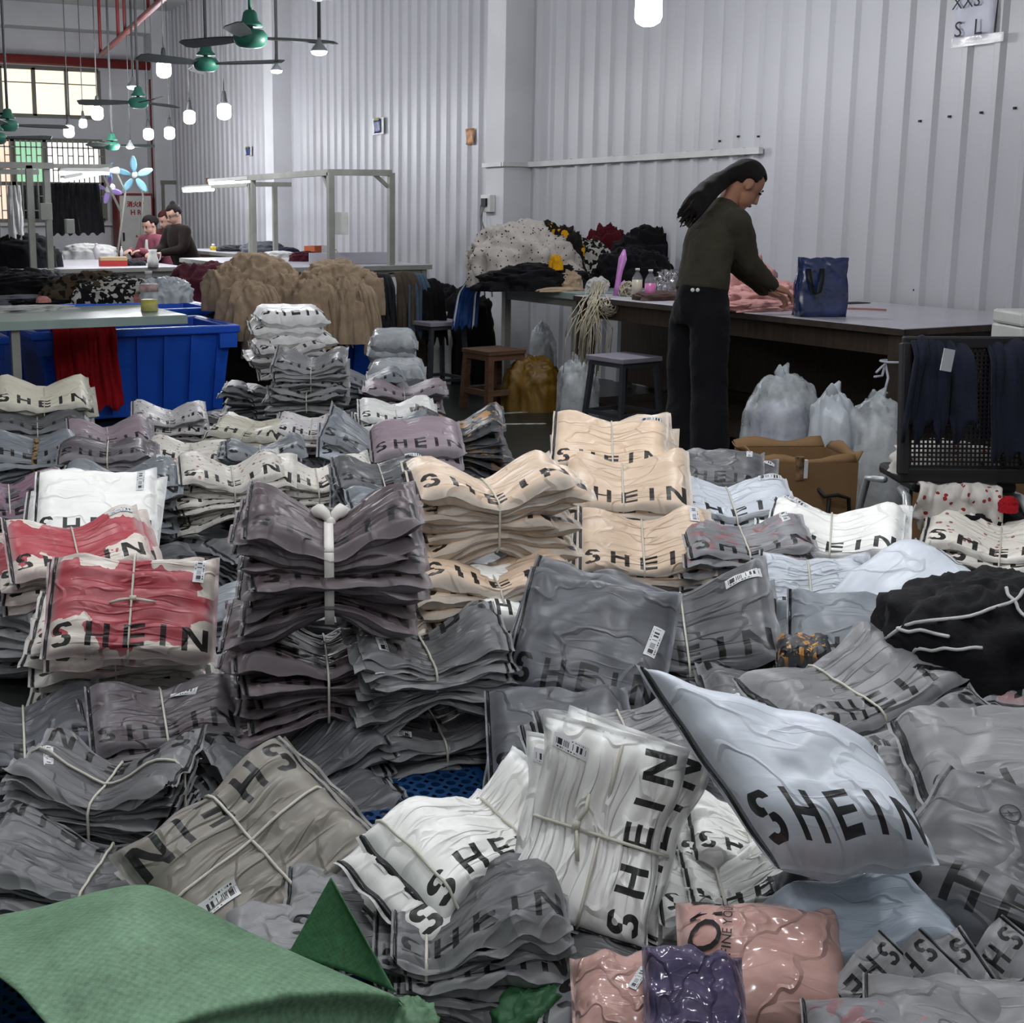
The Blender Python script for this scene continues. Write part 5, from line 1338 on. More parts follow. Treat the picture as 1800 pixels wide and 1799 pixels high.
    def tie_path(s, m=16, frac=0.47, x0=None):
        """closed path of a string at x = px round the stack"""
        x0 = s.px if x0 is None else x0
        v = np.linspace(-frac, frac, m)
        T = s.pos(0, np.full(m, x0 / s.L), v, 1); Bm = s.pos(s.n - 1, np.full(m, x0 / s.L), v[::-1], -1)
        T[:, 0] = x0; Bm[:, 0] = x0
        T[:, 2] += 0.004; Bm[:, 2] -= 0.003
        # smooth the top line a little so the string bridges creases
        for A in (T, Bm):
            A[1:-1] = (A[:-2] + 2 * A[1:-1] + A[2:]) / 4
        yk = max(T[:, 1].max(), Bm[:, 1].max()); yn = min(T[:, 1].min(), Bm[:, 1].min())
        k = 5
        side1 = np.stack([np.full(k, x0), np.full(k, yk + 0.004), np.linspace(T[-1, 2], Bm[0, 2], k + 2)[1:-1]], -1)
        side2 = np.stack([np.full(k, x0), np.full(k, yn - 0.004), np.linspace(Bm[-1, 2], T[0, 2], k + 2)[1:-1]], -1)
        return np.concatenate([T, side1, Bm, side2])
    def cross_path(s, m=18, frac=0.47):
        u = np.linspace(-frac, frac, m)
        T = s.pos(0, u, np.zeros(m), 1); Bm = s.pos(s.n - 1, u[::-1], np.zeros(m), -1)
        T[:, 1] = 0; Bm[:, 1] = 0; T[:, 2] += 0.004; Bm[:, 2] -= 0.003
        return np.concatenate([T, Bm])

def frame_from(a, b, c, d0, tau, phi=0.0):
    """the plane of a top face from three of its corners: a (zip, lettered side), b (far end, lettered side), c (zip, other side)"""
    M = atd((b[0] + c[0]) / 2, (b[1] + c[1]) / 2, d0)
    h = np.array([CAM[0] - M[0], CAM[1] - M[1], 0.0]); h /= np.linalg.norm(h)
    ph = math.radians(phi); h = np.array([h[0]*math.cos(ph) - h[1]*math.sin(ph), h[0]*math.sin(ph) + h[1]*math.cos(ph), 0])
    ta = math.radians(tau); n = np.array([0, 0, math.cos(ta)]) + h * math.sin(ta)
    def hit(p):
        r = ray(*p); return CAM + r * (((M - CAM) @ n) / (r @ n))
    A, B, C_ = hit(a), hit(b), hit(c)
    x0, y0 = B - A, C_ - A
    L, D = np.linalg.norm(x0), np.linalg.norm(y0)
    x, y = x0 / L, y0 / D
    s_, d_ = x + y, x - y
    s_ /= np.linalg.norm(s_); d_ /= np.linalg.norm(d_)
    x, y = (s_ + d_) / math.sqrt(2), (s_ - d_) / math.sqrt(2)
    zc = np.cross(x, y)
    return M, x, y, zc, L, D
def place(o, M, x, y, z):
    R = Matrix(((x[0], y[0], z[0], M[0]), (x[1], y[1], z[1], M[1]), (x[2], y[2], z[2], M[2]), (0, 0, 0, 1)))
    o.matrix_world = R
SEED = [100]
DEBUG = []
CATPOS = []
def bundle(label, a, b, c, d0, tau, n, color, t=0.028, phi=0.0, tie='string', loose=False, labels=1, cat=None, name=None, group=None, L=None, D=None, res=None, lab_at=None, knot=None, colors=None, x2=None, quad=None, **kw):
    M, x, y, z, L0, D0 = frame_from(a, b, c, d0, tau, phi)
    if quad is not None:
        q4 = []
        for p_ in (a, b, c, quad):
            r_ = ray(*p_); W_ = CAM + r_ * (((M - CAM) @ z) / (r_ @ z)) - M; q4.append((float(W_ @ x), float(W_ @ y)))
        kw['quad'] = q4; L, D = L0, D0
    L = L or L0; D = D or D0
    CATPOS.append((float(M[0]), float(M[1]), label))
    DEBUG.append((label[:34], round(L, 2), round(D, 2), [round(float(q), 2) for q in M], round(float(z[2]), 2)))
    return bundle_at(label, M, x, y, z, L, D, n, color, t, tie, loose, labels, cat, name, group, d0, res, lab_at, knot, colors, x2, **kw)
def bundle_at(label, M, x, y, z, L, D, n, color, t=0.028, tie='string', loose=False, labels=1, cat=None, name=None, group=None, dist=3.0, res=None, lab_at=None, knot=None, colors=None, x2=None, **kw):
    SEED[0] += 1
    seed = SEED[0]
    if n == 1: tie = None
    S = Stack(L, D, n, t, seed, **({**dict(pinch=0.0 if (loose or not tie) else 0.57), **kw}))
    root = thing(name or ('packed_garment' if (n == 1) else 'tied_bundle' if tie else 'packet_stack'), label, cat or ('packet' if n == 1 else 'bundle'), (0, 0, 0), 0, group)
    place(root, M, x, y, z)
    f = res or (1.5 if dist < 2.6 else 1.15 if dist < 3.6 else 0.85 if dist < 5.5 else 0.6)
    for i in range(n):
        q = f if i < 2 else f * 0.72
        nu, nv = max(8, int(22 * q)), max(7, int(18 * q))
        cc = colors[i % len(colors)] if colors else color
        me = S.bag_mesh(i, nu, nv); me.materials.append(pmat(cc, n == 1 or not tie))
        o = link('garment_packet', me, None, root)
        if dist < 4.2 and PM[cc].get('zip_dark', True):
            zm = S.zip_mesh(i, max(6, nv // 2 * (2 if i < 2 else 1))); zm.materials.append(m_zip); link('zip_rail', zm, None, o)
        if labels and dist < 5.0 and (i == 0 or (i < n and S.r.random() < 0.35)):
            lu, lv, la = (lab_at if (lab_at and i == 0) else (0.36 + S.r.uniform(-0.03, 0.03), 0.33 + S.r.uniform(-0.04, 0.04), S.r.uniform(-0.15, 0.15) + 1.57 * S.r.choice((1, 1, 0))))
            lm = S.patch(i, lu - 0.10, lu + 0.10, lv - 0.044, lv + 0.044, 8, 3, 0.0022, la); lm.materials.append(label_mat())
            link('barcode_label', lm, None, o)
    if tie and not loose:
        mb = MB()
        rad = 0.0032 if tie == 'string' else 0.006
        P = S.tie_path()
        if tie == 'ribbon':
            m_ = len(P); dirx = np.array([1.0, 0, 0]); w = 0.011
            Q = np.stack([P - dirx * w, P + dirx * w], 1); Q = np.concatenate([Q, Q[:1]])
            o = MB().grid(Q).obj('tie_ribbon', m_ribbon, root, True); sm = o.modifiers.new('thick', 'SOLIDIFY'); sm.thickness = 0.003
        else:
            mb.tube(P, rad, 5, closed=True); mb.obj('tie_string', m_string, root, True)
        if x2:
            for xx in x2: MB().tube(S.tie_path(x0=xx), rad, 5, closed=True).obj('tie_string', m_string, root, True)
        if S.cross: MB().tube(S.cross_path(), rad, 5, closed=True).obj('tie_string', m_string, root, True)
        if knot:
            vk = knot[0]
            k0 = S.pos(0, np.array([S.px / L]), np.array([vk]), 1)[0] + np.array([0, 0, 0.006])
            kb = MB()
            if tie == 'ribbon':
                for sg, ln in ((-1, 0.055), (1, 0.05)):
                    pts = [k0 + np.array([sg * ln * q * 0.8, 0.05 * q, 0.02 * math.sin(q * 3)]) for q in (0, 0.3, 0.6, 0.85, 1.0)]
                    kb.tube(pts, [0.006, 0.014, 0.02, 0.016, 0.004], 7)
                kb.tube([k0 + np.array([0, -0.01, 0]), k0 + np.array([0, 0.012, 0.004])], 0.012, 8)
                kb.obj('bow', m_ribbon, root, True)
            else:
                kb.tube([k0 + np.array([-0.008, 0, 0]), k0 + np.array([0.008, 0, 0.002])], 0.007, 7)
                kb.obj('knot', m_string, root, True)
                rr = random.Random(seed)
                for sg in (-1, 1):
                    kk = MB().tube([k0, k0 + np.array([sg * 0.03, -0.01, 0.012]), k0 + np.array([sg * 0.055, -0.02 + 0.02 * rr.random(), 0.006])], [0.003, 0.004, 0.0035], 5)
                    kk.obj('string_end', m_string, root, True)
    return root, S
# ------------------------------------------------------------------ where each bundle lies
def solve(a, b, c, L, ratio, phi=0.0, lo=-10, hi=75):
    best = None
    for ta in np.arange(lo, hi + 0.1, 2.5):
        _, _, _, z, l, d = frame_from(a, b, c, 1.0, float(ta), phi)
        if z[2] < 0: continue
        e = abs(math.log((d / l) / ratio))
        if best is None or e < best[0]: best = (e, float(ta), L / l)
    return best[1], best[2]
def B(label, a, b, c, n, color, L=0.40, ratio=0.74, phi=0.0, d=None, tau=None, **kw):
    ta, d0 = solve(a, b, c, L, ratio, phi)
    if tau is not None: ta = tau
    if d is not None: d0 = d
    r = bundle(label, a, b, c, d0, ta, n, color, phi=phi, L=L, D=L * ratio, **kw)
    DEBUG[-1] = DEBUG[-1] + (round(ta), round(d0, 2))
    return r

# --- foreground
BIG = B('big pale blue-white packed garment propped on the heap, huge black lettering', (1362, 1505), (1662, 1498), (1118, 1178), 1, 'coolbig', 0.36, 1.12, t=0.15, labels=0, wrk=0.85, res=2.6, d=1.95, tau=42, quad=(1545, 1262), twist=-0.03)
WB = B('bright white packet bundle tied crosswise with string, lettering reading upward', (1150, 1695), (1220, 1345), (888, 1597), 6, 'white', 0.335, 0.80, t=0.028, tie='string', pinch=0.42, cross=0.25, lab_at=(0.36, 0.30, -1.75), knot=(0.15,), res=2.0, d=2.1)
B('white bundle pinched tight at one end, black zips fanned at the other', (770, 1580), (965, 1415), (690, 1490), 11, 'white', 0.38, 0.62, t=0.021, px=0.09, pinch=0.68, pw=0.08, fan=0.15, labels=0, d=2.25, tau=25, x2=[-0.13])
B('off-white bundle half hidden under the big pale packet', (1195, 1490), (1440, 1475), (1190, 1395), 6, 'white', 0.25, 0.74, d=2.25, tau=16, labels=0, pw=0.07)
B('white bundle with bare film ends fanned towards the light blue one', (1200, 1580), (1440, 1560), (1195, 1505), 8, 'white', 0.24, 0.7, d=2.15, tau=10, px=-0.05, pinch=0.6, fan=0.3, labels=0, t=0.016, pw=0.06)
B('light blue folded garments over navy ones in clear film', (1400, 1705), (1668, 1640), (1365, 1560), 5, 'sky', 0.27, 0.66, colors=['sky', 'navy', 'navy'], t=0.04, tie=None, d=1.97, tau=22, labels=0)
PK = B('dusty pink garment in glossy clear film with fine black print', (1170, 1830), (1465, 1800), (1225, 1610), 1, 'pink', 0.25, 0.9, t=0.08, labels=0, d=1.86, res=2.2, tau=26)
B('rose pink garment in clear film with a white barcode tag', (1000, 1860), (1190, 1850), (1012, 1690), 1, 'pink', 0.18, 0.95, t=0.06, d=1.83, tau=30, lab_at=(0.05, 0.12, 0.9), res=1.8)
B('deep violet garment in clear film wedged between the pink ones', (1140, 1870), (1300, 1860), (1150, 1690), 1, 'violet', 0.14, 1.1, t=0.05, d=1.74, tau=34, labels=0, res=1.8)
CHP = B('charcoal packet with round warning symbols at the right edge', (1655, 1530), (1900, 1650), (1735, 1395), 1, 'charcoal', 0.40, 0.76, t=0.07, d=1.95, tau=30, labels=0)
B('dark grey bundle standing on edge below the warning-symbol packet', (1640, 1580), (1900, 1760), (1745, 1480), 7, 'dark', 0.42, 0.7, t=0.024, d=2.02, tau=22)
B('grey packet with lettering running downward in front of the red-tinged bundle', (1700, 1215), (1500, 1385), (1810, 1345), 3, 'grey', 0.36, 0.8, d=2.45, tau=30, tie=None, t=0.035, labels=0)
B('light grey packets with tilted barcode labels stacked beside the big pale packet', (1575, 1430), (1755, 1425), (1605, 1350), 4, 'midgrey', 0.32, 0.74, d=2.3, tau=20, lab_at=(0.1, 0.15, -0.3))
B('plain grey packet at the right edge above the warning-symbol packet', (1700, 1400), (1900, 1350), (1690, 1320), 2, 'midgrey', 0.38, 0.74, d=2.25, tau=18, labels=0, tie=None, t=0.05)
B('wide flat grey bundle with red-tinged garments and long black zips', (1770, 1214), (1815, 1140), (1540, 1186), 7, 'redgrey', 0.36, 0.92, d=2.85, tau=4, colors=['redgrey', 'grey'], pinch=0.2, labels=0, t=0.024)
B('grey bundle with lettering rising to the right behind the big pale packet', (1420, 1290), (1640, 1165), (1330, 1215), 4, 'midgrey', 0.40, 0.74, d=2.75, tau=14, t=0.035, labels=0)
B('grey bundle with upside-down lettering beside the dark labelled bundle', (1490, 1128), (1255, 1180), (1505, 1205), 7, 'grey', 0.38, 0.74, d=3.0, tau=14, t=0.024)
B('milky packets standing upright with stacked black letters', (1345, 1080), (1505, 1070), (1345, 975), 4, 'cool', 0.28, 0.74, d=3.25, tau=45, t=0.03, labels=0)
B('grey packets leaning one behind another beside the black jacket', (1400, 1150), (1590, 1160), (1405, 1050), 6, 'bluegrey', 0.30, 0.74, d=3.05, tau=35, t=0.03, tie=None, jit=0.03)
B('pale puffy packet with an empty film end pointing up right', (1600, 1150), (1738, 1025), (1505, 1050), 1, 'cool', 0.34, 0.95, d=3.1, tau=32, t=0.09, lab_at=(0.40, 0.1, 1.5))
B('white bundle between the cardboard box and the milky packets', (1352, 965), (1535, 965), (1388, 868), 7, 'white', 0.38, 0.74, d=3.75, tau=24, lab_at=(-0.32, 0.36, -0.4))
B('white heart-dotted bundle by the chrome chair leg', (1640, 960), (1850, 968), (1672, 892), 8, 'hearts', 0.42, 0.74, d=4.0, tau=18, t=0.024)
B('grey-white bundle right of the taller cream stack', (1225, 905), (1378, 900), (1195, 832), 6, 'cool', 0.36, 0.74, d=4.0, tau=22)
B('dark packet with barcode at the top beside the worker\'s leg', (1198, 850), (1300, 852), (1215, 800), 2, 'charcoal', 0.30, 0.74, d=4.25, tau=25, tie=None)
B('grey bundle with a red badge below the grey-white one', (1240, 975), (1385, 965), (1235, 905), 6, 'redgrey', 0.36, 0.74, d=3.7, tau=12, t=0.024)
# --- cream stacks
B('cream packets leaning at the top of the taller cream stack', (990, 808), (1168, 815), (985, 722), 5, 'cream', 0.38, 0.74, d=4.15, tau=42, t=0.028, pinch=0.6)
B('cream bundle with full lettering, second from the top of the taller stack', (990, 868), (1205, 878), (985, 800), 4, 'cream', 0.42, 0.74, d=4.0, tau=24, t=0.035, labels=0)
B('cream bundle with full lettering at the foot of the taller stack', (1010, 995), (1262, 1005), (1000, 872), 6, 'cream', 0.42, 0.74, d=3.75, tau=30, t=0.035)
B('tied cream bundle at the top of the shorter cream stack', (737, 862), (1003, 842), (718, 796), 8, 'cream', 0.42, 0.74, d=3.42, tau=5, t=0.036, labels=0, curl=0.03, pinch=0.55)
B('tied cream bundle at the bottom of the shorter cream stack', (735, 1035), (1010, 1008), (722, 965), 6, 'cream', 0.42, 0.74, d=3.33, tau=4, t=0.034, labels=0)
B('white packet peeping out below the shorter cream stack', (850, 1090), (985, 1070), (850, 1030), 2, 'white', 0.30, 0.8, d=3.3, tau=20, tie=None, labels=0)
# --- dark ones in the middle
B('dark slate packet leaning on the heap with full lettering', (893, 1200), (1128, 1255), (962, 1008), 2, 'dark', 0.38, 0.84, d=3.0, tau=48, t=0.04, tie=None, lab_at=(0.38, 0.05, 1.4), res=1.6)
B('dark bundle pinched in the middle with several barcode labels', (1060, 1150), (1375, 1160), (1035, 1000), 8, 'charcoal', 0.46, 0.74, d=3.15, tau=34, t=0.03, pinch=0.65, fan=0.2)
B('black packet lying below the dark slate packet', (905, 1340), (1075, 1350), (903, 1240), 4, 'dark', 0.32, 0.8, d=2.8, tau=30, t=0.03, tie=None, labels=0)
B('grey bundle with wrapped garments in front of the black packet', (1040, 1335), (1230, 1320), (985, 1240), 4, 'midgrey', 0.34, 0.74, d=2.55, tau=24, t=0.04, labels=0)
# --- grey tower
GT, GS = B('grey bundle at the top of the many-layered grey tower', (838, 1062), (616, 1085), (885, 1135), 15, 'grey', 0.36, 0.74, d=3.0, tau=8, t=0.0135, pinch=0.62, fan=0.25, lab_at=(0.36, 0.28, -1.4), jit=0.013)
# --- maroon tower
MT, MS = B('wine-coloured bundle tied with a white cloth bow', (418, 940), (715, 935), (440, 850), 10, 'maroon', 0.42, 0.72, d=2.95, tau=4, t=0.030, tie='ribbon', knot=(0.25,), pinch=0.5, curl=0.06, labels=0, res=1.5, fan=0.1)
# --- left foreground
B('large packet with a rose-red garment tied with white cord', (75, 1176), (357, 1176), (104, 966), 2, 'pinkred', 0.40, 0.74, d=3.1, tau=48, t=0.035, pinch=0.22, knot=(0.05,), lab_at=(0.38, 0.36, 1.5), res=1.7)
B('white heart-dotted bundle behind the rose-red packet', (40, 1160), (345, 1140), (60, 1030), 8, 'hearts', 0.42, 0.74, d=3.25, tau=14, t=0.026, labels=0)
B('rose-red and white bundle behind the large rose-red packet', (15, 1010), (262, 975), (5, 925), 5, 'pinkred', 0.42, 0.74, d=3.7, tau=20, t=0.03)
B('plum grey bundle with a slanting barcode label', (195, 1300), (385, 1270), (190, 1210), 4, 'plum', 0.34, 0.74, d=2.95, tau=22, t=0.03, lab_at=(0.15, 0.2, -0.4))
B('big grey bundle cross-tied with string on the dark floor side', (388, 1288), (95, 1300), (272, 1370), 14, 'grey', 0.36, 0.66, d=2.62, tau=2, t=0.0155, pinch=0.6, cross=0.1, lab_at=(0.36, 0.05, 2.0), jit=0.012, fan=0.3)
B('lower grey bundle fanned out at the left edge above the green sack', (300, 1465), (15, 1480), (230, 1530), 10, 'grey', 0.36, 0.7, d=2.42, tau=0, t=0.013, pinch=0.6, px=-0.05, fan=0.4)
B('grey bundle with thin layers between the plum packet and grey tower', (590, 1228), (365, 1300), (650, 1300), 13, 'charcoal', 0.38, 0.74, d=2.9, tau=16, t=0.016, pinch=0.6, fan=0.2)
B('grey bundle in the shadow below the thin-layered one', (620, 1330), (420, 1400), (690, 1400), 9, 'charcoal', 0.38, 0.7, d=2.8, tau=5, t=0.015, pinch=0.6, fan=0.2)
B('taupe packet tied crosswise with upside-down lettering', (500, 1312), (252, 1508), (632, 1450), 2, 'taupe', 0.40, 0.78, d=2.33, tau=38, t=0.06, pinch=0.25, cross=0.15, lab_at=(0.27, 0.14, -0.2), res=1.9)
B('taupe bundle lying under the cross-tied taupe packet', (690, 1450), (420, 1560), (700, 1550), 6, 'taupe', 0.40, 0.74, d=2.4, tau=8, t=0.022, jit=0.03, labels=0)
B('dark navy bundle at the left edge', (-95, 1330), (140, 1280), (-60, 1225), 11, 'dark', 0.38, 0.74, d=2.95, tau=14, t=0.022, labels=0)
B('grey bundle with deep soft folds beside the green sack corner', (690, 1640), (965, 1630), (705, 1570), 14, 'grey', 0.28, 0.8, d=2.1, tau=2, t=0.016, px=-0.08, pinch=0.5, fan=0.35, labels=0, pw=0.08)
B('grey lettered bundle behind the green sack corner', (560, 1620), (745, 1610), (575, 1535), 5, 'midgrey', 0.34, 0.74, d=2.25, tau=18, t=0.024, labels=0)
B('pale grey packet partly covered by the green sack', (400, 1700), (580, 1680), (420, 1625), 2, 'midgrey', 0.22, 0.74, d=2.18, tau=10, t=0.04, tie=None, labels=0)
# --- middle left
B('white packet with four letters showing in front of the heart-dotted bundles', (86, 930), (240, 945), (88, 838), 3, 'white', 0.38, 0.74, d=4.1, tau=42, t=0.03, tie=None)
B('blue-grey lettered bundle left of the heart-dotted stack', (125, 858), (275, 848), (140, 808), 9, 'bluegrey', 0.40, 0.74, d=4.8, tau=12, t=0.026)
B('mauve and dark bundle at the left edge', (-75, 890), (95, 875), (-65, 830), 7, 'mauve', 0.40, 0.74, d=4.7, tau=12, t=0.028)
LEO = B('blue-grey bundle tied with a leopard-print strip', (-40, 805), (118, 798), (-20, 755), 5, 'bluegrey', 0.40, 0.74, d=5.3, tau=14, t=0.03, tie='ribbon', pinch=0.6, px=0.03)
B('plum grey packets slumped beside the leopard-tied bundle', (112, 805), (258, 800), (120, 768), 3, 'plum', 0.38, 0.74, d=5.2, tau=10, t=0.035)
B('white stack with rows of letters in front of the blue tub', (233, 738), (355, 735), (240, 695), 8, 'dots', 0.38, 0.74, d=6.3, tau=12, t=0.03)
B('ivory bundle in front of the red cloth', (-15, 722), (155, 712), (0, 660), 4, 'ivory', 0.46, 0.74, d=6.2, tau=18, t=0.035, fan=0.2)
B('charcoal lettered bundle below the ivory one', (-15, 755), (140, 748), (-10, 715), 6, 'charcoal', 0.44, 0.74, d=6.0, tau=8, t=0.03)
B('lilac-grey pleated bundle between the charcoal and white stacks', (110, 800), (238, 782), (140, 725), 7, 'lilac', 0.36, 0.8, d=5.7, tau=16, t=0.026)
B('heart-dotted bundle with many layers, the largest of its kind', (318, 850), (482, 832), (335, 790), 11, 'hearts', 0.40, 0.74, d=4.9, tau=12, t=0.024)
B('heart-dotted bundle behind the wine-coloured tower', (480, 850), (632, 842), (482, 800), 9, 'hearts', 0.40, 0.74, d=5.0, tau=10, t=0.024)
B('small heart-dotted bundle below the white lettered stack', (265, 810), (375, 805), (290, 770), 4, 'hearts', 0.36, 0.74, d=5.5, tau=14, t=0.03)
B('ivory packet with lettering to the right of the blue tub', (366, 752), (482, 775), (395, 722), 3, 'ivory', 0.38, 0.74, d=6.0, tau=16, t=0.035)
B('blue-grey bundle pinched flat in front of the ivory lettered packet', (395, 806), (515, 800), (400, 772), 5, 'bluegrey', 0.36, 0.74, d=5.4, tau=10, t=0.028, fan=0.2)
B('pale dotted bundle in the middle of the far heap', (488, 768), (590, 765), (505, 718), 5, 'dots', 0.36, 0.74, d=6.0, tau=18, t=0.03)
B('blue-grey and white bundle with pointed film ends', (555, 800), (720, 805), (590, 712), 9, 'bluegrey', 0.42, 0.74, d=5.5, tau=18, t=0.028, colors=['bluegrey', 'white', 'cool'], pinch=0.65, fan=0.35)
B('bright white bundle beyond the lilac lettered one', (635, 742), (752, 735), (640, 690), 5, 'white', 0.38, 0.74, d=6.0, tau=16, t=0.035, labels=0)
B('lilac packet with full lettering in the middle of the heap', (668, 798), (805, 792), (660, 752), 3, 'lilac', 0.38, 0.74, d=5.2, tau=20, t=0.04, tie=None)
B('black and mustard bundle at the far corner of the heap', (735, 765), (868, 760), (745, 708), 10, 'blackyel', 0.42, 0.78, d=5.8, tau=12, t=0.026, fan=0.2)
B('charcoal bundle between the heart-dotted and cream stacks', (622, 850), (722, 840), (618, 802), 5, 'charcoal', 0.36, 0.74, d=4.7, tau=14, t=0.03)
B('grey striped-end bundle under the charcoal one', (660, 905), (775, 895), (655, 862), 6, 'bluegrey', 0.38, 0.74, d=4.3, tau=8, t=0.026)
# --- far stack by the tubs
B('plump white packets at the very top of the far stack', (450, 575), (563, 565), (462, 540), 3, 'white', 0.40, 0.74, d=7.0, tau=6, t=0.055, tie=None, labels=0)
B('white dotted bundle below the plump white packets', (438, 625), (562, 610), (448, 590), 6, 'dots', 0.40, 0.74, d=6.9, tau=8, t=0.032)
B('grey-brown lettered bundle at the front of the far stack', (485, 642), (602, 642), (492, 606), 8, 'midgrey', 0.38, 0.74, d=6.5, tau=12, t=0.028)
B('grey bundle at the base of the far stack', (470, 690), (600, 690), (480, 665), 6, 'midgrey', 0.40, 0.74, d=6.5, tau=2, t=0.026)
B('dark bundle beside the blue tub corner', (400, 690), (500, 690), (408, 660), 8, 'charcoal', 0.38, 0.74, d=6.9, tau=4, t=0.028)
B('blue-grey bundle at the foot of the clear-bagged stack', (592, 672), (690, 668), (600, 640), 7, 'bluegrey', 0.36, 0.74, d=6.8, tau=8, t=0.028)
B('flat lilac bundle with pointed ends near the far stools', (635, 695), (770, 690), (650, 670), 5, 'lilac', 0.44, 0.7, d=6.6, tau=5, t=0.028, fan=0.2)
B('tall pile of garments in clear bags near the far stools', (645, 605), (728, 605), (652, 580), 5, 'clearwhite', 0.30, 0.8, d=7.7, tau=8, t=0.07, tie=None, labels=0)
B('clear-bagged grey garments slumped before the clear-bagged pile', (640, 662), (745, 662), (648, 632), 2, 'clearwhite', 0.36, 0.8, d=7.2, tau=8, t=0.08, tie=None, labels=0)

def below(label, src, St, n, color, t, dx=0.0, dy=0.0, gap=0.004, rot=0.0, **kw):
    """another bundle of the same tower directly underneath"""
    Mw = np.array(src.matrix_basis)
    x, y, z, M = Mw[:3, 0], Mw[:3, 1], Mw[:3, 2], Mw[:3, 3]
    c_, s_ = math.cos(rot), math.sin(rot)
    x2, y2 = x * c_ + y * s_, y * c_ - x * s_
    return bundle_at(label, M - z * (St.H + gap) + x * dx + y * dy, x2, y2, z, St.L, St.D, n, color, t, dist=3.0, **kw)
G2, GS2 = below('grey bundle second from the top of the grey tower', GT, GS, 11, 'grey', 0.0135, -0.02, 0.02, pinch=0.62, fan=0.25, jit=0.013)
below('grey bundle at the foot of the grey tower', G2, GS2, 10, 'charcoal', 0.0135, -0.04, 0.04, pinch=0.62, fan=0.25, jit=0.015)
M2, MS2 = below('wine-coloured bundle below the one with the bow', MT, MS, 8, 'maroon', 0.028, -0.03, -0.01, px=0.02, rot=0.05)
# ------------------------------------------------------------------ green sack, jacket, pallet, buried layer
def green_sack():
    sil = [(-140, 1640), (0, 1608), (65, 1598), (160, 1570), (225, 1556), (270, 1556), (340, 1592), (430, 1640), (540, 1690), (640, 1732), (692, 1752), (700, 1790), (690, 1860)]
    zz = [0.22, 0.22, 0.23, 0.24, 0.25, 0.25, 0.24, 0.22, 0.21, 0.20, 0.18, 0.12, 0.08]
    P = np.array([atz(x, y, z) for (x, y), z in zip(sil, zz)])
    s = np.linspace(0, len(P) - 1, 60); Q = np.stack([np.interp(s, np.arange(len(P)), P[:, k]) for k in range(3)], -1)
    for _ in range(4): Q[1:-1] = (Q[:-2] + 2*Q[1:-1] + Q[2:])/4
    cen = atz(150, 1900, 0.25); rows = []
    for k, (f, dz) in enumerate(((-0.10, -0.22), (-0.08, -0.14), (-0.045, -0.05), (-0.015, -0.008), (0.0, 0.0))):
        R = Q + (Q - cen)/np.linalg.norm(Q - cen, axis=1)[:, None]*(-f if k < 4 else 0); R[:, 2] = np.maximum(Q[:, 2] + dz, 0.004); rows.append(R)
    for k in range(1, 31):
        f = k/30; R = Q*(1 - f) + cen*f; 
        R[:, 2] = Q[:, 2]*(1 - f) + 0.27*f + 0.035*math.sin(f*3.1) + 0.006*fbm(np.stack([R[:, 0]*7, R[:, 1]*7, np.zeros(60)], -1), 3, 3, True) ; rows.append(R)
    G = np.stack(rows, 0)
    uv = G.reshape(-1, 3)[:, :2]*1.0
    o0 = np.array([cen[0], cen[1], 0])
    me = fast_mesh('green_sack', G.reshape(-1, 3) - o0, grid_faces(len(rows), 60), uv)
    t = thing('green_sack', 'large full green woven sack in the near corner with a raised flap', 'sack', o0)
    o = link('body', me, m_green, t); sm = o.modifiers.new('thick', 'SOLIDIFY'); sm.thickness = 0.003
    # raised corner flap
    T, A, Bp = atd(580, 1545, 2.12), atd(505, 1680, 2.10), atd(694, 1745, 1.98)
    n = 22; V = []
    for i in range(n + 1):
        f = i/n
        a = T + (A - T)*f; b = T + (Bp - T)*f
        bow = np.array([0.012*math.sin(f*3), -0.018*math.sin(f*3.1), 0.0])
        V.append([a + (b - a)*g + bow*math.sin(g*3.14) + (FW*0.02*math.sin(f*2.5))*g*(1 - g)*4 for g in np.linspace(0, 1, 16)])
    V = np.array(V); uvf = np.stack(np.meshgrid(np.linspace(0, 0.25, n + 1), np.linspace(0, 0.25, 16), indexing='ij'), -1).reshape(-1, 2)
    me = fast_mesh('flap', V.reshape(-1, 3) - o0, grid_faces(n + 1, 16), uvf); f_ = link('flap', me, m_green2, t); sm = f_.modifiers.new('thick', 'SOLIDIFY'); sm.thickness = 0.003
    me = heap_mesh(0.045, 0.05, 0.10, 5, 30, 14, 0.25, 3); me.materials.append(m_green); o = link('gathered_neck', me, None, t); q = atd(722, 1790, 1.96) - o0 - np.array([0, 0, 0.08]); o.location = tuple(q)
    return t
green_sack()
q = atd(965, 1785, 1.98); heap('green_scrap', 'crumpled dark green plastic scrap between the grey and pink packets', 'scrap', (q[0], q[1], q[2] - 0.10), (0.09, 0.07, 0.13), m_green2, 6, amp=0.3)

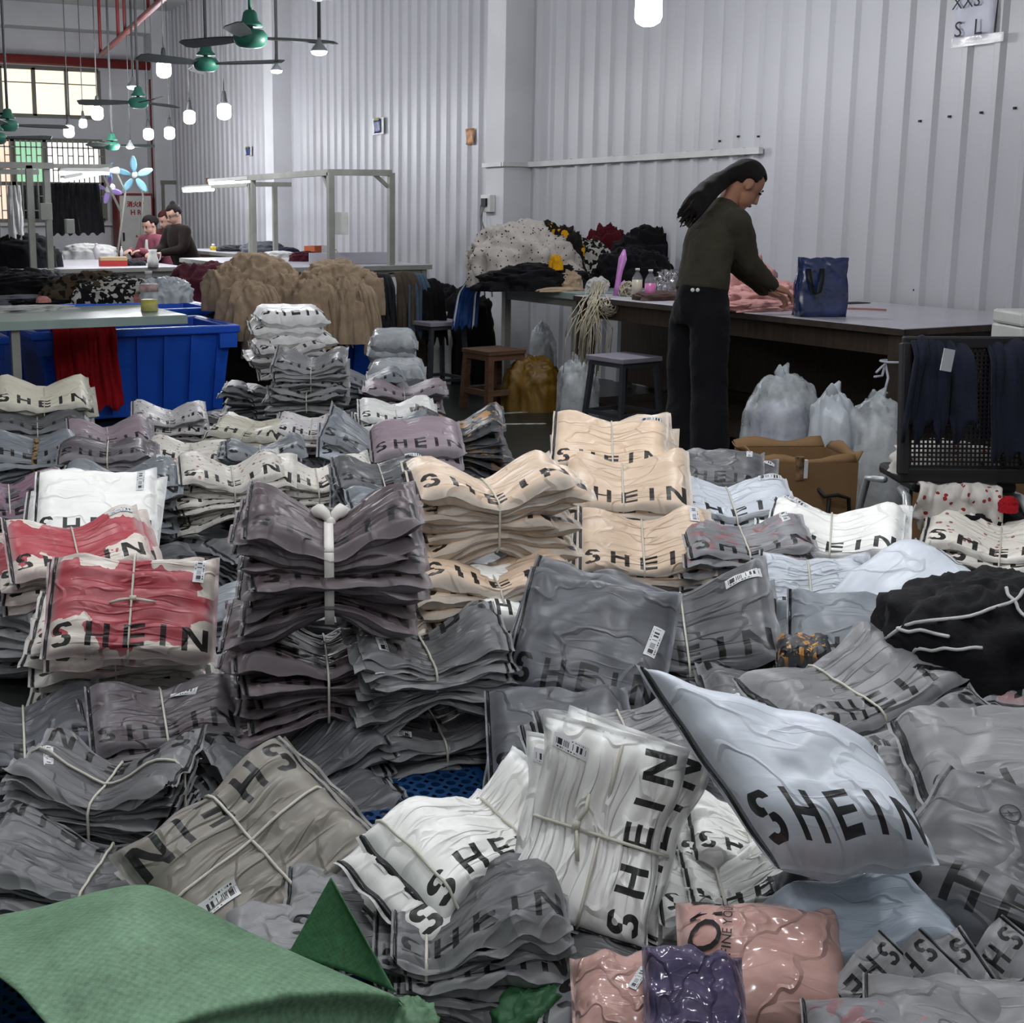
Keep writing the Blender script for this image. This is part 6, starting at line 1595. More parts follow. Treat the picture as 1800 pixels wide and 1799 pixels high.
# black track jacket with white piping
q = atd(1738, 1120, 2.85)
me = heap_mesh(0.20, 0.17, 0.21, 14, 70, 30, 0.20, 1.7, True, 0.6, 0.22)
jk = thing('black_jacket', 'black velour jacket with white piping crumpled on the heap', 'jacket', (q[0] + 0.02, q[1], q[2] - 0.09), -YAW)
me.materials.append(fabric('black_velour', '#101013', 0.8, 0.3, 60, 0.3)); bod = link('cloth', me, None, jk)
co = np.zeros(len(me.vertices)*3); me.vertices.foreach_get('co', co); co = co.reshape(70, 31, 3)
def ring_line(js, i0, i1):
    pts = []
    for f in np.linspace(0, 1, 18):
        i = (i0 + (i1 - i0)*f) % 70; j = js[0] + (js[1] - js[0])*f
        p_ = co[int(i) % 70, int(round(j))]; pts.append(p_*1.02 + np.array([0, 0, 0.004]))
    P = np.array(pts)
    for _ in range(2): P[1:-1] = (P[:-2] + 2*P[1:-1] + P[2:])/4
    return P
for js, a, b in (((27, 7), 36, 56), ((7, 25), 50, 54), ((9, 27), 60, 66), ((27, 24), 40, 47), ((24, 23), 38, 44)):
    MB().tube(ring_line(js, a, b), 0.004, 6).obj('piping', m_whitec, jk, True)
# small mixed packets with blue and yellow behind the jacket
B('black and yellow thin packets stuck in the gap beside the leaning grey ones', (1375, 1160), (1430, 1160), (1378, 1125), 5, 'blackyel', 0.13, 0.74, d=3.0, tau=14, t=0.02, tie=None, labels=0)
q = atd(1395, 1090, 3.2); heap('blue_scrap', 'crumpled pale blue film scrap in the gap of the heap', 'scrap', (q[0], q[1], q[2] - 0.04), (0.06, 0.05, 0.06), mat('pale_blue_film', '#6d7d99', 0.4), 16)

# packets standing with their corners up, near right corner
for k, (px, py, yaw_, rl, lab) in enumerate(((1545, 1760, 0.25, 0.5, 'first'), (1612, 1755, 0.45, 0.62, 'second'), (1675, 1765, 0.6, 0.5, 'third'), (1768, 1755, 0.35, 0.55, 'fourth'), (1835, 1760, 0.2, 0.4, 'fifth'))):
    M = atd(px, py + 18, 1.80)
    tow = -np.array([FW[0], FW[1], 0]); tow /= np.linalg.norm(tow)
    sx = RT*math.cos(yaw_) + tow*math.sin(yaw_)
    nrm = tow*math.cos(yaw_) - RT*math.sin(yaw_); nrm = nrm*0.9 + np.array([0, 0, 0.45]); nrm /= np.linalg.norm(nrm)
    up_ = np.cross(nrm, sx); up_ /= np.linalg.norm(up_); sx = np.cross(up_, nrm)
    a_ = 0.9 + 0.12*math.sin(k*2.3) + 3.14
    xa = sx*math.cos(a_) + up_*math.sin(a_); ya = np.cross(nrm, xa)
    bundle_at('grey packet standing corner up, ' + lab + ' from the light blue garments', M, xa, ya, nrm, 0.17, 0.15, 1, 'midgrey', 0.032, None, False, 0, dist=2.0, wrk=0.35, group='packets standing corner up')
for k, (px, py, c_) in enumerate(((1545, 1840, 'redgrey'), (1660, 1830, 'midgrey'), (1775, 1820, 'midgrey'))):
    B(['grey packet with a red badge at the bottom edge', 'rolled grey packet at the bottom edge beside the red badge', 'grey packet filling the lower right corner'][k], (px - 70, py + 40), (px + 70, py + 30), (px - 60, py - 45), 1, c_, 0.20, 0.9, d=1.66, tau=22, t=0.05, labels=0, wrk=0.5)

# blue perforated pallet under the heap
def pallet(label, x0, y0, w, d_, rz, nx, ny):
    t = thing('plastic_pallet', label, 'pallet', (x0, y0, 0), rz)
    mb = MB(); cw, cd = w/nx, d_/ny
    for i in range(nx):
        for j in range(ny):
            cx_, cy_ = -w/2 + cw*(i + 0.5), -d_/2 + cd*(j + 0.5)
            n = 12; vs = []
            for q in range(n):
                a = 2*math.pi*q/n; c_, s_ = math.cos(a), math.sin(a); m_ = max(abs(c_), abs(s_))
                vs.append((cx_ + cw/2*c_/m_, cy_ + cd/2*s_/m_, 0.06))
            for z in (0.06, 0.035):
                for q in range(n):
                    a = 2*math.pi*q/n; vs.append((cx_ + cw*0.33*math.cos(a), cy_ + cd*0.31*math.sin(a), z))
            fs = [(q, (q+1) % n, n + (q+1) % n, n + q) for q in range(n)] + [(n + q, n + (q+1) % n, 2*n + (q+1) % n, 2*n + q) for q in range(n)]
            mb.add(vs, fs)
    mb.obj('perforated_deck', mat('dark_blue_pallet', '#123a66', 0.5), t)
    fr = MB()
    for lo, hi in (((-w/2, -d_/2), (w/2, -d_/2 + 0.02)), ((-w/2, d_/2 - 0.02), (w/2, d_/2)), ((-w/2, -d_/2), (-w/2 + 0.02, d_/2)), ((w/2 - 0.02, -d_/2), (w/2, d_/2))): fr.box((*lo, 0), (*hi, 0.059))
    for k in (-0.25, 0, 0.25): fr.box((w*k - 0.02, -d_/2, 0), (w*k + 0.02, d_/2, 0.034))
    fr.obj('pallet_frame', MATS['dark_blue_pallet'], t)
    return t
pallet('dark blue perforated plastic pallet showing between grey tower and white bundle', 1.12, 2.22, 0.5, 0.9, -0.25, 14, 24)
pallet('dark blue perforated plastic pallet showing behind the green sack', 0.52, 2.1, 0.5, 0.7, -0.2, 14, 19)

# the buried bottom layer of the heap
USED = set()
def bury(x, y, ztop, rz, color, dist, label='grey tied bundle buried in the bottom layer of the heap'):
    near_ = sorted(CATPOS, key=lambda q: (q[0] - x)**2 + (q[1] - y)**2)
    word = {'grey': 'grey', 'charcoal': 'charcoal', 'bluegrey': 'blue-grey', 'midgrey': 'pale grey', 'dark': 'near-black'}[color]
    for q in near_:
        label = word + ' bundle buried under the ' + ' '.join(q[2].split()[:11])
        while label.split()[-1] in ('a', 'the', 'of', 'with', 'and', 'in', 'to', 'at', 'by', 'its', 'on', 'below', 'beside', 'behind', 'between', 'under', 'right', 'left', 'from', 'over', 'beyond', 'towards', 'near', 'above', 'two', 'very', 'one', 'before', 'full', 'tied', 'second', 'half', 'many', 'long', 'several', 'black', 'clear', 'white', 'grey', 'cream', 'blue', 'taller', 'shorter'): label = ' '.join(label.split()[:-1])
        if label not in USED: break
    USED.add(label)
    n = max(3, min(12, int(ztop/0.032)))
    c_, s_ = math.cos(rz), math.sin(rz)
    bundle_at(label, np.array([x, y, ztop]), np.array([c_, s_, 0]), np.array([-s_, c_, 0]), np.array([0, 0, 1.0]), 0.42, 0.31, n, color, ztop/n*0.97, 'string', False, 0, dist=dist, res=0.5, group='buried bundles', pinch=0.4, wrk=0.6)
rr = random.Random(77)
# tower foundations and the spread of the heap, by depth rows: (left px, right px, image row of the floor, top height)
ROWS = [(1.2, 1.45, 0.16), (1.6, 1.15, 0.18), (1.9, 1.35, 0.20), (1.75, 1.75, 0.20), (2.1, 1.6, 0.16), (2.2, 2.0, 0.18), (1.75, 2.15, 0.14),
        (1.25, 2.65, 0.12), (0.75, 3.0, 0.10), (0.75, 3.6, 0.24), (1.15, 3.05, 0.16), (1.7, 2.75, 0.24), (1.75, 3.1, 0.26), (2.05, 2.4, 0.14), (2.35, 2.3, 0.22),
        (2.35, 2.75, 0.2), (2.6, 2.55, 0.2), (2.75, 2.95, 0.26), (2.35, 3.2, 0.22), (2.8, 3.25, 0.3), (1.95, 3.55, 0.2), (1.5, 3.5, 0.2), (1.1, 3.6, 0.2), (0.75, 4.05, 0.26),
        (1.15, 4.35, 0.13), (1.55, 4.1, 0.2), (1.95, 4.15, 0.24), (2.35, 4.45, 0.26), (2.0, 4.75, 0.14), (0.75, 4.6, 0.12), (0.9, 5.3, 0.2), (1.25, 5.05, 0.24), (1.3, 5.6, 0.18), (1.65, 5.2, 0.18),
        (1.85, 5.0, 0.18), (2.0, 5.6, 0.2), (2.3, 5.45, 0.2), (2.35, 4.9, 0.14), (2.65, 5.3, 0.24), (2.8, 4.95, 0.14), (1.1, 6.05, 0.2), (1.2, 6.3, 0.3), (1.75, 6.05, 0.14), (2.5, 6.0, 0.28), (2.5, 6.45, 0.42), (2.4, 6.9, 0.2),
        (2.9, 5.85, 0.28), (2.87, 6.15, 0.28), (3.2, 6.4, 0.26), (3.42, 6.9, 0.22), (3.45, 2.64, 0.16), (1.55, 4.6, 0.1), (0.55, 2.55, 0.03), (1.75, 6.5, 0.1), (1.0, 2.5, 0.03)]
for k, (x, y, zt_) in enumerate(ROWS):
    if zt_ < 0.08: continue
    bury(x + rr.uniform(-0.03, 0.03), y + rr.uniform(-0.03, 0.03), zt_, rr.uniform(-0.5, 0.5) - YAW, rr.choice(['grey', 'charcoal', 'charcoal', 'bluegrey', 'midgrey', 'dark']), math.hypot(x, y) + 2)

# print on the pink packet, warning rounds on the charcoal one
def surf_text(root, S, txt, u0, v0, size, ang, mtl, bold=0.0):
    me = text_mesh(txt, size, bold)
    n = len(me.vertices); co = np.zeros(n*3); me.vertices.foreach_get('co', co); co = co.reshape(-1, 3)
    x = co[:, 0]*math.cos(ang) - co[:, 1]*math.sin(ang); y = co[:, 0]*math.sin(ang) + co[:, 1]*math.cos(ang)
    P = S.pos(0, u0 + x/S.L, v0 + y/S.D, 1); P[:, 2] += 0.004
    me.vertices.foreach_set('co', P.astype(np.float32).ravel()); me.update()
    pk = [c for c in root.children if c.name.startswith('garment_packet')][0]
    return link('lettering', me, mtl, pk)
m_ink = mat('printed_black', '#1b1b1d', 0.6)
bpy.context.view_layer.update()
surf_text(PK[0], PK[1], 'KON', -0.33, 0.12, 0.07, 1.45, m_ink)
surf_text(PK[0], PK[1], 'DEFINE YOUR', -0.21, 0.12, 0.02, 1.45, m_ink)

def surf_ring(root, S, u0, v0, r, mtl):
    pk = [c for c in root.children if c.name.startswith('garment_packet')][0]
    th = np.linspace(0, 2*math.pi, 25)
    rows = []
    for rr_ in (r*0.86, r):
        P = S.pos(0, u0 + np.cos(th)*rr_/S.L, v0 + np.sin(th)*rr_/S.D, 1); P[:, 2] += 0.003; rows.append(P)
    G = np.stack(rows, 0); me = fast_mesh('printed_symbol', G.reshape(-1, 3), grid_faces(2, 25)); me.materials.append(mtl); link('printed_symbol', me, None, pk)
    a = np.linspace(-1, 1, 9)
    for sl, w in ((0.9, 0.16), (-0.2, 0.5)):
        Q = []
        for o_ in (-w/2, w/2):
            q = a*(0.8 if w < 0.3 else 0.4); P = S.pos(0, u0 + (q*0.7 + o_*0.5)*r/S.L, v0 + (q*sl*0.8 - o_*0.5)*r/S.D, 1); P[:, 2] += 0.003; Q.append(P)
        me = fast_mesh('printed_symbol', np.stack(Q, 0).reshape(-1, 3), grid_faces(2, 9)); me.materials.append(mtl); link('printed_symbol', me, None, pk)
surf_ring(CHP[0], CHP[1], -0.16, 0.18, 0.017, m_ink)
surf_ring(CHP[0], CHP[1], -0.05, 0.34, 0.017, m_ink)
m_leo = fabric('leopard_strip', '#8c7454', 0.8, 0.2, 60, 0.2, None, '#1d150f', 'zebra', 60)
for ch_ in LEO[0].children:
    if ch_.name.startswith('tie_ribbon'): ch_.data.materials.clear(); ch_.data.materials.append(m_leo)
# ================================================================== people
m_skin = mat('skin', '#9c6f58', 0.55, 0, 0.08, 8, 0.05, 60, 0.35)
m_skin2 = mat('pale_skin', '#b58f80', 0.55, 0, 0.08, 8)
m_hair = mat('black_hair', '#120c0a', 0.6, 0, 0.5, 40, 0.5, 60, 0.2, (30, 30, 3))
m_hair2 = mat('red_brown_hair', '#3a1813', 0.6, 0, 0.4, 40, 0.5, 60, 0.2, (30, 30, 3))
m_eye = mat('dark_eye', '#0c0908', 0.2); m_lip = mat('lips', '#7d4640', 0.5)
def nrm_(v): v = np.array(v, float); return v/np.linalg.norm(v)
def ellipsoid(mb, c, axes, n=18, m=12):
    """axes: three vectors"""
    A = np.array(axes); G = np.zeros((m + 1, n + 1, 3))
    for i in range(m + 1):
        a = math.pi*i/m
        for j in range(n + 1):
            b = 2*math.pi*j/n; G[i, j] = np.array(c) + A[0]*math.sin(a)*math.cos(b) + A[1]*math.sin(a)*math.sin(b) + A[2]*math.cos(a)
    return mb.grid(G)
def loft(mb, pts, lat, radii, n=20):
    """rings round a line; lat = sideways vector, radii (side, front)"""
    P = np.array(pts, float)
    T = np.gradient(P, axis=0); T /= np.linalg.norm(T, axis=1)[:, None]
    G = np.zeros((len(P), n + 1, 3))
    for i in range(len(P)):
        l = np.array(lat, float) - T[i]*(np.array(lat) @ T[i]); l /= np.linalg.norm(l); f = np.cross(T[i], l)
        for j in range(n + 1):
            a = 2*math.pi*j/n; G[i, j] = P[i] + l*radii[i][0]*math.cos(a) + f*radii[i][1]*math.sin(a)
    mb.grid(G)
    k = len(mb.v); o = k - len(P)*(n + 1)
    mb.f.append(tuple(o + j for j in range(n))); mb.f.append(tuple(k - (n + 1) + j for j in range(n - 1, -1, -1)))
    return mb
def smooth_path(pts, k=4):
    P = np.array(pts, float); s = np.linspace(0, len(P) - 1, (len(P) - 1)*k + 1)
    Q = np.stack([np.interp(s, np.arange(len(P)), P[:, j]) for j in range(P.shape[1])], -1)
    for _ in range(2): Q[1:-1] = (Q[:-2] + 2*Q[1:-1] + Q[2:])/4
    return Q
def limb(mb, pts, rad, n=14):
    Q = smooth_path([list(p) + [r] for p, r in zip(pts, rad)], 5); mb.tube(Q[:, :3], Q[:, 3], n)
    for e in (0, -1): ellipsoid(mb, Q[e, :3], np.eye(3)*Q[e, 3]*0.98, 12, 8)
    return mb
def fuse(o, vox, it=4):
    r = o.modifiers.new('fuse', 'REMESH'); r.mode = 'VOXEL'; r.voxel_size = vox; r.use_smooth_shade = True
    s = o.modifiers.new('relax', 'SMOOTH'); s.factor = 0.5; s.iterations = it
    return o
def hand(mb, w, fwd, palm_n, s=1.0, curl=0.8, thumb=1):
    """wrist w, direction of the fingers, palm normal (pointing out of the palm)"""
    f = nrm_(fwd); n = nrm_(np.array(palm_n) - f*(np.array(palm_n) @ f)); side = np.cross(f, n)
    ellipsoid(mb, w + f*0.045*s, (f*0.052*s, side*0.040*s, n*0.017*s), 14, 10)
    for k, (o_, ln) in enumerate(((-0.030, 0.062), (-0.011, 0.075), (0.010, 0.070), (0.028, 0.055))):
        b = w + f*0.082*s + side*o_*s
        d1 = nrm_(f*math.cos(curl*0.5) + n*math.sin(curl*0.5)); d2 = nrm_(f*math.cos(curl*1.2) + n*math.sin(curl*1.2)); d3 = nrm_(f*math.cos(curl*1.9) + n*math.sin(curl*1.9))
        p1 = b + d1*ln*0.45*s; p2 = p1 + d2*ln*0.32*s; p3 = p2 + d3*ln*0.25*s
        mb.tube([b - f*0.02*s, b, p1, p2, p3], [0.009*s, 0.0092*s, 0.0085*s, 0.0078*s, 0.006*s], 10)
    b = w + f*0.025*s + side*thumb*(-0.034)*s
    d = nrm_(f*0.75 - side*thumb*0.55 + n*0.45)
    mb.tube([b - d*0.012*s, b + d*0.02*s, b + d*0.042*s, b + nrm_(d + f*0.5)*0.062*s], [0.011*s, 0.012*s, 0.010*s, 0.007*s], 10)
def head(mb, c, F, U, s=1.0):
    F = nrm_(F); U = nrm_(np.array(U) - F*(np.array(U) @ F)); R = np.cross(F, U)
    ellipsoid(mb, c + U*0.02*s - F*0.008*s, (R*0.074*s, F*0.094*s, U*0.092*s))
    ellipsoid(mb, c + F*0.028*s - U*0.050*s, (R*0.056*s, F*0.062*s, U*0.068*s))
    ellipsoid(mb, c + F*0.052*s - U*0.098*s, (R*0.026*s, F*0.030*s, U*0.022*s))
    mb.tube([c + F*0.086*s + U*0.012*s, c + F*0.098*s - U*0.018*s, c + F*0.106*s - U*0.036*s, c + F*0.088*s - U*0.046*s], [0.008*s, 0.010*s, 0.013*s, 0.010*s], 10)
    ellipsoid(mb, c + F*0.084*s - U*0.07*s, (R*0.024*s, F*0.010*s, U*0.010*s), 12, 8)
    for sg in (-1, 1):
        ellipsoid(mb, c + R*sg*0.074*s - U*0.012*s - F*0.006*s, (R*0.010*s, F*0.019*s + R*sg*0.006*s, U*0.032*s), 12, 8)
    return F, U, R
def hair_cap(mb, c, F, U, R, s=1.0, face=0.30, seed=1, low=-0.55):
    n, m = 56, 34; G = np.zeros((m + 1, n + 1, 3))
    for i in range(m + 1):
        a = math.pi*i/m
        for j in range(n + 1):
            b = 2*math.pi*j/n; d = np.array([math.sin(a)*math.cos(b), math.sin(a)*math.sin(b), math.cos(a)])   # R, F, U
            r = 1.0 + 0.02*math.sin(b*16 + a*3)
            cut = (d[1] > face and d[2] < 0.42 + 0.25*(1 - d[1])) or d[2] < low
            ear = abs(d[0]) > 0.80 and d[2] < -0.02 and d[1] > -0.22
            if cut or ear: r = 0.74
            G[i, j] = c + U*0.022*s - F*0.014*s + R*d[0]*0.086*s*r + F*d[1]*0.106*s*r + U*d[2]*0.103*s*r
    return mb.grid(G)
def face_bits(root, c, F, U, R, s=1.0):
    for sg in (-1, 1):
        mb = MB(); ellipsoid(mb, c + F*0.083*s + R*sg*0.030*s + U*0.004*s, (R*0.012*s, F*0.008*s, U*0.006*s), 10, 8); mb.obj('eye', m_eye, root, True)
        mb = MB().tube([c + F*0.086*s + R*sg*0.014*s + U*0.020*s, c + F*0.088*s + R*sg*0.03*s + U*0.025*s, c + F*0.076*s + R*sg*0.048*s + U*0.020*s], 0.003*s, 6); mb.obj('eyebrow', m_hair, root, True)
    mb = MB(); ellipsoid(mb, c + F*0.0925*s - U*0.070*s, (R*0.020*s, F*0.005*s, U*0.006*s), 10, 8); mb.obj('mouth', m_lip, root, True)

def standing_worker():
    D0 = 6.45
    J = lambda px, py, d=0.0: atd(px, py, D0 + d)
    base = atz(1225, 836, 0.0)
    root = thing('person', 'standing worker in dark olive jumper and black trousers, hair in a ponytail, sorting pink cloth', 'person', base)
    o = np.array(base)
    fwd = nrm_([0.97, -0.22, 0]); rgt = np.cross(fwd, [0, 0, 1.0])       # she faces the table; her right side is towards the camera
    pel, wai, che, nek = J(1232, 548) - o, J(1234, 497) - o, J(1250, 420, 0.02) - o, J(1278, 356, 0.04) - o
    hc = J(1311, 324, 0.06) - o
    shR, elR, wrR = J(1296, 392, -0.12) - o, J(1316, 462, -0.02) - o, J(1358, 503, 0.10) - o
    shL, elL, wrL = J(1226, 382, 0.20) - o, J(1290, 462, 0.36) - o, J(1345, 512, 0.36) - o
    F, U = nrm_(fwd*0.80 + np.array([0, 0, -0.66]) + rgt*0.08), np.array([0, 0, 1.0])
    hipR, hipL = J(1248, 560, -0.09) - o, J(1210, 560, 0.09) - o
    knR, knL = J(1246, 690, -0.12) - o, J(1204, 690, 0.08) - o
    ftR, ftL = atz(1248, 846, 0.07) - o, atz(1200, 832, 0.07) - o
    # body: one surface
    mb = MB()
    Fh, Uh, Rh = head(mb, hc, F, U, 1.0)
    limb(mb, [nek - np.array([0, 0, 0.06]), nek, hc - Uh*0.06 - Fh*0.03], [0.056, 0.05, 0.05])
    loft(mb, smooth_path([pel, wai, che, nek - np.array([0, 0, 0.02])]), rgt, smooth_path([(0.15, 0.10), (0.125, 0.09), (0.15, 0.10), (0.06, 0.06)]))
    limb(mb, [shR, elR, wrR], [0.046, 0.036, 0.024]); limb(mb, [shL, elL, wrL], [0.046, 0.036, 0.024])
    hd = nrm_(fwd*0.8 - np.array([0, 0, 0.28]) + rgt*0.12)
    hand(mb, wrR, hd, (-rgt*0.3 + np.array([0, 0, -1.0])), 1.0, 0.75, -1)
    hand(mb, wrL, nrm_(fwd*0.85 - np.array([0, 0, 0.3]) + rgt*0.35), (rgt*0.3 + np.array([0, 0, -1.0])), 1.0, 0.75, 1)
    limb(mb, [hipR, knR, ftR], [0.075, 0.05, 0.035]); limb(mb, [hipL, knL, ftL], [0.075, 0.05, 0.035])
    fuse(mb.obj('body', m_skin, root, True), 0.006, 3)
    face_bits(root, hc, Fh, Uh, Rh)
    mb = MB(); hair_cap(mb, hc, Fh, Uh, Rh, 1.0, 0.42)
    tail = [hc - Fh*0.075 + Uh*0.03, J(1266, 318, 0.0) - o, J(1246, 334, -0.06) - o, J(1230, 350, -0.10) - o, J(1215, 368, -0.12) - o, J(1202, 384, -0.12) - o]
    Q = smooth_path([list(p) + [r] for p, r in zip(tail, (0.045, 0.046, 0.055, 0.056, 0.045, 0.012))], 5)
    mb.tube(Q[:, :3], Q[:, 3]*(1 + 0.06*np.sin(np.arange(len(Q))*1.3)), 14)
    for k in range(14):
        rr = random.Random(k); off = np.array([rr.gauss(0, 0.020), rr.gauss(0, 0.020), rr.gauss(0, 0.020)])
        T = [tail[1] + off, tail[2] + off*1.2, tail[3] + off*1.4, tail[4] + off*1.5 + np.array([0, 0, -0.015*rr.random()]), tail[5] + off*1.2 + np.array([-0.02*rr.random(), 0, -0.03*rr.random()])]
        mb.tube(smooth_path(T, 4), np.linspace(0.02, 0.004, 17), 7)
    fuse(mb.obj('hair', m_hair, root, True), 0.007, 2)
    hs = MB()
    for k in range(46):
        rr = random.Random(k + 40); off = np.array([rr.gauss(0, 0.017), rr.gauss(0, 0.015), rr.gauss(0, 0.017)]); off = np.clip(off, -0.024, 0.024); ww = rr.uniform(0.004, 0.010); p0 = rr.uniform(0, 6)
        T = smooth_path([tail[0] + off*0.3, tail[1] + off*0.8, tail[2] + off*1.25, tail[3] + off*1.5, tail[4] + off*1.3, tail[4]*0.45 + tail[5]*0.55 + off*1.3 + np.array([-0.012*rr.random(), 0, -0.035*rr.random()])], 5)
        T = T + np.array([[0.5*math.sin(p0 + q_*0.55), 0.3*math.cos(p0 + q_*0.6), math.sin(p0*2 + q_*0.5)] for q_ in range(len(T))])*ww*np.linspace(0.2, 1.6, len(T))[:, None]
        hs.tube(T, np.linspace(0.010, 0.003, len(T)), 6)
    hs.obj('ponytail', m_hair, root, True)
    # jumper
    m_j = fabric('dark_olive_knit', '#3a372c', 0.95, 0.35, 130, 0.2)
    mb = MB()
    sp = smooth_path([wai - np.array([0, 0, 0.045]), wai + (che - wai)*0.45, che, che + (nek - che)*0.55, nek - np.array([0, 0, 0.005])], 5)
    rd = smooth_path([(0.158, 0.122), (0.155, 0.118), (0.168, 0.125), (0.155, 0.105), (0.066, 0.064)], 5)
    loft(mb, sp, rgt, rd, 26)
    limb(mb, [shR, shR + (elR - shR)*0.5, elR, elR + (wrR - elR)*0.55, wrR - (wrR - elR)*0.03], [0.074, 0.066, 0.057, 0.047, 0.037])
    limb(mb, [shL, shL + (elL - shL)*0.5, elL, wrL - (wrL - elL)*0.03], [0.074, 0.064, 0.055, 0.037])
    limb(mb, [shL, che + (nek - che)*0.4, shR], [0.075, 0.085, 0.075])
    ob = fuse(mb.obj('jumper', m_j, root, True), 0.009, 3)
    tx = bpy.data.textures.new('knit_folds', 'CLOUDS'); tx.noise_scale = 0.055
    dp = ob.modifiers.new('folds', 'DISPLACE'); dp.texture = tx; dp.strength = 0.014; dp.mid_level = 0.5
    # trousers
    m_t = fabric('black_trouser_cloth', '#0b0b0f', 0.9, 0.2, 60, 0.2)
    mb = MB()
    loft(mb, smooth_path([wai + np.array([0, 0, -0.012]), wai + (pel - wai)*0.5, pel, (hipR + hipL)/2 - np.array([0, 0, 0.04])], 4), rgt, smooth_path([(0.135, 0.112), (0.152, 0.128), (0.168, 0.135), (0.16, 0.12)], 4), 24)
    limb(mb, [hipR, hipR + (knR - hipR)*0.5, knR, knR + (ftR - knR)*0.6, ftR + np.array([0, 0, -0.03])], [0.100, 0.098, 0.090, 0.095, 0.105])
    limb(mb, [hipL, hipL + (knL - hipL)*0.5, knL, knL + (ftL - knL)*0.6, ftL + np.array([0, 0, -0.03])], [0.100, 0.098, 0.090, 0.095, 0.105])
    ob = fuse(mb.obj('trousers', m_t, root, True), 0.011, 3)
    tx = bpy.data.textures.new('cloth_folds', 'CLOUDS'); tx.noise_scale = 0.09
    dp = ob.modifiers.new('folds', 'DISPLACE'); dp.texture = tx; dp.strength = 0.018; dp.mid_level = 0.5
    for f_ in (ftR, ftL):
        mb = MB(); ellipsoid(mb, f_ + fwd*0.05 + np.array([0, 0, -0.035]), (fwd*0.125, rgt*0.045, np.array([0, 0, 0.04]))); mb.obj('shoe', m_black, root, True)
    for k in (-1, 1):
        p = J(1222 + k*4.5, 510, -0.172) - o; mb = MB(); ellipsoid(mb, p, (RT*0.010, np.array([FW[0], FW[1], 0])*0.006, np.array([0, 0, 0.010])), 12, 8); mb.obj('button', m_white_pl, root, True)
    mb = MB().tube([wrR + nrm_(wrR - elR)*0.0 + np.array([math.cos(a), math.sin(a)*0.6, math.sin(a)*0.8])*0.036 for a in np.linspace(0, 6.0, 13)], 0.003, 6); mb.obj('bracelet', mat('dull_gold', '#7a6338', 0.3, 0.8), root, True)
    return root
standing_worker()

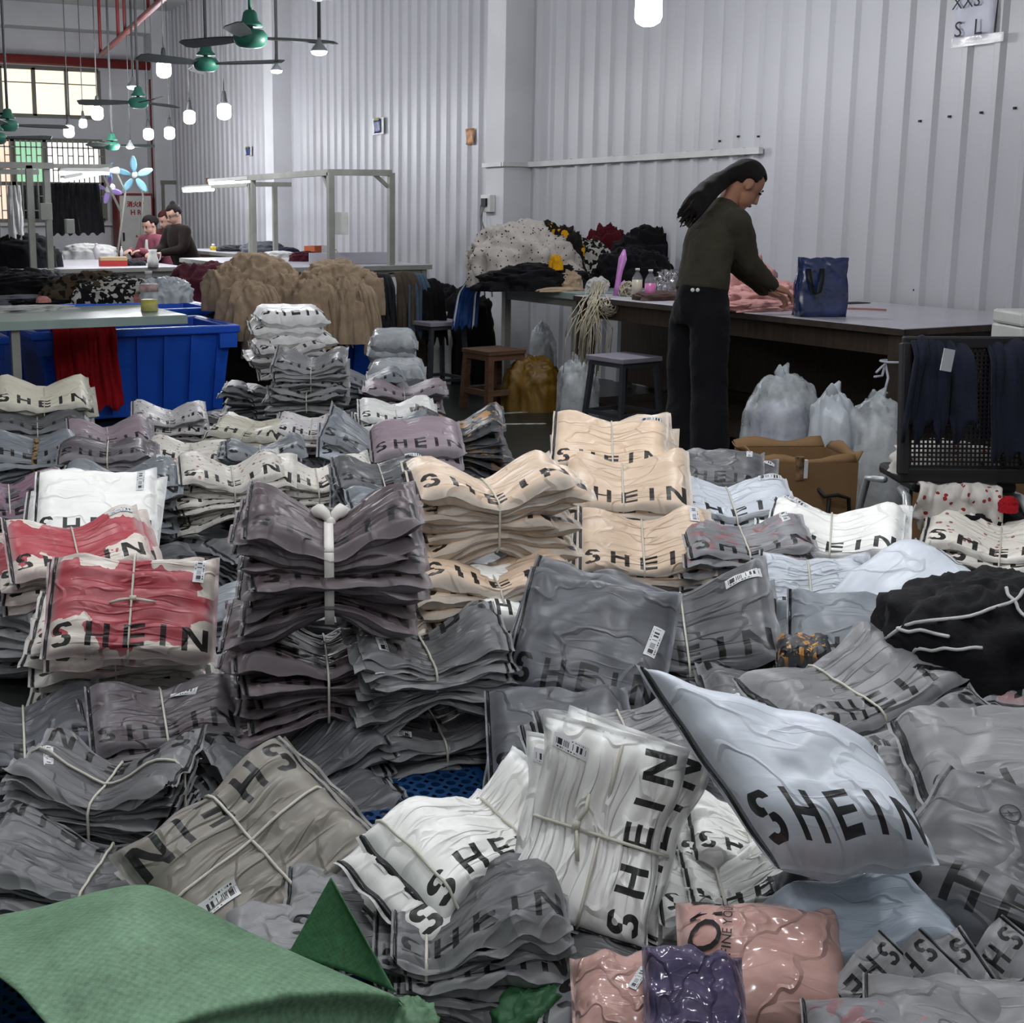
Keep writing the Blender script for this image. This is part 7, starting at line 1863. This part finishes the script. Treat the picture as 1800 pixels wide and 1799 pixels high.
def seated(label, hx, hy, D0, fwd, coat, hairm, skin=m_skin2, bun=False, glasses=False, lean=0.12, s=1.0, collar=None, hands=True):
    hc_w = atd(hx, hy, D0)
    base = np.array([hc_w[0], hc_w[1], 0.0]) - nrm_(fwd)*lean
    root = thing('person', label, 'person', base); o = base
    fwd = nrm_(fwd); rgt = np.cross(fwd, [0, 0, 1.0]); Z = np.array([0, 0, 1.0])
    hc = hc_w - o
    nek = hc - Z*0.13*s - fwd*0.05; che = nek - Z*0.20*s - fwd*0.03; pel = np.array([0, 0, max(0.45, hc[2] - 0.72)]) - fwd*0.12
    F = nrm_(fwd - Z*0.55); mb = MB()
    Fh, Uh, Rh = head(mb, hc, F, Z, s)
    limb(mb, [nek - Z*0.06, nek, hc - Uh*0.06*s - Fh*0.03*s], [0.056, 0.05, 0.05])
    loft(mb, smooth_path([pel, (pel + che)/2, che, nek - Z*0.02]), rgt, smooth_path([(0.16, 0.12), (0.13, 0.1), (0.15, 0.10), (0.06, 0.06)]))
    sh = [nek - Z*0.075 + rgt*0.165*q for q in (-1, 1)]
    el = [che - Z*0.10 + rgt*0.23*q + fwd*0.10 for q in (-1, 1)]
    zt_ = 0.86
    wr = [np.array([che[0], che[1], zt_]) + rgt*0.10*q + fwd*0.33 for q in (-1, 1)]
    for q in (0, 1):
        limb(mb, [sh[q], el[q], wr[q]], [0.045, 0.037, 0.025])
        hand(mb, wr[q], nrm_(fwd - Z*0.2 - rgt*(0.3 if q else -0.3)), -Z, 1.0, 0.7, -1 if q else 1)
    kn = [pel + fwd*0.42 + rgt*0.11*q for q in (-1, 1)]
    for q in (0, 1): limb(mb, [pel + rgt*0.09*(2*q - 1), kn[q], np.array([kn[q][0], kn[q][1], 0.06])], [0.075, 0.052, 0.036])
    fuse(mb.obj('body', skin, root, True), 0.009, 3)
    face_bits(root, hc, Fh, Uh, Rh, s)
    mb = MB(); hair_cap(mb, hc, Fh, Uh, Rh, s, 0.36)
    if bun: ellipsoid(mb, hc + Uh*0.115*s - Fh*0.05*s, (Rh*0.036, Fh*0.038, Uh*0.036))
    else: ellipsoid(mb, hc - Fh*0.11*s + Uh*0.0*s, (Rh*0.05, Fh*0.05, Uh*0.065))
    fuse(mb.obj('hair', hairm, root, True), 0.009, 2)
    mb = MB()
    loft(mb, smooth_path([pel - Z*0.05, (pel + che)/2, che, nek - Z*0.05, nek + Z*0.0]), rgt, smooth_path([(0.20, 0.17), (0.185, 0.15), (0.195, 0.145), (0.15, 0.11), (0.075, 0.07)]), 24)
    for q in (0, 1): limb(mb, [sh[q], el[q], wr[q] - (wr[q] - el[q])*0.06], [0.08, 0.066, 0.045])
    limb(mb, [sh[0], nek - Z*0.07, sh[1]], [0.078, 0.09, 0.078])
    fuse(mb.obj('jacket', coat, root, True), 0.012, 3)
    mb = MB()
    loft(mb, [pel - Z*0.10, pel - Z*0.02], rgt, [(0.17, 0.14), (0.17, 0.14)])
    for q in (0, 1): limb(mb, [pel + rgt*0.09*(2*q - 1), kn[q], np.array([kn[q][0], kn[q][1], 0.05])], [0.10, 0.085, 0.08])
    fuse(mb.obj('trousers', m_charc, root, True), 0.015, 2)
    if collar is not None:
        mb = MB(); loft(mb, [che - Z*0.12 + fwd*0.085, che + fwd*0.08, nek - Z*0.06 + fwd*0.055], rgt, [(0.05, 0.075), (0.055, 0.085), (0.04, 0.06)]); fuse(mb.obj('shirt_front', collar, root, True), 0.012, 2)
    if glasses:
        mb = MB()
        for sg in (-1, 1): mb.tube([hc + Fh*0.10*s + Rh*sg*0.032*s + (Rh*math.cos(a)*0.024 + Uh*math.sin(a)*0.019)*s for a in np.linspace(0, 6.0, 14)], 0.002, 5, closed=True); mb.tube([hc + Fh*0.10*s + Rh*sg*0.056*s, hc + Rh*sg*0.078*s], 0.002, 5)
        mb.obj('glasses', m_darkmetal, root, True)
    st = thing('wooden_seat_stool', 'plain stool under ' + label.split(',')[0], 'stool', (base[0] + pel[0], base[1] + pel[1], 0))
    zs = pel[2] - 0.10
    MB().box((-0.16, -0.16, zs - 0.04), (0.16, 0.16, zs)).obj('seat', m_plank, st)
    for sx in (-1, 1):
        for sy in (-1, 1): MB().bar((sx*0.13, sy*0.13, 0), (sx*0.13, sy*0.13, zs - 0.04), 0.03).obj('leg', m_plank, st)
    return root
seated('seated woman in a rose cardigan and white top, looking down', 262, 395, 16.6, (-0.95, -0.45, 0), fabric('rose_cardigan_knit', '#7c4552', 0.95, 0.3, 80), m_hair, lean=0.14, collar=m_whitec)
seated('seated woman in a dark brown coat and glasses, hair in a bun', 305, 376, 15.6, (-0.98, -0.30, 0), fabric('dark_brown_coat', '#1d1512', 0.9, 0.3, 80), m_hair, bun=True, glasses=True, lean=0.14)
seated('woman with red-brown hair half hidden behind the other two', 289, 386, 17.4, (-0.9, -0.5, 0), fabric('brick_jumper', '#5a2f30', 0.95), m_hair2, lean=0.14)
